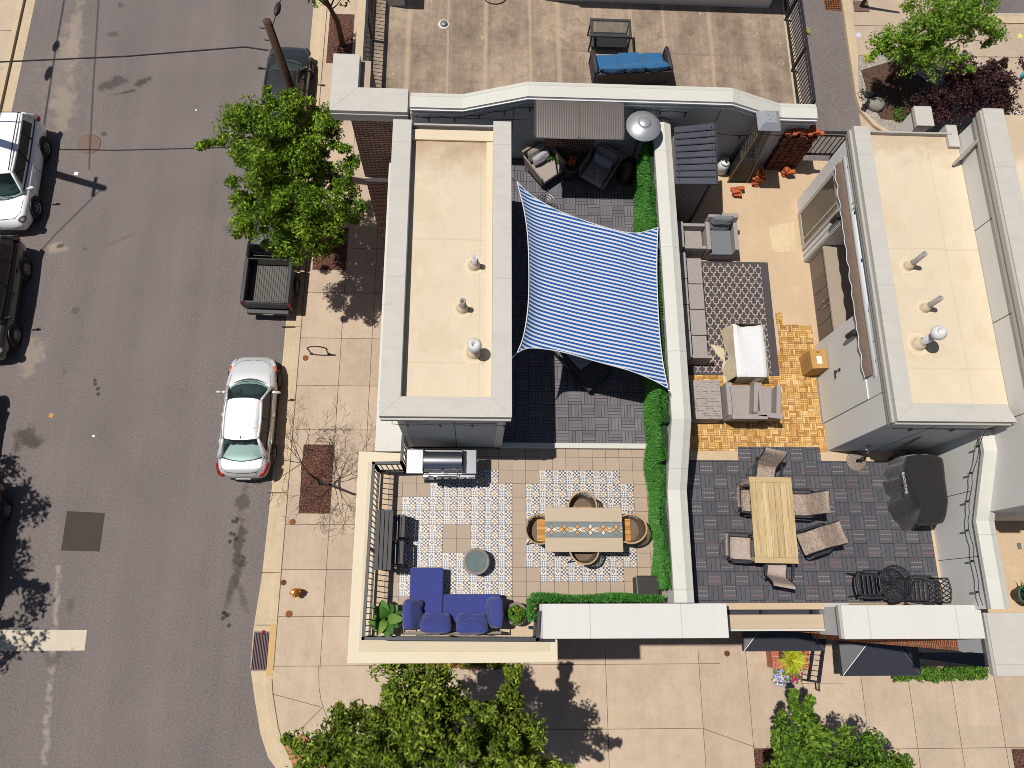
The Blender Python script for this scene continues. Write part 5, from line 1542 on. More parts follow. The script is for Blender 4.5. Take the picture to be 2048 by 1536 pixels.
# ================================================================ VEHICLES  (front towards +y, base at the road)
def smoothstep(a,b,x):
    t = min(1,max(0,(x-a)/(b-a))); return t*t*(3-2*t)
def lerp(a,b,t): return a+(b-a)*t
def interp(tab, y):
    for (a,va),(b,vb) in zip(tab[:-1],tab[1:]):
        if y <= b:
            t = (y-a)/(b-a) if b > a else 0; t = min(1,max(0,t)); t = t*t*(3-2*t) if len(tab) < 9 else t
            return lerp(va,vb,t)
    return tab[-1][1]
def car(name, label, loc, rz, spec, body, glass=M_cglass, group=None, rack=False):
    L, W = spec['L'], spec['W']; hw = W/2
    t = T(name, label, spec.get('cat','car'), (loc[0],loc[1],0.0), rz, group)
    top, half = spec['top'], spec['half']           # (y, z of the centre line), (y, half width)
    ys = sorted(set([round(y,3) for y in np.linspace(-L/2, L/2, 34)]))
    m = MB(); sec_n = 0
    belt = spec['belt']
    rows_ = []
    for y in ys:
        zt_ = interp(top,y); w = interp(half,y)
        zs = min(zt_-.015, interp(spec['shoulder'],y))
        e = .24+.10*smoothstep(L/2-.5,L/2,abs(y))
        sec = [(0,zt_),(.35*w,zt_-.004),(.68*w,zt_-.016),(.86*w,lerp(zt_,zs,.35)),(.955*w,lerp(zt_,zs,.8)),(.99*w,zs-.08),(w,lerp(zs,e,.42)),(.985*w,lerp(zs,e,.72)),(.93*w,e+.02),(.8*w,e-.03)]
        rows_.append([(x,y,z) for x,z in sec[::-1]] + [(-x,y,z) for x,z in sec[1:]])
    n = len(rows_[0]); vs = [v for r in rows_ for v in r]; fs = []
    for i in range(len(rows_)-1):
        for k in range(n-1):
            fs.append((i*n+k,i*n+k+1,(i+1)*n+k+1,(i+1)*n+k))
        fs.append((i*n+n-1,i*n,(i+1)*n,(i+1)*n+n-1))
    fs.append(tuple(range(n))[::-1]); fs.append(tuple(range((len(rows_)-1)*n,len(rows_)*n)))
    m.add(vs, fs, True); bo = m.build('body', body, t, sub=1)
    # greenhouse
    g = spec['glass']; bw, rw, zr = g['bw'], g['rw'], g['zr']; yb_f, yt_f, yt_r, yb_r = g['y']
    bf, tf = g.get('bulge_f',.22), g.get('bulge_t',.07); br, trr = g.get('bulge_r',.14), g.get('bulge_rt',.05)
    crown = .035
    zb = lambda y: interp(top,y)-.012
    def lf(u, s):   # windshield, u across -1..1, s 0 base..1 top
        x = lerp(bw*.97, rw*.97, s)*u
        y = lerp(yb_f-bf*u*u, yt_f-tf*u*u, s); z = lerp(zb(yb_f)-.02*u*u, zr-.02*u*u-.01, s) + .025*math.sin(math.pi*s)
        return (x,y,z)
    def lr(u, s):
        x = lerp(bw*.95, rw*.96, s)*u
        y = lerp(yb_r+br*u*u, yt_r+trr*u*u, s); z = lerp(zb(yb_r)-.02*u*u, zr-.03*u*u-g.get('drop',.03), s) + .02*math.sin(math.pi*s)
        return (x,y,z)
    def side(sg, v, s):   # v 0 rear..1 front
        y0 = lerp(yb_r+br, yb_f-bf, v); y1 = lerp(yt_r+trr, yt_f-tf, v)
        zt1 = zr-.03*(1-v)-.025
        x = lerp(lerp(bw,bw,v), rw, s)*sg; z = lerp(zb(0)-.01, zt1, s)
        bow = .03*math.sin(math.pi*v); return (x+sg*bow, lerp(y0,y1,s), z)
    def patch(name, f, nu, nv, mat, parent, u0=-1, u1=1, s0=0, s1=1, flip=False, off=0.):
        mm = MB(); v_ = [f(lerp(u0,u1,i/nu), lerp(s0,s1,j/nv)) for i in range(nu+1) for j in range(nv+1)]
        f_ = [(i*(nv+1)+j,(i+1)*(nv+1)+j,(i+1)*(nv+1)+j+1,i*(nv+1)+j+1) for i in range(nu) for j in range(nv)]
        if flip: f_ = [q[::-1] for q in f_]
        mm.add(v_, f_, True); return mm.build(name, mat, parent)
    patch('windshield', lf, 12, 4, glass, t)
    patch('rear_window', lr, 12, 4, glass if not g.get('dark_rear') else M_cglass_dk, t, flip=True)
    for sg in (1,-1):
        patch('side_window', lambda u,s: side(sg,u,s), 12, 3, M_cglass_dk if g.get('dark_side',True) else glass, t, *g.get('side_v',(.03,.97)), *g.get('side_s',(.06,.96)), flip=(sg<0))
        if 'side_s' in g:
            patch('door_frame', lambda u,s: tuple(Vector(side(sg,u,s))-Vector((sg*.012,0,0))), 12, 3, body, t, 0, 1, 0, 1, flip=(sg<0))
    # roof
    mm = MB(); nu, nv = 12, 12; v_ = []
    for j in range(nv+1):
        s = j/nv
        for i in range(nu+1):
            u = 2*i/nu-1
            yf = yt_f-tf*u*u; yr = yt_r+trr*u*u
            z = zr-.028*u**4-.03*abs(u)**8 + crown*math.sin(math.pi*s)*(1-.5*u*u) - g.get('drop',.03)*(1-s)
            v_.append((rw*1.03*u, lerp(yr,yf,s), z))
    mm.add(v_, [(j*(nu+1)+i,j*(nu+1)+i+1,(j+1)*(nu+1)+i+1,(j+1)*(nu+1)+i) for j in range(nv) for i in range(nu)], True)
    mm.build('roof', g.get('roof_mat',body), t)
    # pillars and rails
    mm = MB()
    for sg in (1,-1):
        mm.tube([side(sg,1,s) for s in (0,.33,.66,1)], [.06,.05,.045,.045], 8)
        mm.tube([side(sg,v,1) for v in np.linspace(0,1,9)], .042, 8)
        pr = g.get('cpillar',.10)
        mm.tube([side(sg,0,s) for s in (0,.33,.66,1)], [pr*1.5,pr*1.1,pr*.8,.05], 8)
    mm.build('pillar', body, t)
    mm = MB()
    for sg in (1,-1):
        for v in g.get('bpillars',(.52,)): mm.tube([side(sg,v,s) for s in (0,.5,1)], .035, 6)
        mm.tube([side(sg,v,.02) for v in np.linspace(0,1,9)], .022, 6)
    mm.build('window_trim', M_trim, t)
    mm = MB(); mm.tube([lf(u,.0) for u in np.linspace(-1,1,13)], .035, 6); mm.tube([lr(u,.0) for u in np.linspace(-1,1,13)], .028, 6); mm.tube([lr(u,1.0) for u in np.linspace(-1,1,13)], .02, 6); mm.tube([lf(u,1.0) for u in np.linspace(-1,1,13)], .02, 6)
    for o_ in (0,.5): mm.bar(lf(-.55+o_*1.1,.04), lf(-.05+o_*1.3,.12), .016, .02)
    mm.build('glass_seal', M_trim, t)
    # interior
    mm = MB(); zi = zb(0)+.01
    mm.box(-bw*.93,bw*.93,yb_r+br+.15,yb_f-bf-.12,zi,zi+.01)
    it = mm.build('interior', M_inter, t)
    mm = MB(); mm.ell((0,yb_f-bf-.12,zi+.02),(bw*.84,.24,.07),16,8); mm.ell((-.34,yb_f-bf-.2,zi+.08),(.13,.1,.07),10,6); mm.build('dashboard', M_inter2, it)
    mm = MB()
    for sx in (-.36,.36):
        mm.ell((sx,yt_f-.45,zi+.06),(.23,.1,.2),10,8); mm.ell((sx,yt_f-.46,zi+.27),(.12,.06,.09),10,6)
    mm.ell((0,yt_r+.02,zi+.05),(bw*.74,.1,.14),14,8)
    for sx in (-.4,0,.4): mm.ell((sx,yt_r-.02,zi+.2),(.13,.06,.07),10,6)
    mm.box(-bw*.8,bw*.8,yb_r+br*.6,yt_r-.05,zi+.0,zi+.03)
    mm.build('seat', M_inter2, it)
    # wheels
    wb, rr = spec['wb'], spec.get('wr',.33)
    for yw in spec.get('wy',(wb/2,-wb/2)):
        for sg in (1,-1):
            w = interp(half,yw)
            mm = MB(); mm.x = Matrix.Translation((sg*(w-.11),yw,rr)) @ Matrix.Rotation(math.pi/2*sg,4,'Y')
            mm.cyl((0,0),rr+spec.get('arch',.075),-.06,.118,24); mm.build('wheel_arch', M_trim, t)
            mm = MB(); mm.x = Matrix.Translation((sg*(w-.07),yw,rr)) @ Matrix.Rotation(math.pi/2*sg,4,'Y')
            mm.lathe([(rr*.6,.10),(rr*.66,.12),(rr*.93,.115),(rr,.08),(rr,-.1),(rr*.6,-.1)],n=28); wo = mm.build('wheel', M_tyre, t)
            mm = MB(); mm.x = Matrix.Translation((sg*(w-.07),yw,rr)) @ Matrix.Rotation(math.pi/2*sg,4,'Y')
            mm.lathe([(rr*.63,.105),(rr*.56,.10),(rr*.55,.05)],n=28); mm.disc((0,0),rr*.14,.1,12)
            for k in range(spec.get('spokes',7)):
                a = 2*math.pi*k/spec.get('spokes',7); mm.bar((rr*.1*math.cos(a),rr*.1*math.sin(a),.09),(rr*.58*math.cos(a),rr*.58*math.sin(a),.095),.05,.02)
            mm.build('rim', M_rim, wo)
            mm = MB(); mm.x = Matrix.Translation((sg*(w-.07),yw,rr)) @ Matrix.Rotation(math.pi/2*sg,4,'Y'); mm.disc((0,0),rr*.58,.052,24); mm.build('hub', M_trim, wo)
    # mirrors
    for sg in (1,-1):
        ym = yb_f-bf-.22; mm = MB(); zm = zb(0)+.05
        mm.ell((sg*(hw+.13),ym,zm),(.11,.055,.075),12,8); mm.bar((sg*(hw-.06),ym+.02,zm-.04),(sg*(hw+.08),ym,zm-.02),.06,.04)
        mm.build('mirror', body, t)
    # lamps
    for sg in (1,-1):
        for nm, key in (('headlight','head'),('tail_light','tail')):
            for (x,y,z,rx,ry,rz_,mt,rot) in spec[key]:
                mm = MB(); mm.ell((0,0,0),(rx,ry,rz_),14,8); M_ = Matrix.Translation((sg*x,y,z)) @ Matrix.Rotation(sg*rot,4,'Z')
                mm.v = [tuple(M_ @ Vector(v)) for v in mm.v]; mm.build(nm, mt, t)
    # panel gaps: bonnet and boot edges, door lines
    mm = MB()
    for pl in spec.get('gaps',()):
        for sg in (1,-1):
            pts = []
            for (x,y) in pl:
                w = interp(half,y); xx = min(x,w*.97); zt_ = interp(top,y); zs = min(zt_-.015,interp(spec['shoulder'],y)); f_ = xx/w
                if f_ < .68: z = zt_-.016*(f_/.68)**2
                elif f_ < .86: z = lerp(zt_-.016, lerp(zt_,zs,.35),(f_-.68)/.18)
                else: z = lerp(lerp(zt_,zs,.35), lerp(zt_,zs,.8),(f_-.86)/.095)
                pts.append((sg*xx,y,z-.002))
            mm.tube(pts, .008, 4)
    for yd in spec.get('doors',()):
        for sg in (1,-1):
            w = interp(half,yd); zs = interp(spec['shoulder'],yd)
            mm.tube([(sg*.962*w,yd,zs+.02),(sg*.995*w,yd,zs-.08),(sg*1.003*w,yd,.6),(sg*.985*w,yd,.38)], .007, 4)
    if mm.v: mm.build('panel_gap', M_trim, t)
    mm = MB()
    for yd in spec.get('handles',()):
        for sg in (1,-1):
            w = interp(half,yd); zs = interp(spec['shoulder'],yd); mm.ell((sg*(w*.995+.012),yd,zs-.11),(.022,.1,.022),10,6)
    if mm.v: mm.build('door_handle', body if body is not M_car_white else M_chrome, t)
    # bumper dark lower lips, plate, grille
    mm = MB(); mm.ell((0,-L/2+.02,.34),(hw*.62,.05,.09),16,8); mm.ell((0,L/2-.03,.36),(hw*.6,.05,.1),16,8); mm.build('bumper_insert', M_trim, t)
    mm = MB(); mm.box(-.26,.26,-L/2-.035,-L/2-.01,.52,.64); mm.build('licence_plate', M_alu, t)
    if spec.get('antenna'):
        mm = MB(); mm.add([(0,spec['antenna'],zr+crown*.4-.03),(.03,spec['antenna']-.12,zr),(-.03,spec['antenna']-.12,zr),(0,spec['antenna']-.14,zr+.07)],[(0,1,3),(0,3,2),(1,2,3)]); mm.build('antenna', M_trim, t)
    if rack:
        mm = MB()
        for sg in (1,-1): mm.tube([(sg*rw*.86,lerp(yt_r,yt_f,v),zr+.05+.03*math.sin(math.pi*v)) for v in np.linspace(.02,.95,9)], .02, 6)
        mm.build('roof_rail', M_trim, t)
    return t
def seg_half(L, W, nose=.60, tail=.66):
    h = W/2
    return [(-L/2,h*tail),(-L/2+.10,h*.86),(-L/2+.4,h*.955),(-L/2+1.0,h*.99),(-.2,h),(L/2-1.3,h*.99),(L/2-.75,h*.95),(L/2-.3,h*.84),(L/2-.08,h*.70),(L/2,h*nose)]
def sedan_spec(L=4.8, W=1.82):
    return dict(L=L, W=W, belt=.93, wb=2.75, wy=(1.43,-1.32), half=seg_half(L,W),
      top=[(-L/2,.66),(-L/2+.06,.86),(-L/2+.2,1.0),(-L/2+.62,1.035),(-L/2+1.3,.985),(0,.955),(L/2-1.25,.955),(L/2-.8,.89),(L/2-.3,.755),(L/2-.07,.64),(L/2,.5)],
      shoulder=[(-L/2,.62),(-L/2+.25,.88),(-1.2,.9),(1.0,.86),(L/2-.6,.74),(L/2,.5)],
      glass=dict(bw=.79,rw=.61,zr=1.44,y=(L/2-1.02,L/2-1.86,-L/2+1.22,-L/2+.54),bulge_f=.30,bulge_t=.07,bulge_r=.17,bulge_rt=.05,dark_side=True,cpillar=.09),
      head=[(W/2-.20,L/2-.36,.665,.09,.22,.06,M_head,.42),(W/2-.10,L/2-.56,.70,.05,.13,.05,M_amber,.25)], tail=[(W/2-.075,-L/2+.30,.86,.05,.24,.10,M_tail,-.28),(W/2-.2,-L/2+.10,.83,.13,.06,.08,M_tail,.45)],
      gaps=[[(.0,L/2-.22),(.42,L/2-.26),(.62,L/2-.42),(.72,L/2-.95),(.76,L/2-1.3)],[(.0,-L/2+.12),(.5,-L/2+.16),(.7,-L/2+.3),(.74,-L/2+.66)]],
      doors=(.92,-.12,-1.05), handles=(-.0,-1.0), antenna=-L/2+1.4)
def suv_spec(L=4.6, W=1.86):
    return dict(L=L, W=W, belt=1.05, wb=2.69, wr=.36, wy=(1.38,-1.31), spokes=5, arch=.11, half=[(-L/2,W/2*.72),(-L/2+.12,W/2*.88),(-L/2+.5,W/2*.96),(0,W/2),(L/2-1.1,W/2*.99),(L/2-.5,W/2*.93),(L/2-.12,W/2*.82),(L/2,W/2*.7)],
      top=[(-L/2,.75),(-L/2+.06,1.06),(-L/2+.25,1.14),(0,1.08),(L/2-1.1,1.07),(L/2-.6,1.02),(L/2-.18,.93),(L/2-.05,.8),(L/2,.62)],
      shoulder=[(-L/2,.7),(-L/2+.3,1.0),(0,.98),(L/2-.5,.9),(L/2,.6)],
      glass=dict(bw=.76,rw=.58,zr=1.68,y=(L/2-.98,L/2-1.72,-L/2+.36,-L/2+.10),bulge_f=.26,bulge_t=.06,bulge_r=.06,bulge_rt=.02,dark_side=True,dark_rear=True,cpillar=.085,drop=.02,side_s=(.2,.86),side_v=(.10,.93),bpillars=(.3,.6)),
      head=[(W/2-.2,L/2-.28,.86,.17,.16,.05,M_trim,.45),(W/2-.26,L/2-.2,.86,.12,.05,.02,M_head,.45)], tail=[(W/2-.12,-L/2+.14,1.0,.07,.15,.12,M_tail,-.4)],
      gaps=[[(.0,L/2-.2),(.5,L/2-.25),(.7,L/2-.5),(.76,L/2-1.0)]], doors=(.95,-.1,-1.1), handles=(-.02,-1.0))
def at_car(pf, pr, z, L):
    a = Vector(P(*pf,z)); b = Vector(P(*pr,z)); c = (a+b)/2; d = a-b
    return (c.x,c.y), math.atan2(-d.x, d.y), d.length
cg = 'cars parked along the street'
c_, r_, l_ = at_car((511,713),(488,956),.55,4.8)
car('parked_car','silver sedan with orange indicators parked by the bare tree',c_,r_,sedan_spec(max(4.5,min(4.95,l_+.05)),1.84),M_car_silver,M_cglass,cg)
sp = sedan_spec(4.7,1.84); sp['head'] = [(.72,1.98,.66,.12,.22,.06,M_trim,.42)]
c_ = P(572,163,.8); c_ = (P(571,150,.9)[0], P(571,92,.6)[1]-2.3)
car('parked_car','charcoal black sedan parked behind the utility pole',c_,-.02,sp,M_car_dark,M_cglass,cg)
# white crossover and dark cars along the left edge, noses towards the bottom of the picture
xl = P(100,290,.6)[0]-.93
yA_, yB_ = P(60,230,1.0)[1], P(40,458,.6)[1]
car('parked_car','white crossover with black wheel arches at the left edge',(P(96,350,.6)[0]-1.30,(yA_+yB_)/2),math.pi+.035,suv_spec(yA_-yB_,1.88),M_car_white,M_cglass,cg,rack=True)
yA_, yB_ = P(30,474,.9)[1], P(10,722,.5)[1]
car('parked_car','black hatchback behind the white crossover at the left edge',(P(50,600,.6)[0]-1.18,(yA_+yB_)/2),math.pi+.03,dict(suv_spec(yA_-yB_,1.84),spokes=10),M_car_black,M_cglass_dk,cg)
yA_ = P(10,776,.8)[1]
car('parked_car','black car at the left edge with only a pale ringed wheel showing',(P(19,815,.4)[0]-1.42,yA_-2.3),math.pi+.03,dict(sedan_spec(4.6,1.82),spokes=12),M_car_black,M_cglass_dk,cg)
yA_ = P(10,1085,.8)[1]
car('parked_car','dark car in the tree shade at the left edge',(P(21,1178,.35)[0]-1.5,P(8,1178,.35)[1]+1.32),math.pi+.03,dict(sedan_spec(4.6,1.82),spokes=9),M_car_dark,M_cglass_dk,cg)
# pickup
def pickup(label, loc, rz, L=5.4, W=1.92):
    h = W/2
    sp = dict(L=L*.0+3.5,W=W,cat='pickup truck',belt=1.15,wb=2,wr=.38,wy=(1.0,),half=[(-1.75,h*.97),(-1.5,h*.98),(0,h),(1.0,h*.98),(1.5,h*.86),(1.75,h*.66)],
      top=[(-1.75,1.2),(-1.5,1.2),(0,1.18),(.55,1.16),(1.2,1.12),(1.6,1.0),(1.75,.7)],shoulder=[(-1.75,1.1),(0,1.08),(1.2,1.0),(1.75,.65)],
      glass=dict(bw=.80,rw=.66,zr=1.8,y=(.78,.18,-1.52,-1.70),bulge_f=.2,bulge_t=.06,bulge_r=.03,bulge_rt=.02,dark_side=True,dark_rear=True,cpillar=.09,drop=.01,roof_mat=M_car_dark),
      head=[(h-.2,1.55,.9,.16,.14,.09,M_head,.4)],tail=[(h-.2,-1.7,.9,.01,.01,.01,M_tail,0)],doors=(.55,-.5),handles=(-.4,))
    t = car('pickup_truck',label,(0,0),0,sp,M_car_black,M_cglass,cg); t['category'] = 'pickup truck'
    t.location = (loc[0],loc[1],0); t.rotation_euler = (0,0,rz)
    # cargo bed behind the cab: y -1.78 .. -3.65
    y0, y1 = -3.62, -1.80; zf, zr = .72, 1.24
    m = MB(); m.box(-h*.98,-h*.98+.16,y0,y1,.5,zr); m.box(h*.98-.16,h*.98,y0,y1,.5,zr); m.box(-h*.98+.16,h*.98-.16,y1-.07,y1,.5,zr); m.box(-h*.95,h*.95,y0+.06,y1,.42,.6)
    m.build('bed_side', M_car_dark, t, .03)
    m = MB(); m.box(-h*.98+.17,h*.98-.17,y0-.005,y0+.075,.5,zr-.01); tg = m.build('tailgate', M_car_dark, t, .02)
    m = MB(); m.box(-h*.8,h*.8,y0+.08,y1-.08,.6,zf)
    for k in range(17):
        x = lerp(-h*.76,h*.76,k/16); m.box(x-.017,x+.017,y0+.1,y1-.1,zf,zf+.022)
    m.build('bed_liner', M_bedliner, t)
    m = MB(); m.box(-h*.86,h*.86,y0-.2,y0-.02,.42,.62); m.build('rear_bumper', M_trim, t, .03)
    for s in (-1,1):
        m = MB(); m.box(s*h*.98-.09 if s > 0 else -h*.98-.005, s*h*.98+.005 if s > 0 else -h*.98+.09, y0-.02,y0+.12,.72,1.17); m.build('tail_light', M_tail, t, .02)
        m = MB(); m.x = Matrix.Translation((s*(h-.07),-2.55,.38)) @ Matrix.Rotation(math.pi/2*s,4,'Y'); m.lathe([(.22,.1),(.25,.12),(.36,.11),(.38,.08),(.38,-.1),(.22,-.1)],n=26); w = m.build('wheel', M_tyre, t)
        m = MB(); m.x = Matrix.Translation((s*(h-.07),-2.55,.38)) @ Matrix.Rotation(math.pi/2*s,4,'Y'); m.disc((0,0),.23,.09,20); m.build('rim', M_rim, w)
    m = MB(); m.box(-.2,.2,y0-.21,y0-.2,.46,.56); m.build('licence_plate', M_alu, t)
    return t
yb_ = P(537,606,1.2)[1]; xb_ = (P(489,560,1.24)[0]+P(583,560,1.24)[0])/2
pickup('black pickup truck with an empty ribbed cargo bed under the street tree',(xb_,yb_+3.62),-.02,W=max(1.85,P(584,560,1.24)[0]-P(488,560,1.24)[0]))
# ================================================================ LEFT TERRACE
def loc_at(px, py, h, zb=ZD):
    x, y = P(px, py, zb+h); return Vector((x, y, zb))
def legs(mb, xs, ys, z0, z1, r=.02):
    for x in xs:
        for y in ys: mb.box(x-r,x+r,y-r,y+r,z0,z1)
# --- grill
gx0,gx1,gy0,gy1 = Q(813,897,953,950,ZD+.92)
t = T('grill','stainless steel barbecue grill with two side shelves below the stair tower','grill',((gx0+gx1)/2,(gy0+gy1)/2,ZD))
w = (gx1-gx0)/2; d = (gy1-gy0)/2
lx0 = Q(847,900,925,950,ZD+1.0)[0]-t.location.x; lx1 = Q(847,900,925,950,ZD+1.0)[1]-t.location.x
m = MB(); m.box(lx0,lx1,-d+.02,d-.02,.1,.86); m.build('cabinet', M_steel, t, .01)
m = MB(); m.box(-w,lx0-.005,-d+.03,d-.02,.86,.91); m.build('side_shelf', M_steel, t, .008)
m = MB(); m.box(lx1+.005,w,-d+.03,d-.02,.86,.91); m.build('side_shelf', M_steel, t, .008)
m = MB(); n = 10; pts = [(-d+.06,.90)]+[(-d+.08+(2*d-.16)*(.5-.5*math.cos(math.pi*k/n)),.94+.24*math.sin(math.pi*(k/n))**.7) for k in range(n+1)]+[(d-.06,.90)]
N_ = len(pts); vs = [(lx0+.01,y,z) for y,z in pts]+[(lx1-.01,y,z) for y,z in pts]
m.add(vs,[(i,i+1,N_+i+1,N_+i) for i in range(N_-1)],True); m.add(vs,[tuple(range(N_)),tuple(range(2*N_-1,N_-1,-1))],False); lid = m.build('lid', M_steel, t)
m = MB(); m.box(lx0-.012,lx0+.012,-d+.05,d-.04,.9,1.12); m.box(lx1-.012,lx1+.012,-d+.05,d-.04,.9,1.12); m.build('end_plate', M_black2, t, .02)
m = MB(); m.tube([(lx0+.1,-d+.04,.97),(lx0+.1,-d-.05,1.0),(lx1-.1,-d-.05,1.0),(lx1-.1,-d+.04,.97)],.014,8); m.build('lid_handle', M_chrome, lid)
m = MB(); m.box((lx0+lx1)/2-.03,(lx0+lx1)/2+.03,-d+.03,-d+.05,1.0,1.06); m.build('gauge', M_chrome, lid)
m = MB(); m.box(lx0-.02,w-.02,-d-.05,-d+.02,.74,.88); m.build('control_panel', M_steel, t, .01)
for k in range(6):
    m = MB(); x = lx0+.08+k*.16; m.tube([(x,-d-.09,.8),(x,-d-.05,.8)],.024,12); m.build('knob', M_black2, t)
m = MB(); m.tube([(lx1+.08,-d+.0,.86),(lx1+.08,-d-.05,.88),(w-.06,-d-.05,.88),(w-.06,-d,.86)],.012,8); m.build('side_handle', M_chrome, t)
for sx in (lx0+.06,lx1-.06):
    for sy in (-d+.08,d-.08): m = MB(); m.x = Matrix.Translation((sx,sy,.05)) @ Matrix.Rotation(math.pi/2,4,'Y'); m.cyl((0,0),.05,-.02,.02,14); m.build('caster', M_black2, t)
# --- bar table and two stools
def slat_top(mb, x0,x1,y0,y1,z,n,th=.03,gap=.012):
    w = (x1-x0-gap*(n-1))/n
    for i in range(n): mb.box(x0+i*(w+gap),x0+i*(w+gap)+w,y0,y1,z-th,z)
x0,x1,y0,y1 = Q(751,1019,784,1140,ZD+.98)
t = T('bar_table','tall black slatted bar table along the terrace railing','table',((x0+x1)/2,(y0+y1)/2,ZD)); W_=(x1-x0)/2; L_=(y1-y0)/2
m = MB(); slat_top(m,-W_,W_,-L_,L_,.98,4); m.build('tabletop', M_slat_dark, t, .004)
m = MB(); m.box(-W_+.02,W_-.02,-L_+.03,L_-.03,.90,.948); m.build('apron', M_black, t)
for sx in (-1,1):
    for sy in (-1,1): m = MB(); m.box(sx*(W_-.06)-.025,sx*(W_-.06)+.025,sy*(L_-.06)-.025,sy*(L_-.06)+.025,0,.9); m.build('leg', M_black, t)
m = MB(); m.box(-.02,.02,-L_+.06,L_-.06,.2,.25); m.build('stretcher', M_black, t)
def stool(px0,py0,px1,py1,label):
    x0,x1,y0,y1 = Q(px0,py0,px1,py1,ZD+.66); t = T('bar_stool',label,'bar stool',((x0+x1)/2,(y0+y1)/2,ZD),0,'black slatted bar stools'); W_=(x1-x0)/2+.06; L_=(y1-y0)/2
    m = MB(); slat_top(m,-W_,W_,-L_,L_,.66,3,.025); m.build('seat', M_slat_dark, t, .004)
    for sx in (-1,1):
        for sy in (-1,1): m = MB(); m.bar((sx*(W_-.03),sy*(L_-.03),.635),(sx*(W_+.01),sy*(L_+.01),0),.035); m.build('leg', M_black, t)
    m = MB(); 
    for sy in (-1,1): m.box(-W_,W_,sy*L_*.95-.012,sy*L_*.95+.012,.25,.28)
    m.build('stretcher', M_black, t)
stool(793,1029,804,1074,'black slatted bar stool nearer the grill')
stool(789,1082,801,1128,'black slatted bar stool nearer the blue sofa')
# --- mosaic dining table and its wicker chairs
x0,x1,y0,y1 = Q(1090,1015,1245,1104,ZD+.76)
t = T('dining_table','stone dining table with a mosaic band of diamond flowers','table',((x0+x1)/2,(y0+y1)/2,ZD)); W_=(x1-x0)/2; L_=(y1-y0)/2
tx,ty = t.location.x, t.location.y
m = MB(); m.box(-W_,W_,-L_,L_,.72,.76); top_ = m.build('tabletop', M_stone, t, .006)
m = MB(); bw_ = L_*.34; m.sheet([(-W_+.005,-bw_),(W_-.005,-bw_),(W_-.005,bw_),(-W_+.005,bw_)],.7615); m.build('mosaic_band', M_slate, top_)
m = MB(); m.sheet([(-W_+.005,-bw_*.28),(W_-.005,-bw_*.28),(W_-.005,bw_*.28),(-W_+.005,bw_*.28)],.7625); m.build('mosaic_stripe', mk('cream_inlay', A(222,206,180), .6, var=.1, scale=30), top_)
m = MB()
for s in (-1,1): m.box(-W_+.005,W_-.005,s*bw_-.008,s*bw_+.008,.7615,.763)
m.build('mosaic_border', mk('dark_inlay', A(92,92,96), .6), top_)
inl = [mk('amber_inlay', A(224,164,86), .5), mk('ivory_inlay', A(232,220,196), .5), mk('grey_inlay', A(150,150,140), .5), mk('ochre_inlay', A(206,150,96), .5)]
outl = mk('inlay_joint', A(84,68,56), .7)
om = MB(); mm_ = [MB() for _ in inl]
rnd = random.Random(3)
for k in range(6):
    cx = -W_+(k+.5)*2*W_/6
    for a,(dx,dy) in enumerate(((-.06,0),(.06,0),(0,.06),(0,-.06))):
        ux = .066 if dy == 0 else .042; uy = .042 if dy == 0 else .066
        def dia(s,z): return [(cx+dx*1.05-ux*s,dy*1.05,z),(cx+dx*1.05,dy*1.05-uy*s,z),(cx+dx*1.05+ux*s,dy*1.05,z),(cx+dx*1.05,dy*1.05+uy*s,z)]
        om.add(dia(1.18,.7632),[(0,1,2,3)]); mm_[rnd.randrange(4)].add(dia(.9,.7640),[(0,1,2,3)])
om.build('mosaic_flowers', outl, top_)
for q,im in zip(mm_,inl): q.build('mosaic_petals', im, top_)
for sx in (-1,1):
    for sy in (-1,1): m = MB(); m.box(sx*(W_-.1)-.035,sx*(W_-.1)+.035,sy*(L_-.1)-.035,sy*(L_-.1)+.035,0,.72); m.build('leg', M_black, t)
def arc_chair(label):
    """open rope tub chair, faces +y"""
    t = T('wicker_chair',label,'chair',(0,0,ZD),0,'wicker tub chairs round the mosaic table')
    R_ = .30; n = 18; A0,A1 = math.radians(170-360+0),0
    angs = [math.radians(a) for a in np.linspace(-205,25,n)]
    rim = [(R_*math.cos(a)*1.02,R_*math.sin(a)*1.05-.02,.66+.13*max(0,-math.sin(a))) for a in angs]
    low = [(R_*.82*math.cos(a),R_*.82*math.sin(a)-.0,.43) for a in angs]
    m = MB(); m.tube([(rim[0][0]*.93,.30,.60)]+rim+[(rim[-1][0]*.93,.30,.60)],.021,8); m.build('rim', M_wick_tan, t)
    m = MB()
    for i in range(n-1):
        for f in (0,.33,.66):
            a = Vector(rim[i]).lerp(Vector(rim[i+1]),f); b = Vector(low[i]).lerp(Vector(low[i+1]),f); m.tube([a,b],.0085,4,False)
    m.build('rope_back', M_weave_dk, t)
    m = MB(); vs=[]; 
    for i in range(n):
        for k in range(4): vs.append(tuple(Vector(low[i]).lerp(Vector(rim[i]),k*.15)))
    m.add(vs,[(i*4+k,(i+1)*4+k,(i+1)*4+k+1,i*4+k+1) for i in range(n-1) for k in range(3)],True); m.prism([(x,y) for x,y,z in low if y < .02]+[(.2,.02),(-.2,.02)],.405,.412) if False else m.add([(x,y,.41) for x,y,z in low],[tuple(range(n))]); m.build('woven_shell', M_weave_dk, t)
    m = MB(); m.prism([(-.23,-.06),(.23,-.06),(.26,.28),(-.26,.28)],.40,.44); m.build('seat', M_honey, t, .01)
    for sx in (-1,1):
        for sy in (-1,1): m = MB(); m.tube([(sx*.2,sy*.2,.40),(sx*.27,sy*.25,0)],.014,6); m.build('leg', M_black, t)
    return t
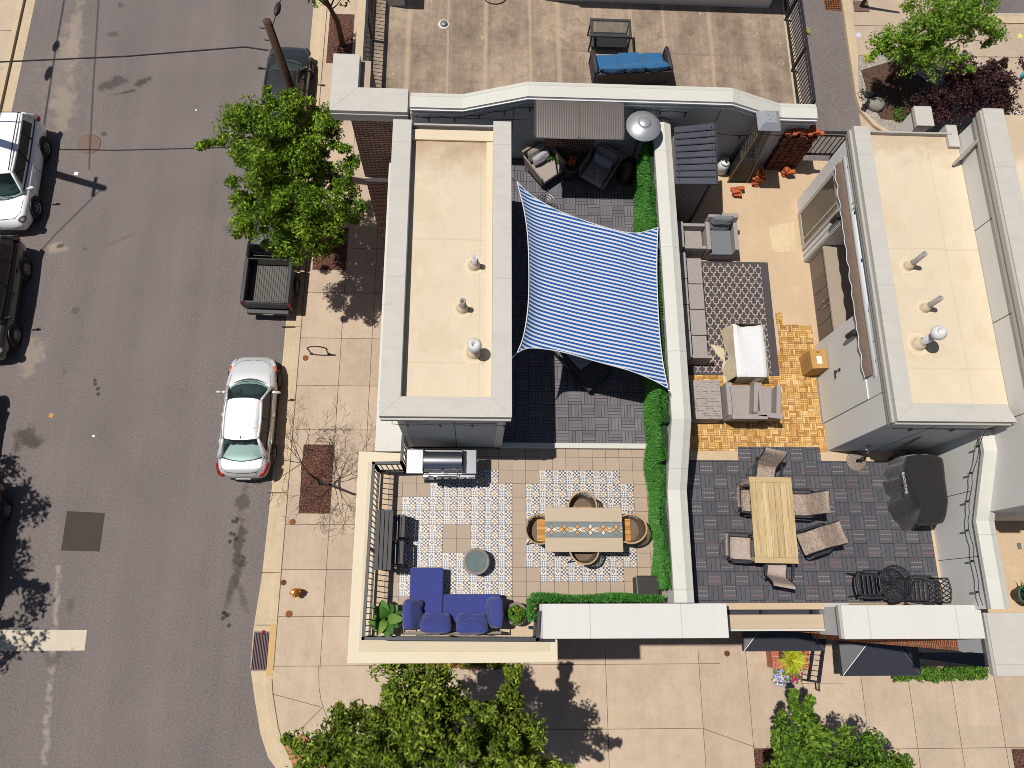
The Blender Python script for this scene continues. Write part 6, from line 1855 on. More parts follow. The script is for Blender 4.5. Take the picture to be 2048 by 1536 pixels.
c0 = arc_chair('wicker tub chair at the left end of the mosaic table'); c0.location = loc_at(1080,1060,.5); c0.rotation_euler = (0,0,-math.pi/2)
wg = 'wicker tub chairs round the mosaic table'
dup(c0, loc_at(1257,1059,.5), math.pi/2, 'wicker tub chair at the right end of the mosaic table', wg)
dup(c0, loc_at(1163,1018,.5), math.pi, 'wicker tub chair on the grill side of the mosaic table', wg)
dup(c0, loc_at(1166,1098,.5), 0.0, 'wicker tub chair on the parapet side of the mosaic table', wg)
# --- round glass topped table
t = T('side_table','round low table with a mottled glass top on the patterned tiles','table',loc_at(953,1123,.36))
m = MB(); m.lathe([(.24,0),(.22,.12),(.245,.26),(.275,.34),(.28,.37),(.235,.375),(.225,.36),(.22,.3)],n=30); m.build('base', M_cemgrey, t)
m = MB(); m.disc((0,0),.232,.362,30); m.build('glass_top', M_bluegreen, t)
# --- navy sectional sofa
S0 = loc_at(905,1215,.4); t = T('sectional_sofa','navy blue L shaped sofa with a chaise in the terrace corner','sofa',S0)
def rel(px0,py0,px1,py1,h):
    x0,x1,y0,y1 = Q(px0,py0,px1,py1,ZD+h); return x0-S0.x,x1-S0.x,y0-S0.y,y1-S0.y
cx = rel(819,1135,886,1232,.42); m = MB(); m.box(cx[0],cx[1],cx[2],cx[3],.26,.42); m.build('chaise_cushion', M_navy, t, .035, seg=4)
cs_ = rel(886,1188,1001,1245,.42); m = MB(); m.box(cs_[0]+.004,cs_[1],cs_[2],cs_[3],.26,.42); m.build('seat_cushion', M_navy, t, .035, seg=4)
m = MB(); m.box(cx[0]+.02,cx[1]-.02,cx[2]+.02,cx[3]-.03,.2,.26); m.box(cs_[0],cs_[1]-.02,cs_[2],cs_[3]-.03,.2,.26); m.build('frame', M_wick_brown, t)
for (x,y) in ((cx[0]+.06,cx[3]-.08),(cx[1]-.06,cx[3]-.08),(cx[0]+.06,cs_[2]-.1),(cs_[1]-.06,cs_[2]-.1),(cs_[1]-.06,cs_[3]-.08)):
    m = MB(); m.tube([(x,y,.2),(x,y,0)],.018,6); m.build('leg', M_black, t)
yb0 = rel(805,1262,1000,1266,.55)
m = MB()
xs = np.linspace(yb0[0]+.02,yb0[1]+.02,28)
for i in range(27):
    for k in range(9):
        z0 = .12+k*.05; m.bar((xs[i],yb0[2]+.015*((i+k)%2),z0),(xs[i+1],yb0[2]+.015*((i+k+1)%2),z0),.02,.035)
m.build('woven_back', M_wick_brown, t)
m = MB(); m.tube([(xs[0],yb0[2]+.3,.5),(xs[0],yb0[2]-.02,.57),(xs[8],yb0[2]-.01,.6),(xs[14],yb0[2]-.02,.57),(xs[20],yb0[2]-.01,.6),(xs[27],yb0[2]-.02,.57),(xs[27],yb0[2]+.25,.5)],.016,6); m.build('back_rail', M_wick_brown, t)
def pil(cxp,cyp,h,sx,sy,sz,rz,tilt,axis,seed,name='pillow'):
    x,y = P(cxp,cyp,ZD+h); o = MB().pillow((0,0,0),sx,sy,sz,0,tilt,axis,14,6.0,seed,.10).build(name, M_navy, t); o.location=(x-S0.x,y-S0.y,h); o.rotation_euler=(0,0,rz)
pil(826,1229,.60,.52,.62,.24,.0,.95,'Y',1,'arm_pillow'); pil(990,1225,.58,.50,.62,.22,.02,-1.05,'Y',2,'arm_pillow')
pil(872,1247,.60,.64,.48,.24,.0,-.85,'X',3,'back_pillow'); pil(944,1248,.60,.66,.48,.24,.0,-.85,'X',4,'back_pillow')
# --- plants in pots
t = T('potted_plant','large leaved green plant in the corner by the sofa','plant',loc_at(772,1238,.5))
m = MB(); m.lathe([(.14,0),(.19,.3),(.2,.32),(.17,.32),(.16,.27),(0,.27)],n=20); m.build('pot', M_cemgrey, t)
def big_leaf(mb, L, W, az, el, z0, r0):
    n = 7; vs = []
    for i in range(n+1):
        s = i/n; rr = r0+L*s*math.cos(el-.9*s*s); z = z0+L*s*math.sin(el)-.42*L*s*s; w = W*math.sin(math.pi*min(1,s*.92+.06))**.8*.5
        c = Vector((rr*math.cos(az),rr*math.sin(az),z)); q = Vector((-math.sin(az),math.cos(az),0))
        vs += [tuple(c+q*w+Vector((0,0,.22*w))),tuple(c),tuple(c-q*w+Vector((0,0,.22*w)))]
    fs = []
    for i in range(n): fs += [(i*3,i*3+1,i*3+4,i*3+3),(i*3+1,i*3+2,i*3+5,i*3+4)]
    mb.add(vs, fs, True)
rnd = random.Random(5); V_,F_,T_ = [],[],[]
for k in range(15):
    mb = MB(); big_leaf(mb, rnd.uniform(.27,.37), rnd.uniform(.17,.23), k*2.4, rnd.uniform(.5,1.15), .3+rnd.uniform(0,.12), .03)
    o_ = len(V_); V_ += mb.v; F_ += [tuple(i+o_ for i in f) for f in mb.f]; T_ += [rnd.random()]*len(mb.f)
raw_mesh('leaves', V_, F_, M_hosta, t, T_, True)
t = T('potted_plant','bushy green plant with red blooms in a round ribbed pot','plant',loc_at(1033,1228,.4))
m = MB(); m.lathe([(.15,0),(.2,.1),(.225,.24),(.22,.36),(.235,.38),(.2,.385),(.19,.33),(0,.33)],n=32); m.build('pot', M_cemgrey, t)
m = MB()
for k in range(32):
    a = 2*math.pi*k/32; m.bar((.235*math.cos(a),.235*math.sin(a),.36),(.215*math.cos(a),.215*math.sin(a),.1),.016,.012)
m.build('pot_rib', M_cemgrey, t)
c = rand_unit(38)*np.array([.14,.14,.12])+np.array([0,0,.44]); leaf_mesh('leaves', c, np.full(38,.08), 22, .085, .045, M_bush, t, .45)
c = rand_unit(5)*np.array([.13,.13,.08])+np.array([0,0,.52]); o = leaf_mesh('blossoms', c, np.full(5,.02), 3, .03, .03, M_flower_or, t, .7)
x0,x1,y0,y1 = Q(1273,1151,1318,1193,ZD+.5)
t = T('storage_box','dark brown storage box in the corner by the green hedge','box',((x0+x1)/2,(y0+y1)/2,ZD))
m = MB(); m.box(-(x1-x0)/2+.02,(x1-x0)/2-.02,-(y1-y0)/2+.02,(y1-y0)/2-.02,0,.44); m.build('body', M_black2, t, .02)
m = MB(); m.box(-(x1-x0)/2,(x1-x0)/2,-(y1-y0)/2,(y1-y0)/2,.445,.5); m.build('lid', mk('brown_black_lid', A(50,44,42), .4), t, .02)
m = MB(); m.lathe([(.03,0),(.035,.16),(.012,.2),(.012,.23)],n=12); o = m.build('bottle', mk('blue_plastic', A(70,140,200), .4)); o.location = loc_at(1059,1255,.1); tag(o,'small blue bottle on the terrace floor beside the ribbed pot','bottle')

# --- artificial hedge along the wall and the front parapet
def turf(name, label, boxes, density, blade=.085):
    Vv = []; Tn = []
    for (x0,x1,y0,y1,z0,z1,nx,ny) in boxes:
        area = abs((x1-x0) if ny else (y1-y0))*abs(z1-z0)
        for kind, ar in (('face',area),('top',(x1-x0)*(y1-y0))):
            n = int(ar*density)
            if kind == 'face':
                p = np.stack([rng.uniform(x0,x1,n) if ny else np.full(n,x0 if nx<0 else x1), rng.uniform(y0,y1,n) if nx else np.full(n,y1 if ny>0 else y0), rng.uniform(z0,z1,n)],1); nn = np.array([nx,ny,.45])
                # panels bulge unevenly
                bul = .03*np.sin(p[:,1]*2.1+p[:,2]*3)+.025*np.sin(p[:,1]*5.3+1+p[:,0]*4); p = p+np.outer(bul,np.array([nx,ny,0]))
            else:
                p = np.stack([rng.uniform(x0,x1,n),rng.uniform(y0,y1,n),np.full(n,z1)],1); p[:,2] += .04*np.sin(p[:,1]*3)+.03*np.sin(p[:,0]*9); nn = np.array([nx*.3,ny*.3,1.])
            d = nn+rng.normal(size=(n,3))*.55; d /= np.linalg.norm(d,axis=1)[:,None]
            s = np.cross(d, rand_unit(n)); s /= np.linalg.norm(s,axis=1)[:,None]
            l = blade*(.6+.8*rng.random((n,1))); w = .014
            a = p-s*w*.5; b = p+s*w*.5; c = p+d*l+np.array([0,0,-.012]); e = p+d*l*.6+s*w
            Vv.append(np.stack([a,b,e,c],1).reshape(-1,3))
            pt = .5+.28*np.sin(p[:,1]*1.7+p[:,0]*3)+.2*np.sin(p[:,1]*6+p[:,2]*4)
            Tn.append(np.clip(.55*rng.random(n)+.45*pt*rng.random(n),0,1))
    vs = np.concatenate(Vv); o = raw_mesh('turf', vs, np.arange(len(vs)).reshape(-1,4), M_hedge, None, np.concatenate(Tn))
    return o
hx0 = P(1305,1000,ZD+.6)[0]
t = T('artificial_hedge','long bright green artificial hedge along the dividing wall beside the dining table','hedge',(3.9,5,ZD))
zc = [(10.6,7.4,3.97,12.66),(7.4,4.9,3.95,12.60),(4.9,3.78,3.93,12.62),(3.78,3.0,3.93,12.35),(3.0,2.4,3.95,12.02),(2.4,.42,3.95,11.98)]
bx_ = [(x,4.07,yb,ya,ZD+.02,z,-1,0) for ya,yb,x,z in zc]
o = turf('turf','',bx_,5200); o.parent = t; o.location = -t.location
b = MB()
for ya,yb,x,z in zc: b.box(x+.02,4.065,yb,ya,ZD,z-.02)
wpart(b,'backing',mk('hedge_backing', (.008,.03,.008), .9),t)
t = T('artificial_hedge','low strip of artificial hedge along the white parapet behind the dining table','hedge',(2.5,.2,ZD))
xa_ = P(1066,1203,11.8)[0]
o = turf('turf','',[(xa_,3.9,.14,.24,ZD+.3,11.86,0,1),(xa_-.06,xa_+.08,-.2,.2,ZD+.5,11.84,-1,0)],5200,.08); o.parent = t; o.location = -t.location
b = MB(); b.box(xa_+.02,3.9,.14,.2,ZD,11.83); wpart(b,'backing',M_hedge,t)

# --- shade sail
zs_ = dict(TL=13.7,BL=14.0-.02,TR=12.95,BR=12.95)
cTL = V(1034,363,13.75); cBL = V(1035,705,13.85); cTR = V(1316,455,12.92); cBR = V(1336,777,12.92)
n = 40
def edge(a, c, sag, inw):
    out = []
    for i in range(n+1):
        u = i/n; q = a.lerp(c,u); q = q+inw*sag*4*u*(1-u)*(1-.25*(2*u-1)**2); q.z -= .10*4*u*(1-u); out.append(q)
    return out
def edge_px(a, c, px, z):
    """edge through pixel positions seen in the photograph at the sail's own height"""
    pts = [a]+[V(x,y,lerp(a.z,c.z,(k+1)/(len(px)+1))-.06) for k,(x,y) in enumerate(px)]+[c]
    # Catmull-Rom resample
    L = [0]
    for i in range(len(pts)-1): L.append(L[-1]+(pts[i+1]-pts[i]).length)
    out = []
    for i in range(n+1):
        s = L[-1]*i/n; k = max(j for j in range(len(L)) if L[j] <= s+1e-9); k = min(k,len(pts)-2); u = (s-L[k])/(L[k+1]-L[k])
        p0 = pts[max(k-1,0)]; p1 = pts[k]; p2 = pts[k+1]; p3 = pts[min(k+2,len(pts)-1)]
        out.append(.5*((2*p1)+(p2-p0)*u+(2*p0-5*p1+4*p2-p3)*u*u+(3*p1-p0-3*p2+p3)*u*u*u))
    return out
eT = edge_px(cTL,cTR,[(1062,390),(1110,418),(1165,440),(1230,460),(1275,466)],0)
eB = edge_px(cBL,cBR,[(1062,696),(1120,703),(1190,722),(1262,742),(1310,762)],0)
eL = edge_px(cBL,cTL,[(1048,668),(1057,600),(1057,500),(1050,430)],0)
eR = edge_px(cBR,cTR,[(1325,720),(1318,650),(1314,560),(1314,500)],0)
vs = []; band = []
for j in range(n+1):
    v = j/n
    for i in range(n+1):
        u = i/n
        p = eB[i]*(1-v)+eT[i]*v + eL[j]*(1-u)+eR[j]*u - (cBL*(1-u)*(1-v)+cBR*u*(1-v)+cTL*(1-u)*v+cTR*u*v)
        vs.append(p)
        band.append((p.y*math.cos(.135)+p.x*math.sin(.135)+.05*math.sin(u*3.1)*(1-v)*1.2)/.0850)
t = T('shade_sail','blue and white striped shade sail over the sunken terrace','shade sail',(2.4,6.5,13.3))
fs = [(j*(n+1)+i,j*(n+1)+i+1,(j+1)*(n+1)+i+1,(j+1)*(n+1)+i) for j in range(n) for i in range(n)]
o = raw_mesh('cloth', np.array([tuple(v-t.location) for v in vs]), fs, M_sail, t, None, True)
a = o.data.attributes.new('band','FLOAT','POINT'); a.data.foreach_set('value', np.array(band,np.float32))
m = MB()
for e in (eT,eB,eL,eR): m.tube([q-t.location for q in e],.012,6)
m.build('hem', mk('white_webbing', A(226,230,238), .8), t)
for c_, p_ in ((cTL,Vector((.6,cTL.y+.12,13.72))),(cBL,Vector((.6,cBL.y-.18,13.78))),(cTR,Vector((4.05,cTR.y+.03,12.84))),(cBR,Vector((4.08,cBR.y-.16,12.84)))):
    m = MB(); m.tube([c_-t.location,p_-t.location],.012,6); m.tube([(c_*.6+p_*.4)-t.location,(c_*.3+p_*.7)-t.location],.02,6); m.build('turnbuckle', M_chrome, t)

# --- door canopy on the north wall
cx0,cx1 = P(1070,235,13.4)[0],P(1247,235,13.4)[0]; cm = P(1157,235,13.4)[0]
yS = P(1150,279,13.3)[1]
t = T('door_canopy','curved smoked plastic door canopy in two panels on the north wall','canopy',((cx0+cx1)/2,YS,13.3))
def cpanel(a,b):
    m = MB(); n_ = 10; vs=[]
    for i in range(n_+1):
        u = i/n_; y = lerp(YS+.04,yS,u); z = 13.47-.15*u**1.6
        vs += [(a,y,z),(b,y,z),(a,y,z-.012),(b,y,z-.012)]
    fs=[]
    for i in range(n_): k=i*4; fs += [(k,k+1,k+5,k+4),(k+2,k+6,k+7,k+3),(k,k+4,k+6,k+2),(k+1,k+3,k+7,k+5)]
    m.add(vs,fs,False); return m
wpart(cpanel(cx0,cm-.015),'panel',M_poly,t); wpart(cpanel(cm+.015,cx1),'panel',M_poly,t)
m = MB()
for x in (cx0,cm,cx1):
    m.tube([(x,lerp(YS+.04,yS,u),13.475-.15*u**1.6) for u in np.linspace(0,1,9)],.016,6)
m.tube([(cx0,yS,13.32),(cx1,yS,13.32)],.016,6)
wpart(m,'frame',mk('bronze_frame', A(96,82,74), .5, .3),t)
m = MB()
for x in (cx0+.03,cm,cx1-.03): m.bar((x,YS+.05,13.05),(x,yS+.25,13.28),.03,.04)
wpart(m,'bracket',M_black2,t)
# --- mushroom heater
hp = V(1288,249,13.25); t = T('patio_heater','mushroom patio heater with a steel reflector by the dividing wall','patio heater',(hp.x,hp.y,ZD))
m = MB(); m.lathe([(.005,2.36),(.12,2.36),(.135,2.34),(.14,2.32),(.18,2.315),(.40,2.2),(.405,2.19),(.38,2.19),(.16,2.27),(0,2.27)],n=34); m.build('reflector', M_steel_matte, t)
m = MB(); m.lathe([(.1,1.85),(.12,2.2),(.1,2.25)],n=20); m.build('burner', M_steel, t)
m = MB(); m.cyl((0,0),.032,.7,1.86,12); m.build('post', M_black, t)
m = MB(); m.lathe([(.23,0),(.24,.04),(.22,.07),(.2,.1),(.19,.65),(.15,.74),(.03,.78)],n=26); m.build('base', mk('bronze_base', A(74,52,44), .4, .4), t)
# --- lounge chairs, fire planter, plant
def tub_armchair(label, loc, rz, shell):
    t = T('armchair',label,'armchair',loc,rz,'wicker armchairs below the door canopy')
    m = MB(); m.box(-.32,.32,-.34,.30,.20,.25); m.build('seat_frame', shell, t)
    m = MB(); m.box(-.285,.285,-.26,.33,.25,.38); m.build('seat_cushion', M_taupe_cush, t, .03, seg=3)
    m = MB(); m.bar((-.335,-.36,.2),(-.335,.30,.2),.05,.05)
    vs = lambda s: [(s*.31,-.38,.2),(s*.31,.30,.2),(s*.36,.30,.56),(s*.36,-.44,.66),(s*.35,-.38,.2),(s*.35,.30,.2),(s*.40,.30,.56),(s*.40,-.44,.66)]
    for s in (-1,1): m.add(vs(s),[(0,1,2,3),(7,6,5,4),(0,4,5,1),(1,5,6,2),(2,6,7,3),(3,7,4,0)])
    m.build('arm', shell, t, .012)
    m = MB(); m.add([(-.34,-.38,.2),(.34,-.38,.2),(.40,-.52,.78),(-.40,-.52,.78),(-.34,-.33,.2),(.34,-.33,.2),(.40,-.46,.79),(-.40,-.46,.79)],[(0,1,2,3),(7,6,5,4),(0,4,5,1),(1,5,6,2),(2,6,7,3),(3,7,4,0)]); m.build('backrest', shell, t, .015)
    m = MB(); m.pillow((0,-.36,.56),.60,.40,.14,0,-1.25,'X',8,5,2,.05); m.build('back_cushion', M_taupe_cush, t)
    m = MB(); m.pillow((0,-.2,.53),.52,.26,.16,0,-1.0,'X',10,3.5,3,.06); m.build('pillow', M_lilac, t)
    for sx in (-1,1):
        m = MB(); m.tube([(sx*.34,.28,.2),(sx*.36,.3,0),(sx*.36,-.35,0),(sx*.34,-.36,.2)],.011,6); m.build('leg', M_black, t)
    return t
c1 = tub_armchair('grey armchair with a pillow left of the orange planter', loc_at(1092,332,.4), math.radians(-142), M_wick_brown)
dup(c1, loc_at(1196,340,.4), math.radians(148), 'brown grey armchair with a pillow right of the orange planter', 'wicker armchairs below the door canopy')
c1['label'] = 'grey armchair with a pale pillow left of the orange planter'
t = T('planter','round dark planter of orange flowers between the two armchairs','planter',loc_at(1143,329,.45))
m = MB(); m.lathe([(.2,0),(.21,.3),(.215,.46),(.225,.48),(.19,.48),(.185,.42),(0,.42)],n=30); m.build('pot', M_wick_dark, t)
m = MB(); m.lathe([(.2,.47),(.215,.5),(.228,.5),(.23,.47)],n=30); m.build('rim', mk('taupe_rim', A(120,104,96), .6), t)
c = rand_unit(14)*np.array([.09,.09,.05])+np.array([0,.06,.5]); leaf_mesh('blossoms', c, np.full(14,.035), 12, .06, .05, M_flower_or, t, .6, .1)
x,y,z_ = *P(1110,300,ZD+.5),ZD
t = T('potted_plant','spiky green plant in shade behind the left armchair','plant',(x,y,ZD))
m = MB(); m.lathe([(.12,0),(.15,.3),(.13,.3),(0,.28)],n=16); m.build('pot', M_wick_dark, t); o = tuft('leaves','','',(0,0,.28),60,.42,.05,M_hosta,.05,.9,t)
# wire stool next to the sail's corner
t = T('wire_stool','round black wire side table under the upper sail edge','side table',loc_at(1092,402,.45))
m = MB()
for k in range(16):
    a = k*math.pi/8; m.tube([(.2*math.cos(a),.2*math.sin(a),.45),(.09*math.cos(a+.3),.09*math.sin(a+.3),.22),(.19*math.cos(a+.6),.19*math.sin(a+.6),.0)],.006,4)
for r,z in ((.2,.45),(.13,.45),(.07,.45),(.19,.0)): m.tube([(r*math.cos(a),r*math.sin(a),z) for a in np.linspace(0,6.283,25)],.008,5)
m.build('wire_frame', M_alu, t)
# lounger in the shade below the sail
t = T('lounge_chair','dark slatted lounger in the shade under the lower sail edge','lounge chair',loc_at(1165,722,.35),math.radians(40))
m = MB(); slat_top(m,-.32,.32,-.62,.35,.34,5,.03,.008); m.build('seat', M_slat_dark, t)
m = MB(); m.box(-.34,.34,-.64,-.6,.1,.36); m.box(-.36,-.32,-.64,.9,.2,.35); m.box(.32,.36,-.64,.9,.2,.35); m.build('frame', M_black, t)
m = MB(); m.add([(-.3,.35,.36),(.3,.35,.36),(.3,.95,.75),(-.3,.95,.75)],[(0,1,2,3)]); m.build('backrest', M_slat_dark, t)
m = MB(); m.pillow((0.04,.12,.40),.5,.55,.12,0,0,'X',8,4,4); m.build('cushion', M_grey_lt, t)
for sx in (-1,1): m = MB(); m.box(sx*.31-.02,sx*.31+.02,-.56,-.52,0,.3); m.box(sx*.31-.02,sx*.31+.02,.3,.34,0,.3); m.build('leg', M_black, t)

# --- festoon lights
def festoon(label, pts, step=.62, sag=.05, drop=.1, r=.008):
    pts = [Vector(p) for p in pts]; c = pts[0]; t = T('string_lights', label, 'string lights', c)
    m = MB(); line = []
    L = 0; spots = []; nxt = step*.5
    for a, d in zip(pts[:-1], pts[1:]):
        seg = (d-a).length; nn = max(4,int(seg/.15))
        for i in range(nn):
            u = i/nn; s_ = L+seg*u; q = a.lerp(d,u); q.z -= sag*abs(math.sin(math.pi*s_/step)); line.append(q-c)
        while nxt < L+seg:
            u = (nxt-L)/seg; q = a.lerp(d,u); q.z -= sag; spots.append(q-c); nxt += step
        L += seg
    line.append(pts[-1]-c); m.tube(line, r, 5, False); m.build('cable', M_cable, t)
    for q in spots[:48]:
        b = MB(); b.lathe([(.0,.0),(.022,-.01),(.024,-drop*.75),(.018,-drop)],n=10); so = b.build('socket', M_black2, t); so.location = q
        b = MB(); b.ell((0,0,-drop-.03),(.024,.024,.034),10,7); b.build('bulb', M_bulb, so)
    return t
yf = 3.42-.03
festoon('string lights under the front edge of the left stair tower', [(-1.55,9.0,TZ-.15),(-1.6,3.4,TZ-.12),(.6,3.4,TZ-.12)], .62)
wy = YS-.03
festoon('string lights along the shaped north parapet', [(XP[0]+.1,wy,12.75),(XP[1],wy,12.8),(XP[2],wy,13.25),((XP[2]+XP[3])/2,wy,13.3),(XP[3]-.9,wy,13.2)], .6, .06)
festoon('sparse string lights across the lower north wall behind the shed', [(4.5,wy,12.45),(6.0,wy,12.4),(7.7,wy,12.45)], 1.2, .06)
festoon('string lights clipped along the bent wall by the covered grill', [(10.2,3.4,13.55),(10.24,2.6,12.9),(10.25,1.75,12.5),(10.25,.9,12.5),(10.25,.05,12.48)], .62, .06)
festoon('string lights along the eave of the right stair tower', [(8.2,3.4,13.72),(9.3,3.4,13.72),(10.3,3.4,13.72)], .85, .03)
m = MB(); rnd = random.Random(8); pts=[]
for k in range(60):
    u = k/59; y = lerp(10.7,.5,u); z = 12.78 if y > 3.78 else (lerp(12.74,12.06,(3.78-y)/1.38) if y > 2.4 else 12.06)
    pts.append((4.045+rnd.uniform(-.02,.02),y,z+rnd.uniform(-.03,.03)))
m.tube(pts,.012,5,False); tag(m.build('light_cable',mk('grey_cable', A(120,116,118), .6)),'tangled grey light cable along the top of the hedge wall','cable')
# ================================================================ RIGHT TERRACE
# --- awning and wall lights
cA = V(1694,313,13.55); cB = V(1763,752,13.55)
ax = 8.0
aw = T('awning','rolled white cassette awning with a taupe scalloped valance on the right tower','awning',(ax,(cA.y+cB.y)/2,13.5))
y1_, y0_ = cA.y, cB.y; xc = (cA.x+cB.x)/2
m = MB(); m.x = Matrix.Translation((0,0,0)); m.tube([(xc+.03,y1_,13.5),(xc+.03,y0_,13.5)],.13,16); m.box(xc-.02,xc+.12,y0_,y1_,13.5,13.585); wpart(m,'cassette',M_white_trim,aw)
m = MB(); n=60; xo = xc-.15; vs=[]
for i in range(n+1):
    y = lerp(y1_-.05,y0_+.06,i/n); w_ = .012*math.sin(i*1.3); sc = .03*abs(math.sin(i*math.pi/6))
    vs += [(xc-.05,y,13.48),(xc-.09,y,13.42-.02*math.sin(i*.9)),(xo+w_,y,13.36),(xo+w_-.01,y,13.23-sc)]
m.add(vs,[(i*4+k,i*4+k+1,(i+1)*4+k+1,(i+1)*4+k) for i in range(n) for k in range(3)],True); wpart(m,'cloth',M_taupe_cloth,aw)
m = MB(); m.tube([(vs[i*4+3][0]-.004,vs[i*4+3][1],vs[i*4+3][2]) for i in range(n+1)],.008,5); wpart(m,'valance_trim',M_white_trim,aw)
m = MB()
for y in np.linspace(y1_-.3,y0_+.3,5): m.box(xc+.08,8.14,y-.04,y+.04,13.42,13.6)
wpart(m,'bracket',M_black2,aw)
def sconce(label, px, py):
    z = 13.0; p = V(px,py,z); t = T('wall_light',label,'wall light',(X2,p.y,z),0,'black cylinder wall lights')
    m = MB(); m.cyl((-.12,0),.06,-.16,.14,18); m.build('shade', M_black2, t); m = MB(); m.lathe([(.055,.142),(.04,.12),(0,.11)],(-.12,0),18); m.build('reflector', M_trim, t)
    m = MB(); m.box(-.09,-.005,-.03,.03,-.04,.04); m.build('bracket', M_black2, t)
sconce('black cylinder wall light by the big window',1668,436); sconce('black cylinder wall light beside the grey door',1700,668)
# --- shed with metal roof
fz = ht_ = 0
xs0 = P(1352,372,ZD+2.0)[0]; xs1 = P(1433,366,ZD+2.0)[0]; ys0 = P(1390,368,ZD+2.0)[1]; ys1 = P(1385,246,ZD+2.25)[1]
t = T('garden_shed','slate grey shed with a ribbed metal roof beside the dividing wall','shed',((xs0+xs1)/2,(ys0+ys1)/2,ZD))
zr0, zr1 = ZD+2.0, ZD+2.22
m = MB(); m.add([(xs0,ys0,zr0),(xs1,ys0,zr0+.03),(xs1,ys1+.04,zr1),(xs0,ys1-.1,zr1),(xs0,ys0,zr0-.06),(xs1,ys0,zr0-.03),(xs1,ys1+.04,zr1-.06),(xs0,ys1-.1,zr1-.06)],[(0,1,2,3),(4,7,6,5),(0,4,5,1),(1,5,6,2),(2,6,7,3),(3,7,4,0)]); wpart(m,'roof',M_shedroof,t)
m = MB()
for k in range(1,9):
    u = k/9; m.bar((xs0+.01,lerp(ys0,ys1-.1,u),lerp(zr0,zr1,u)+.012),(xs1-.01,lerp(ys0,ys1+.04,u),lerp(zr0+.03,zr1,u)+.012),.022,.022)
for k in range(9):
    u = (k+.5)/9
    for x in (xs0+.08,xs1-.08): m.box(x-.008,x+.008,lerp(ys0,ys1,u)-.008,lerp(ys0,ys1,u)+.008,lerp(zr0,zr1,u),lerp(zr0,zr1,u)+.03)
wpart(m,'roof_rib',mk('dark_rib', A(44,46,56), .5),t)
m = MB(); m.bar((xs1+.005,ys0-.01,zr0+.01),(xs1+.005,ys1+.05,zr1+.0),.03,.09); wpart(m,'verge_trim',M_canopy,t)
m = MB(); yw0 = ys0+.12
for k in range(10):
    x = xs0+.04+k*.078; m.box(x,x+.07,yw0,yw0+.03,ZD,zr0-.06)
m.box(xs0+.03,xs0+.06,yw0+.03,ys1-.15,ZD,zr0-.05); m.box(xs0+.06,xs1-.1,ys1-.2,ys1-.17,ZD,zr0-.05); wpart(m,'cladding',M_shedwall,t)
m = MB(); m.box(xs1-.08,xs1-.03,yw0,yw0+.05,ZD,zr0-.04); m.box(xs1-.08,xs1-.03,ys1-.25,ys1-.2,ZD,zr0+.1); m.box(xs1-.07,xs1-.04,yw0,ys1-.2,ZD,ZD+.06); wpart(m,'post',M_canopy,t)
m = MB(); m.box(xs0+.8,xs1-.1,yw0+.1,yw0+.5,ZD,ZD+.9); wpart(m,'counter',M_black2,t)
# --- gas bottle
t = T('gas_bottle','white propane bottle beside the pyramid heater','gas bottle',loc_at(1447,330,.3))
m = MB(); m.lathe([(.1,0),(.1,.04),(.15,.06),(.155,.3),(.13,.4),(.05,.45),(.02,.46)],n=24); m.build('tank', M_white_trim, t)
m = MB(); m.tube([(.11*math.cos(a),.11*math.sin(a),.46+.0) for a in np.linspace(.6,5.6,16)],.012,6)
for a in (.6,2.3,3.9,5.6): m.tube([(.11*math.cos(a),.11*math.sin(a),.46),(.11*math.cos(a),.11*math.sin(a),.38)],.012,5)
m.build('collar', M_pvc, t); m = MB(); m.tube([(0,0,.44),(0,0,.53)],.022,8); m.ell((0,0,.53),(.035,.035,.015),10,6); m.build('valve', M_black2, t)
# --- pyramid heater
hp = V(1539,238,13.3); t = T('patio_heater','tall pyramid patio heater with a square silver hood','patio heater',(hp.x,hp.y,ZD))
H_ = 2.3; b0 = .25; b1 = .11
m = MB(); s_ = .27; m.add([(-s_,-s_,H_-.06),(s_,-s_,H_-.06),(s_,s_,H_-.06),(-s_,s_,H_-.06),(-.14,-.14,H_+.07),(.14,-.14,H_+.07),(.14,.14,H_+.07),(-.14,.14,H_+.07)],[(0,1,5,4),(1,2,6,5),(2,3,7,6),(3,0,4,7),(4,5,6,7),(3,2,1,0)]); hd = m.build('hood', M_steel_matte, t)
m = MB()
for a in (.4,2.3,4.4): m.disc((.07*math.cos(a),.07*math.sin(a)),.012,H_+.0715,8)
m.build('screw', M_black2, hd)
for sx in (-1,1):
    for sy in (-1,1): m = MB(); m.bar((sx*b0,sy*b0,0),(sx*b1,sy*b1,H_-.04),.03,.03); m.build('leg', mk('bronze_leg', A(150,122,94), .5,.3) if (sx,sy)==(-1,-1) else bpy.data.materials['bronze_leg'], t)
m = MB(); f_ = lambda z: lerp(b0,b1,z/H_)-.012
for (za,zb) in ((.06,.85),):
    a,b_ = f_(za),f_(zb); m.add([(-a,-a,za),(a,-a,za),(a,a,za),(-a,a,za),(-b_,-b_,zb),(b_,-b_,zb),(b_,b_,zb),(-b_,b_,zb)],[(0,1,5,4),(1,2,6,5),(2,3,7,6),(3,0,4,7),(4,5,6,7)])
m.build('base', M_black2, t)
m = MB()
for k in range(14):
    z = .9+k*.09; a = f_(z)
    m.tube([(-a,-a,z),(a,-a,z),(a,a,z),(-a,a,z),(-a,-a,z)],.004,4)
for k in range(1,7):
    for s in (-1,1):
        u = lerp(-1,1,k/7); m.tube([(u*f_(.88),s*f_(.88),.88),(u*f_(2.1),s*f_(2.1),2.1)],.004,4); m.tube([(s*f_(.88),u*f_(.88),.88),(s*f_(2.1),u*f_(2.1),2.1)],.004,4)
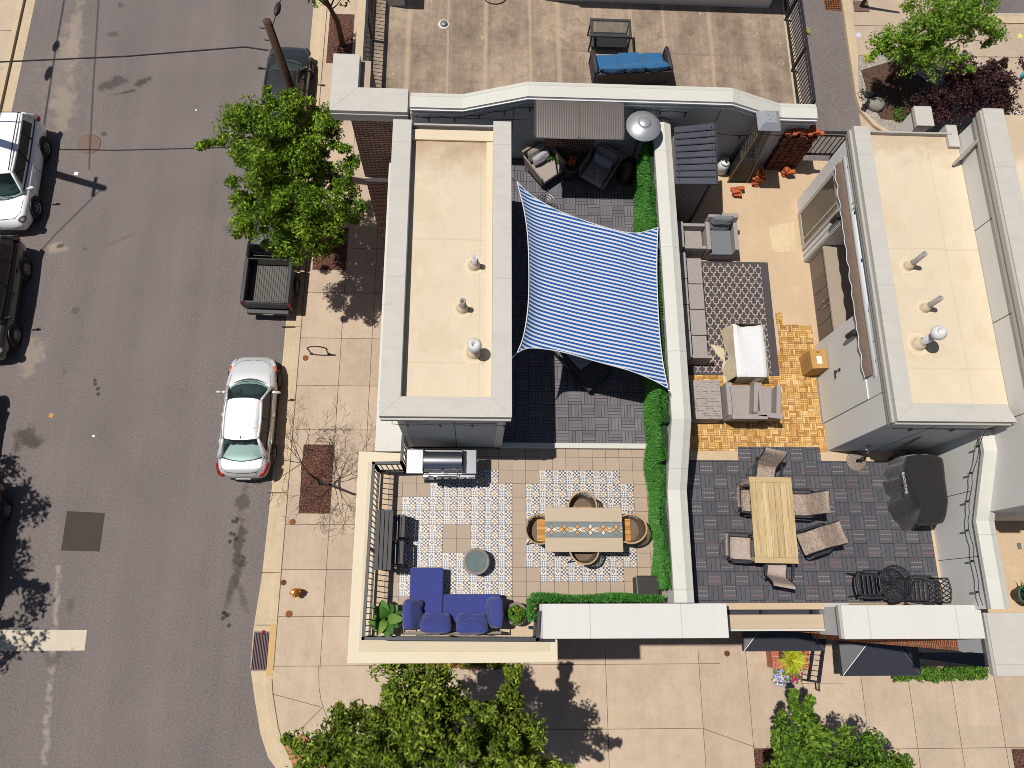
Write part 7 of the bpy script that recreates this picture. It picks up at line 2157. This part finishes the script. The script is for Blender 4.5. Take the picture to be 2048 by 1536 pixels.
m.build('mesh_guard', M_alu, t)
m = MB(); m.cyl((0,0),.055,.86,2.2,14); m.build('glass_tube', M_glass_top, t)
# --- brick stack
bs = T('brick_stack','tall stack of orange bricks leaning on the north wall by the pyramid heater','brick stack',loc_at(1560,330,.0))
rnd = random.Random(12); m = MB(); md = MB()
for layer in range(21):
    z = layer*.07
    nx_ = 5; xo = rnd.uniform(-.02,.02)
    for i in range(nx_):
        for j in range(2):
            if layer > 15 and rnd.random() < (.25 if i > 2 else .1)*(layer-14)*.35: continue
            x = -.36+i*.16+xo+rnd.uniform(-.008,.008); y = -.06+j*.21+rnd.uniform(-.012,.012)
            m.box(x-.07,x+.07,y-.1,y+.1,z,z+.064)
m.build('brick_courses', mk('shade_toned_brick', A(112,58,40), .9, var=.3, scale=9, fine=30, fvar=.2), bs, .004, seg=1)  # brick colour darkened to stand in for shade on the south face
m = MB()
for k in range(13):
    m.x = Matrix.Translation((-.38+.82*(k%7)/6.5,-.08+.22*(k//7),1.475+.03*(k%3))) @ Matrix.Rotation(rnd.choice((0,1.57,.2)),4,'Z'); m.box(-.1,.1,-.05,.05,0,.06)
m.x = None; m.build('top_bricks', M_terracotta, bs, .004, seg=1)
def loose(label, px, py, n, seed, hmax=.35):
    rnd = random.Random(seed); t = T('brick_pile',label,'brick pile',loc_at(px,py,.15)); m = MB()
    for k in range(n):
        m.x = Matrix.Translation((rnd.uniform(-.08,.08),rnd.uniform(-.08,.08),.065*(k//2))) @ Matrix.Rotation(rnd.choice((0,1.57))+rnd.uniform(-.2,.2),4,'Z'); m.box(-.1,.1,-.05,.05,.002,.062)
    m.x = None; m.build('bricks', M_terracotta, t, .004, seg=1)
loose('small loose pile of orange bricks in front of the pyramid heater',1477,378,6,1); loose('stepped pile of orange bricks at the left foot of the tall stack',1516,358,12,2); loose('short pile of dark orange bricks at the right foot of the tall stack',1574,342,8,3)
# --- grey wicker lounge set
def club(label, loc, rz, cushions=True, w=.78, dp=.76):
    t = T('wicker_armchair',label,'armchair',loc,rz,'grey wicker armchairs'); h_ = w/2
    m = MB(); m.box(-h_+.1,h_-.1,-dp/2+.1,dp/2,.06,.27); m.build('seat', M_wick_grey, t, .012)
    for s in (-1,1): m = MB(); m.box(s*h_-(.1 if s > 0 else 0),s*h_+(0 if s > 0 else .1),-dp/2,dp/2-.02,.05,.58); m.build('arm', M_wick_grey, t, .015)
    m = MB(); m.add([(-h_+.02,-dp/2-.02,.05),(h_-.02,-dp/2-.02,.05),(h_-.02,-dp/2-.14,.78),(-h_+.02,-dp/2-.14,.78),(-h_+.02,-dp/2+.1,.05),(h_-.02,-dp/2+.1,.05),(h_-.02,-dp/2-.02,.78),(-h_+.02,-dp/2-.02,.78)],[(0,1,2,3),(7,6,5,4),(0,4,5,1),(1,5,6,2),(2,6,7,3),(3,7,4,0)]); m.build('backrest', M_wick_grey, t, .015)
    if cushions:
        m = MB(); m.box(-h_+.11,h_-.11,-dp/2+.12,dp/2+.02,.27,.40); m.build('seat_cushion', M_grey_cush, t, .035, seg=3)
        for k in range(2):
            m = MB(); m.pillow((0,-dp/2+.03-.03*k,.47+.2*k),w-.24,.26,.17,0,-1.2,'X',10,5,k,.05); m.build('back_cushion', M_grey_cush, t)
    return t
club('grey wicker armchair with dark tufted cushions by the shed', loc_at(1441,478,.42), math.pi)
def module(name, label, cat, px0,py0,px1,py1,h,arms=()):
    x0,x1,y0,y1 = Q(px0,py0,px1,py1,ZD+h); t = T(name,label,cat,((x0+x1)/2,(y0+y1)/2,ZD),0,'grey wicker lounge pieces along the wall'); W_,L_=(x1-x0)/2,(y1-y0)/2
    m = MB(); m.box(-W_,W_,-L_+.003,L_-.003,.05,h); m.build('base', M_wick_grey, t, .01)
    for s in arms: m = MB(); m.box(-W_,W_+.03,s*L_-(.08 if s>0 else 0),s*L_+(0 if s>0 else .08),.05,h+.22); m.build('arm', M_wick_grey, t, .012)
    m = MB(); m.box(-W_-.16,-W_-.02,-L_,L_,.05,h+.3); m.build('back_panel', M_wick_grey, t, .012)
    return t
t = module('wicker_side_chair','low grey wicker seat with two arms beside the tufted armchair','seat',1363,455,1404,505,.34,(1,-1))
gl = 'grey wicker lounge pieces along the wall'
module('wicker_bench','uncushioned wicker seat module next to the low seat with arms','seat',1368,516,1404,567,.34)
module('wicker_bench','second uncushioned wicker seat module beside the rug','seat',1371,568,1408,618,.34)
module('wicker_bench','third uncushioned wicker seat module beside the rug','seat',1374,619,1412,670,.34)
module('wicker_bench','end wicker seat module with one arm nearest the wicker coffee table','seat',1378,671,1415,722,.34,(-1,))
x0,x1,y0,y1 = Q(1384,760,1443,838,ZD+.44)
t = T('wicker_table','square grey wicker coffee table with a worn open weave top','table',((x0+x1)/2,(y0+y1)/2,ZD)); W_,L_=(x1-x0)/2,(y1-y0)/2
m = MB(); m.box(-W_,W_,-L_,L_,.04,.43); m.build('body', M_wick_worn, t, .012)
m = MB(); rnd = random.Random(2)
for k in range(0):
    x = rnd.uniform(-W_+.05,W_-.05); y = -L_+.06+rnd.randrange(14)*(2*L_-.12)/14+rnd.uniform(-.004,.004); l = rnd.uniform(.02,.06); m.box(x-l,x+l,y-.006,y+.006,.43,.433)
m = MB(); m.box(-W_,W_,-L_,L_,.43,.4305); 
club('uncushioned grey wicker armchair beside the wicker coffee table', loc_at(1486,800,.42), 0.0, False, .84, .8)
club('grey wicker armchair turned sideways next to the uncushioned one', loc_at(1530,800,.42), -.12, False, .62, .74)
# --- rug
x0,x1,y0,y1 = Q(1404,525,1552,755,ZD+.03)
xr0 = P(1404,526,ZD+.025); xr1 = P(1535,525,ZD+.025); xr2 = P(1567,752,ZD+.025)
rx0,rx1,ry0,ry1 = 4.95, xr1[0], xr2[1], xr1[1]
rg = MB(); cxr,cyr = (rx0+rx1)/2,(ry0+ry1)/2; rg.box(-(rx1-rx0)/2,(rx1-rx0)/2,-(ry1-ry0)/2,(ry1-ry0)/2,0,.010)
o = rg.build('rug', M_rug); o.location = (cxr,cyr,ZD+.022); tag(o,'dark grey rug with a cream quatrefoil lattice','rug')
# --- draped ottoman
x0,x1,y0,y1 = Q(1472,648,1530,752,ZD+.55); cxo,cyo = (x0+x1)/2,(y0+y1)/2
t = T('covered_table','coffee table under a white cover with a slipping cream side','covered table',(cxo,cyo,ZD)); W_,L_=(x1-x0)/2,(y1-y0)/2
rt = math.radians(2)
m = MB(); m.box(-W_+.03,W_-.03,-L_+.03,L_-.03,.05,.5); m.build('body', M_wick_dark, t)
m = MB(); n_=14; vs=[]; rnd = random.Random(9)
for i in range(n_+1):
    for j in range(n_+1):
        u=i/n_; v=j/n_; z=.55+.012*math.sin(5*u+3*v)+.01*math.sin(11*u*v+2); z -= .05*(max(0,abs(2*u-1)-.85)/.15)**2+.05*(max(0,abs(2*v-1)-.9)/.1)**2; z += .05*max(0,1-((u-.0)**2+(v-1)**2)*18)
        vs.append((lerp(-W_-.02,W_+.02,u)+.04*(v-.5)*-1*0,lerp(-L_-.01,L_+.01,v)-.05*math.sin(math.pi*u)*v**4,z))
m.add(vs,[(i*(n_+1)+j,(i+1)*(n_+1)+j,(i+1)*(n_+1)+j+1,i*(n_+1)+j+1) for i in range(n_) for j in range(n_)],True)
E1=[(W_+.02,-L_),(W_+.02,L_)]
m.build('cover_top', M_white_cloth, t)
def drape(a,b,out,z0,z1,folds,amp,seed):
    mm = MB(); n_=36; k_=6; vs=[]; rnd=random.Random(seed); ph=rnd.random()*6
    for i in range(n_+1):
        u=i/n_; p=Vector((*a,0)).lerp(Vector((*b,0)),u)
        for j in range(k_+1):
            s=j/k_; o_=amp*s*(1+math.sin(u*folds*6.283+ph)+.4*math.sin(u*folds*13+ph*2)); vs.append((p.x+out[0]*(o_+.01),p.y+out[1]*(o_+.01),lerp(z0,z1+.03*math.sin(u*9+ph),s)))
    mm.add(vs,[(i*(k_+1)+j,(i+1)*(k_+1)+j,(i+1)*(k_+1)+j+1,i*(k_+1)+j+1) for i in range(n_) for j in range(k_)],True); return mm
for a,b,o_ in (((-W_-.02,L_),(-W_-.02,-L_),(-1,0)),((-W_,-L_-.01),(W_,-L_-.01),(0,-1)),((W_+.02,-L_),(W_+.02,L_),(1,0)),((W_,L_),(-W_,L_),(0,1))):
    drape(a,b,o_,.55,.04,1.2,.03 if o_[0] >= 0 else .07,3).build('cover_side', M_cream_cloth, t)
m = MB(); m.add([(-W_-.1,.2,.05),(-W_-.42,.32,.03),(-W_-.28,.02,.02),(-W_-.1,-.14,.03),(-W_-.16,.16,.14)],[(0,1,4),(1,2,4),(2,3,4),(3,0,4)],True); m.build('cover_flap', M_cream_cloth, t)
m = MB(); m.add([(-W_-.1,-L_+.55,.04),(-W_-.2,-L_+.45,.02),(-W_-.16,-L_+.0,.02),(-W_-.02,-L_-.12,.02),(-W_+.02,-L_+.05,.05),(-W_-.1,-L_+.3,.1)],[(0,1,5),(1,2,5),(2,3,5),(3,4,5),(4,0,5)],True); m.build('cover_flap', M_cream_cloth, t)
# --- cardboard box
t = T('cardboard_box','brown cardboard box with a white label standing by the grey door','box',loc_at(1632,722,.45),math.radians(3))
m = MB(); a_,b_ = .19,.23; m.box(-a_,a_,-b_,b_,.0,.62); bo = m.build('carton', M_card, t, .004)
m = MB(); m.sheet([(-.06,-.12),(.06,-.12),(.06,.06),(-.06,.06)],.622); m.build('label', M_paper, bo)
m = MB(); m.sheet([(-.035,.14),(.035,.14),(.035,.19),(-.035,.19)],.622)
for k in range(5): m.add([(-a_-.0015,-b_+.05,.12+k*.08),(-a_-.0015,b_-.14+.02*(k%2),.12+k*.08),(-a_-.0015,b_-.14+.02*(k%2),.14+k*.08),(-a_-.0015,-b_+.05,.14+k*.08)],[(0,3,2,1)])
m.build('print', M_card_dk, bo)
m = MB(); m.box(-.012,.012,-b_+.001,b_-.001,.6201,.6212); m.build('tape', mk('box_tape', A(214,176,116), .3), bo)
# --- oak table and sling chairs
pa,pb_,pc = V(1498,953,ZD+.76),V(1582,955,ZD+.76),V(1510,1126,ZD+.76); pd = V(1598,1127,ZD+.76)
ct = (pa+pb_+pc+pd)/4; dv = ((pa+pb_)/2-(pc+pd)/2); rzt = math.atan2(-dv.x,dv.y); Lt = dv.length; Wt = ((pb_-pa).length+(pd-pc).length)/2
t = T('outdoor_table','long weathered oak table with breadboard ends on the charcoal tiles','table',(ct.x,ct.y,ZD),rzt)
eb = .12
m = MB(); m.box(-Wt/2,Wt/2,-Lt/2+eb+.003,Lt/2-eb-.003,.72,.76); m.build('tabletop', planks('weathered_oak_planks',[(.32,A(176,146,98)),(.5,A(208,180,130)),(.68,A(226,204,160))],7,A(70,54,38),0,Wt,.04,.75,-Wt/2), t)
for s in (-1,1): m = MB(); m.box(-Wt/2,Wt/2,s*Lt/2-(eb if s>0 else 0),s*Lt/2+(0 if s>0 else eb),.718,.762); m.build('breadboard_end', M_oak_end, t, .004)
for sx in (-1,1):
    for sy in (-1,1): m = MB(); m.box(sx*(Wt/2-.09)-.045,sx*(Wt/2-.09)+.045,sy*(Lt/2-.09)-.045,sy*(Lt/2-.09)+.045,0,.72); m.build('leg', M_oak_end, t)
m = MB(); m.box(-Wt/2+.08,Wt/2-.08,-Lt/2+.08,Lt/2-.08,.62,.715); m.build('apron', M_oak_end, t)
def sling_chair(label, loc, rz, mat, prof, w=.46):
    """faces +y"""
    t = T('sling_chair',label,'chair',loc,rz,'sling patio chairs round the oak table')
    m = MB(); vs=[]; pr=[]
    P_ = [Vector((0,y,z)) for y,z in prof]
    for k in range(len(P_)-1):
        for s in range(4):
            u=s/4; p0=P_[max(k-1,0)];p1=P_[k];p2=P_[k+1];p3=P_[min(k+2,len(P_)-1)]; pr.append(.5*((2*p1)+(p2-p0)*u+(2*p0-5*p1+4*p2-p3)*u*u+(3*p1-p0-3*p2+p3)*u**3))
    pr.append(P_[-1])
    for q in pr:
        for j in range(5): x=lerp(-w/2,w/2,j/4); vs.append((x,q.y,q.z-.02*(1-(2*j/4-1)**2)))
    m.add(vs,[(i*5+j,i*5+j+1,(i+1)*5+j+1,(i+1)*5+j) for i in range(len(pr)-1) for j in range(4)],True); m.build('sling', mat, t)
    for s in (-1,1):
        m = MB(); m.tube([(s*(w/2+.012),q.y,q.z-.008) for q in pr[::2]],.014,6); m.build('side_rail', M_black, t)
        m = MB(); m.tube([(s*(w/2+.05),.24,.36),(s*(w/2+.06),.27,.6),(s*(w/2+.06),.2,.64),(s*(w/2+.06),-.22,.64),(s*(w/2+.03),-.33,.6)],.02,6); m.bar((s*(w/2+.06),.2,.655),(s*(w/2+.06),-.2,.655),.055,.02); m.build('arm', M_black, t)
    m = MB(); m.tube([(.27*math.cos(a),.27*math.sin(a)-.02,.015) for a in np.linspace(0,6.283,29)],.012,6); m.tube([(-.26,-.02,.015),(0,-.02,.05),(.26,-.02,.015)],.014,6); m.tube([(0,-.02,.04),(0,-.02,.36)],.03,10); m.box(-.2,.2,-.14,.12,.34,.37); m.build('swivel_base', M_black, t)
    return t
prof = [(.27,.40),(.22,.425),(.0,.40),(-.18,.42),(-.25,.55),(-.33,.78),(-.40,.95),(-.47,1.0)]
sg_ = 'sling patio chairs round the oak table'
zc_ = .43
s1 = sling_chair('mottled sling chair at the far end of the oak table near the wood tiles', loc_at(1529,950,zc_), math.radians(168), M_sling, prof)
def sl(px,py,deg,label,mat=None):
    o = dup(s1, loc_at(px,py,zc_), math.radians(deg), label, sg_)
    if mat:
        for c in o.children:
            if c.name.startswith('sling'):
                c.data = c.data.copy(); c.data.materials[0] = mat
    return o
sl(1500,1001,-92,'mottled sling chair on the left of the oak table with only its back edge showing')
sl(1478,1096,-94,'faded sling chair pulled out on the left of the oak table',M_sling2)
sl(1594,1009,88,'mottled sling chair tucked in at the right of the oak table')
sl(1625,1082,108,'mottled sling chair turned askew at the right of the oak table')
sl(1552,1132,-10,'mottled sling chair at the parapet end of the oak table',M_sling2)
# --- bistro set in black cast metal
t = T('bistro_table','round black cast metal bistro table with a pierced top','table',loc_at(1793,1167,.72)); R_=.365
m = MB(); m.tube([(R_*math.cos(a),R_*math.sin(a),.715) for a in np.linspace(0,6.2832,41)],.02,8)
m.build('rim', M_black, t)
m = MB()
for k in range(-9,10):
    q = k*R_/9.5; l = math.sqrt(max(.0001,R_*R_-q*q))
    m.tube([(q+.012*math.sin(j*1.9+k),lerp(-l,l,j/10),.715) for j in range(11)],.0075,4); 
    m.tube([(lerp(-l,l,j/10),q+.012*math.sin(j*1.9+k),.713) for j in range(11)],.0075,4)
m.build('pierced_top', M_black, t)
for k in range(3): a=k*2.094+.5; m = MB(); m.tube([(.06*math.cos(a),.06*math.sin(a),.7),(.1*math.cos(a),.1*math.sin(a),.35),(.3*math.cos(a),.3*math.sin(a),0)],.016,6); m.build('leg', M_black, t)
def cast_chair(label, loc, rz, back):
    t = T('bistro_chair',label,'chair',loc,rz,'black cast metal bistro chairs')
    m = MB()
    for k in range(5): y=.2-k*.1; m.box(-.21,.21,y-.028,y+.028,.42,.44)
    m.box(-.23,-.2,-.24,.24,.41,.445); m.box(.2,.23,-.24,.24,.41,.445); m.build('seat', M_black, t, .006)
    m = MB(); top=.86
    f = lambda x,z: (x,-.24-.18*(z-.44)/.42-.05*(1-(x/.25)**2),z)
    for x in (-.25,.25): m.tube([f(x,.44),f(x,.65),f(x,top)],.018,6)
    m.tube([f(x,top) for x in np.linspace(-.25,.25,9)],.02,6); m.tube([f(x,.5) for x in np.linspace(-.25,.25,9)],.014,6)
    for k in range(-2,4): 
        x = k*.1-.05
        m.tube([f(max(-.24,min(.24,x-.1)),.52),f(max(-.24,min(.24,x)),.69),f(max(-.24,min(.24,x+.1)),top-.01)],.011,5); m.tube([f(max(-.24,min(.24,x+.1)),.52),f(max(-.24,min(.24,x)),.69),f(max(-.24,min(.24,x-.1)),top-.01)],.011,5)
    m.build('lattice_back', M_black, t)
    for s in (-1,1):
        m = MB(); m.tube([(s*.25,-.28,.62),(s*.28,0,.66),(s*.27,.22,.64),(s*.25,.24,.44)],.018,6); m.bar((s*.28,-.2,.665),(s*.275,.2,.66),.05,.02); m.build('arm', M_black, t)
        for yy in (-.24,.22): m = MB(); m.tube([(s*.22,yy,.42),(s*.25,yy*1.15,0)],.016,6); m.build('leg', M_black, t)
    return t
bc = cast_chair('black slatted metal chair left of the bistro table', loc_at(1738,1169,.44), -math.pi/2, 0)
dup(bc, loc_at(1836,1180,.44), math.pi/2-.05, 'black metal chair with a lattice back right of the bistro table', 'black cast metal bistro chairs')
# --- covered grill
t = T('covered_grill','barbecue grill under a draped black cover by the right wall','grill cover',loc_at(1828,1000,.0))
g0 = t.location
def rp(px,py,h): q = V(px,py,ZD+h); return (q.x-g0.x,q.y-g0.y,h)
top_o = [(1822,912),(1858,909),(1884,917),(1891,960),(1896,1006),(1887,1046),(1838,1046),(1842,1005),(1830,985),(1820,955),(1817,940)]
bot_o = [(1776,922),(1800,905),(1848,915),(1855,955),(1858,1000),(1852,1040),(1826,1062),(1790,1048),(1776,1004),(1768,968),(1771,945)]
top_o = [(1822,912),(1858,909),(1885,917),(1891,960),(1896,1006),(1886,1046),(1838,1047),(1840,1012),(1832,988),(1820,955),(1817,935)]
tp_ = [Vector(rp(*q,1.12 if q[1] < 1010 else .98)) for q in top_o]; bt_ = [Vector(rp(*q,.02)) for q in bot_o]
def dense(pts,k):
    out=[]; n_=len(pts)
    for i in range(n_):
        p0,p1,p2,p3=pts[i-1],pts[i],pts[(i+1)%n_],pts[(i+2)%n_]
        for s in range(k):
            u=s/k; cr=.5*((2*p1)+(p2-p0)*u+(2*p0-5*p1+4*p2-p3)*u*u+(3*p1-p0-3*p2+p3)*u**3); out.append(cr.lerp(p1.lerp(p2,u),.5))
    return out
td = dense(tp_,6); bd = dense(bt_,6); N_=len(td); rings=[]; ctr=sum(td,Vector())/N_
for j in range(3): rings.append([ctr.lerp(q,(.02,.4,.8)[j])+Vector((0,0,.03*(1-(.0,.4,.8)[j]))) for q in td])
rings.append(td)
for s in (.25,.55,.8,1.0):
    r_=[]
    for i in range(N_):
        q=td[i].lerp(bd[i],s); q.z=lerp(td[i].z,.02,s**1.0); od=Vector((bd[i].x-ctr.x,bd[i].y-ctr.y,0)); od.normalize(); q=q+od*(.055*s*math.sin(i*2*math.pi*9/N_)+.03*s*math.sin(i*2*math.pi*17/N_+1)); r_.append(q)
    rings.append(r_)
m = MB(); m.add([q for r_ in rings for q in r_],[(j*N_+i,(j+1)*N_+i,(j+1)*N_+(i+1)%N_,j*N_+(i+1)%N_) for j in range(len(rings)-1) for i in range(N_)]+[tuple(range(N_))],True)
cv_ = m.build('cover', M_black_cloth, t)
fc = bpy.data.curves.new('cover_lettering','FONT'); fc.body = 'BLACKSTONE'; fc.size = .075; fc.align_x='CENTER'; fc.align_y='CENTER'; fc.extrude=.001
fo = bpy.data.objects.new('tmp',fc); COL.objects.link(fo); dg = bpy.context.evaluated_depsgraph_get(); me = bpy.data.meshes.new_from_object(fo.evaluated_get(dg)); me.name='cover_lettering'
COL.objects.unlink(fo); bpy.data.objects.remove(fo); me.materials.clear(); me.materials.append(M_white_trim)
lo_ = bpy.data.objects.new('lettering',me); COL.objects.link(lo_); lo_.parent = t
pl = Vector(rp(1814,966,1.02)); lo_.location = pl+Vector((-.06,0,.02)); nz = Vector((-.85,-.0,.55)).normalized(); xd = Vector((.05,-1,0)); yd = nz.cross(xd).normalized(); xd = yd.cross(nz).normalized()
lo_.rotation_euler = Matrix((xd,yd,nz)).transposed().to_euler()
lo_['label'] = 'white lettering on the black cover'
m = MB(); m.ell((0,0,0),(.02,.012,.006),8,5); fl = m.build('emblem', M_red, t); fl.location = lo_.location+nz*.01
# --- umbrella base, tap, leaning pole
t = T('umbrella_base','round brown ribbed umbrella base on the charcoal tiles','umbrella base',loc_at(1714,922,.05))
m = MB(); m.lathe([(.23,0),(.235,.03),(.2,.05),(.05,.07),(.045,.07)],n=30); m.build('plate', M_wick_brown, t)
m = MB()
for k in range(20):
    a=2*math.pi*k/20; m.tube([(.06*math.cos(a),.06*math.sin(a),.068),(.14*math.cos(a+.2),.14*math.sin(a+.2),.062),(.215*math.cos(a+.3),.215*math.sin(a+.3),.05)],.005,4)
m.build('rib', M_weave_dk, t); m = MB(); m.cyl((0,0),.03,.06,.3,12); m.build('socket', M_black2, t)
t = T('wall_tap','brass and chrome wall tap with a short hose below the right tower','tap',(P(1738,908,ZD+.6)[0],3.49,ZD+.6))
m = MB(); m.box(-.05,.05,-.02,.0,-.02,.06); m.build('plate', M_steel_matte, t); m = MB(); m.tube([(0,-.02,0),(0,-.12,0),(0,-.15,-.06)],.022,8); m.ell((-.05,-.08,.05),(.045,.045,.02),10,6); m.build('valve', M_chrome, t); m = MB(); m.tube([(0,-.15,-.06),(.05,-.2,-.25),(-.02,-.22,-.4),(.04,-.16,-.3)],.016,6); m.build('hose', M_black2, t)
a_ = V(1788,905,ZD+.35); b_ = V(1842,872,ZD+1.6); m = MB(); m.tube([a_,b_],.022,8); tag(m.build('wooden_pole',mk('stick_wood', A(150,126,96), .8),loc=(a_.x,a_.y,ZD)),'thin wooden pole leaning on the wall behind the covered grill','pole')
# --- things on the next roof terrace at the right edge
t = T('grill','dark grill with a ribbed lid on the next terrace at the right edge','grill',loc_at(2060,985,.5))
m = MB(); m.box(-.3,.6,-.5,.4,.0,.9); m.build('body', M_black2, t, .02); m = MB()
for k in range(12): m.box(-.12,-.02,-.3+k*.05,-.275+k*.05,.9,.93)
m.build('grate', M_alu, t)
x,y = P(2039,1092,ZD); m = MB(); m.box(-.04,.04,-.07,.07,0,.02); o = m.build('floor_drain',M_alu); o.location=(x,y,10.985); tag(o,'small floor drain on the next terrace at the right edge','drain')
t = T('potted_plant','dark pot with a green rim at the right edge','plant',loc_at(2052,1190,.3)); m = MB(); m.lathe([(.14,0),(.2,.34),(.21,.36),(.18,.36),(0,.3)],n=20); m.build('pot',M_black2,t); m = MB(); m.tube([(.2*math.cos(a),.2*math.sin(a),.36) for a in np.linspace(0,6.283,21)],.02,6); m.build('rim',mk('green_rim', A(40,120,80), .5),t); tuft('leaves','','',(0,0,.32),40,.3,.04,M_hosta,.08,1.0,t)

# ================================================================ NORTH TERRACE
x0,x1,y0,y1 = Q(1181,37,1263,73,ZD+.62)
t = T('glass_coffee_table','black wicker edged glass coffee table on the stained roof terrace','table',((x0+x1)/2,(y0+y1)/2,ZD)); W_,L_=(x1-x0)/2,(y1-y0)/2
m = MB()
for r_ in ((-W_,W_,-L_,-L_+.07),(-W_,W_,L_-.07,L_),(-W_,-W_+.07,-L_+.07,L_-.07),(W_-.07,W_,-L_+.07,L_-.07)): m.box(*r_,.57,.62)
m.build('top_frame', M_wick_dark, t, .012)
m = MB(); m.box(-W_+.06,W_-.06,-L_+.06,L_-.06,.598,.604); m.build('glass_top', M_glass_top, t)
m = MB(); m.box(-W_+.05,W_-.05,-L_+.05,L_-.05,.16,.18); m.build('shelf', M_wick_dark, t)
for sx in (-1,1):
    for sy in (-1,1): m = MB(); m.bar((sx*(W_-.04),sy*(L_-.04),.57),(sx*(W_-.02),sy*(L_-.02),0),.035); m.build('leg', M_black, t)
pA,pB = V(1172,150,ZD+.4),V(1352,132,ZD+.4)
sc_ = V(1262,128,ZD+.45); t = T('sofa','black wicker sofa with teal blue cushions behind the shaped parapet','sofa',(sc_.x,sc_.y,ZD),math.radians(5.2))
hw_ = .98
m = MB(); m.box(-hw_,hw_,-.36,.36,.08,.26); m.build('base', M_wick_dark, t, .02)
for s in (-1,1):
    m = MB(); m.tube([(s*hw_,.34,.1),(s*hw_,.36,.54),(s*hw_,0,.6),(s*hw_,-.36,.62)],.06,8); m.box(s*hw_-.04,s*hw_+.04,-.36,.34,.1,.55); m.build('arm', M_wick_dark, t)
m = MB(); m.add([(-hw_,-.36,.1),(hw_,-.36,.1),(hw_,-.44,.64),(-hw_,-.44,.64),(-hw_,-.3,.1),(hw_,-.3,.1),(hw_,-.39,.64),(-hw_,-.39,.64)],[(0,1,2,3),(7,6,5,4),(0,4,5,1),(1,5,6,2),(2,6,7,3),(3,7,4,0)]); m.build('backrest', M_wick_dark, t, .02)
for k in range(3):
    x = -.6+k*.6; m = MB(); m.box(x-.295,x+.295,-.28,.38+(.04 if k==1 else 0),.26,.40); m.build('seat_cushion', M_blue, t, .04, seg=3)
    m = MB(); m.pillow((x+(.06 if k==0 else 0),-.27+.02*k,.60),.64,.50,.22,.06*(k-1),-1.0+.1*k,'X',12,4,k,.12); m.build('back_cushion', M_blue, t)
o = MB(); o.tube([(.31*math.cos(a),.31*math.sin(a)*.8,.02) for a in np.linspace(0,6.283,33)],.012,6); h_=o.build('hose',M_black2); h_.location=(*P(990,-6,ZD),ZD); tag(h_,'loop of thin black hose on the stained roof terrace at the top edge','hose')

# pale rectangle left by a mat on the terrace concrete
m = MB(); m.sheet([P(*q,11.004) for q in ((1537,452),(1588,444),(1592,502),(1546,506))], 11.004)
wpart(m, 'mat_mark', make_conc('pale_concrete_mark', A(228,204,166), A(214,180,130), .3), h2)
# ---------------------------------------------------------------- every loose piece of these parts becomes a part of its own
def split_islands(o):
    me = o.data; n = len(me.vertices); par = list(range(n))
    def find(i):
        while par[i] != i: par[i] = par[par[i]]; i = par[i]
        return i
    for e in me.edges:
        a, b = find(e.vertices[0]), find(e.vertices[1])
        if a != b: par[a] = b
    groups = {}
    for p in me.polygons: groups.setdefault(find(p.vertices[0]), []).append(p)
    if len(groups) < 2 or len(groups) > 40: return
    base = o.name.split('.')[0]; first = True
    kids = list(o.children)
    for ps in groups.values():
        idx = sorted({v for p in ps for v in p.vertices}); mp = {v:i for i,v in enumerate(idx)}
        m2 = bpy.data.meshes.new(base)
        m2.from_pydata([tuple(me.vertices[v].co) for v in idx], [], [tuple(mp[v] for v in p.vertices) for p in ps])
        for mt in me.materials: m2.materials.append(mt)
        m2.polygons.foreach_set('use_smooth', [p.use_smooth for p in ps]); m2.polygons.foreach_set('material_index', [p.material_index for p in ps]); m2.update()
        if first: o.data = m2; first = False
        else:
            c = o.copy(); c.data = m2; COL.objects.link(c); c.name = base
SPLIT = {'panel_seam','pillar','glass_seal','corner_trim','cornice','bottom_rail','top_rail','post','bracket','stretcher','pier','window_trim','roof_rail','bumper_insert','end_plate','pole_bracket','front_ledge','terrace_floor','wheel_arch','roof_edge','stone_band','wood_tiles','composite_tiles','screw','trunk'}
for o in list(SC.objects):
    if o.type == 'MESH' and o.parent is not None and o.name.split('.')[0] in SPLIT: split_islands(o)
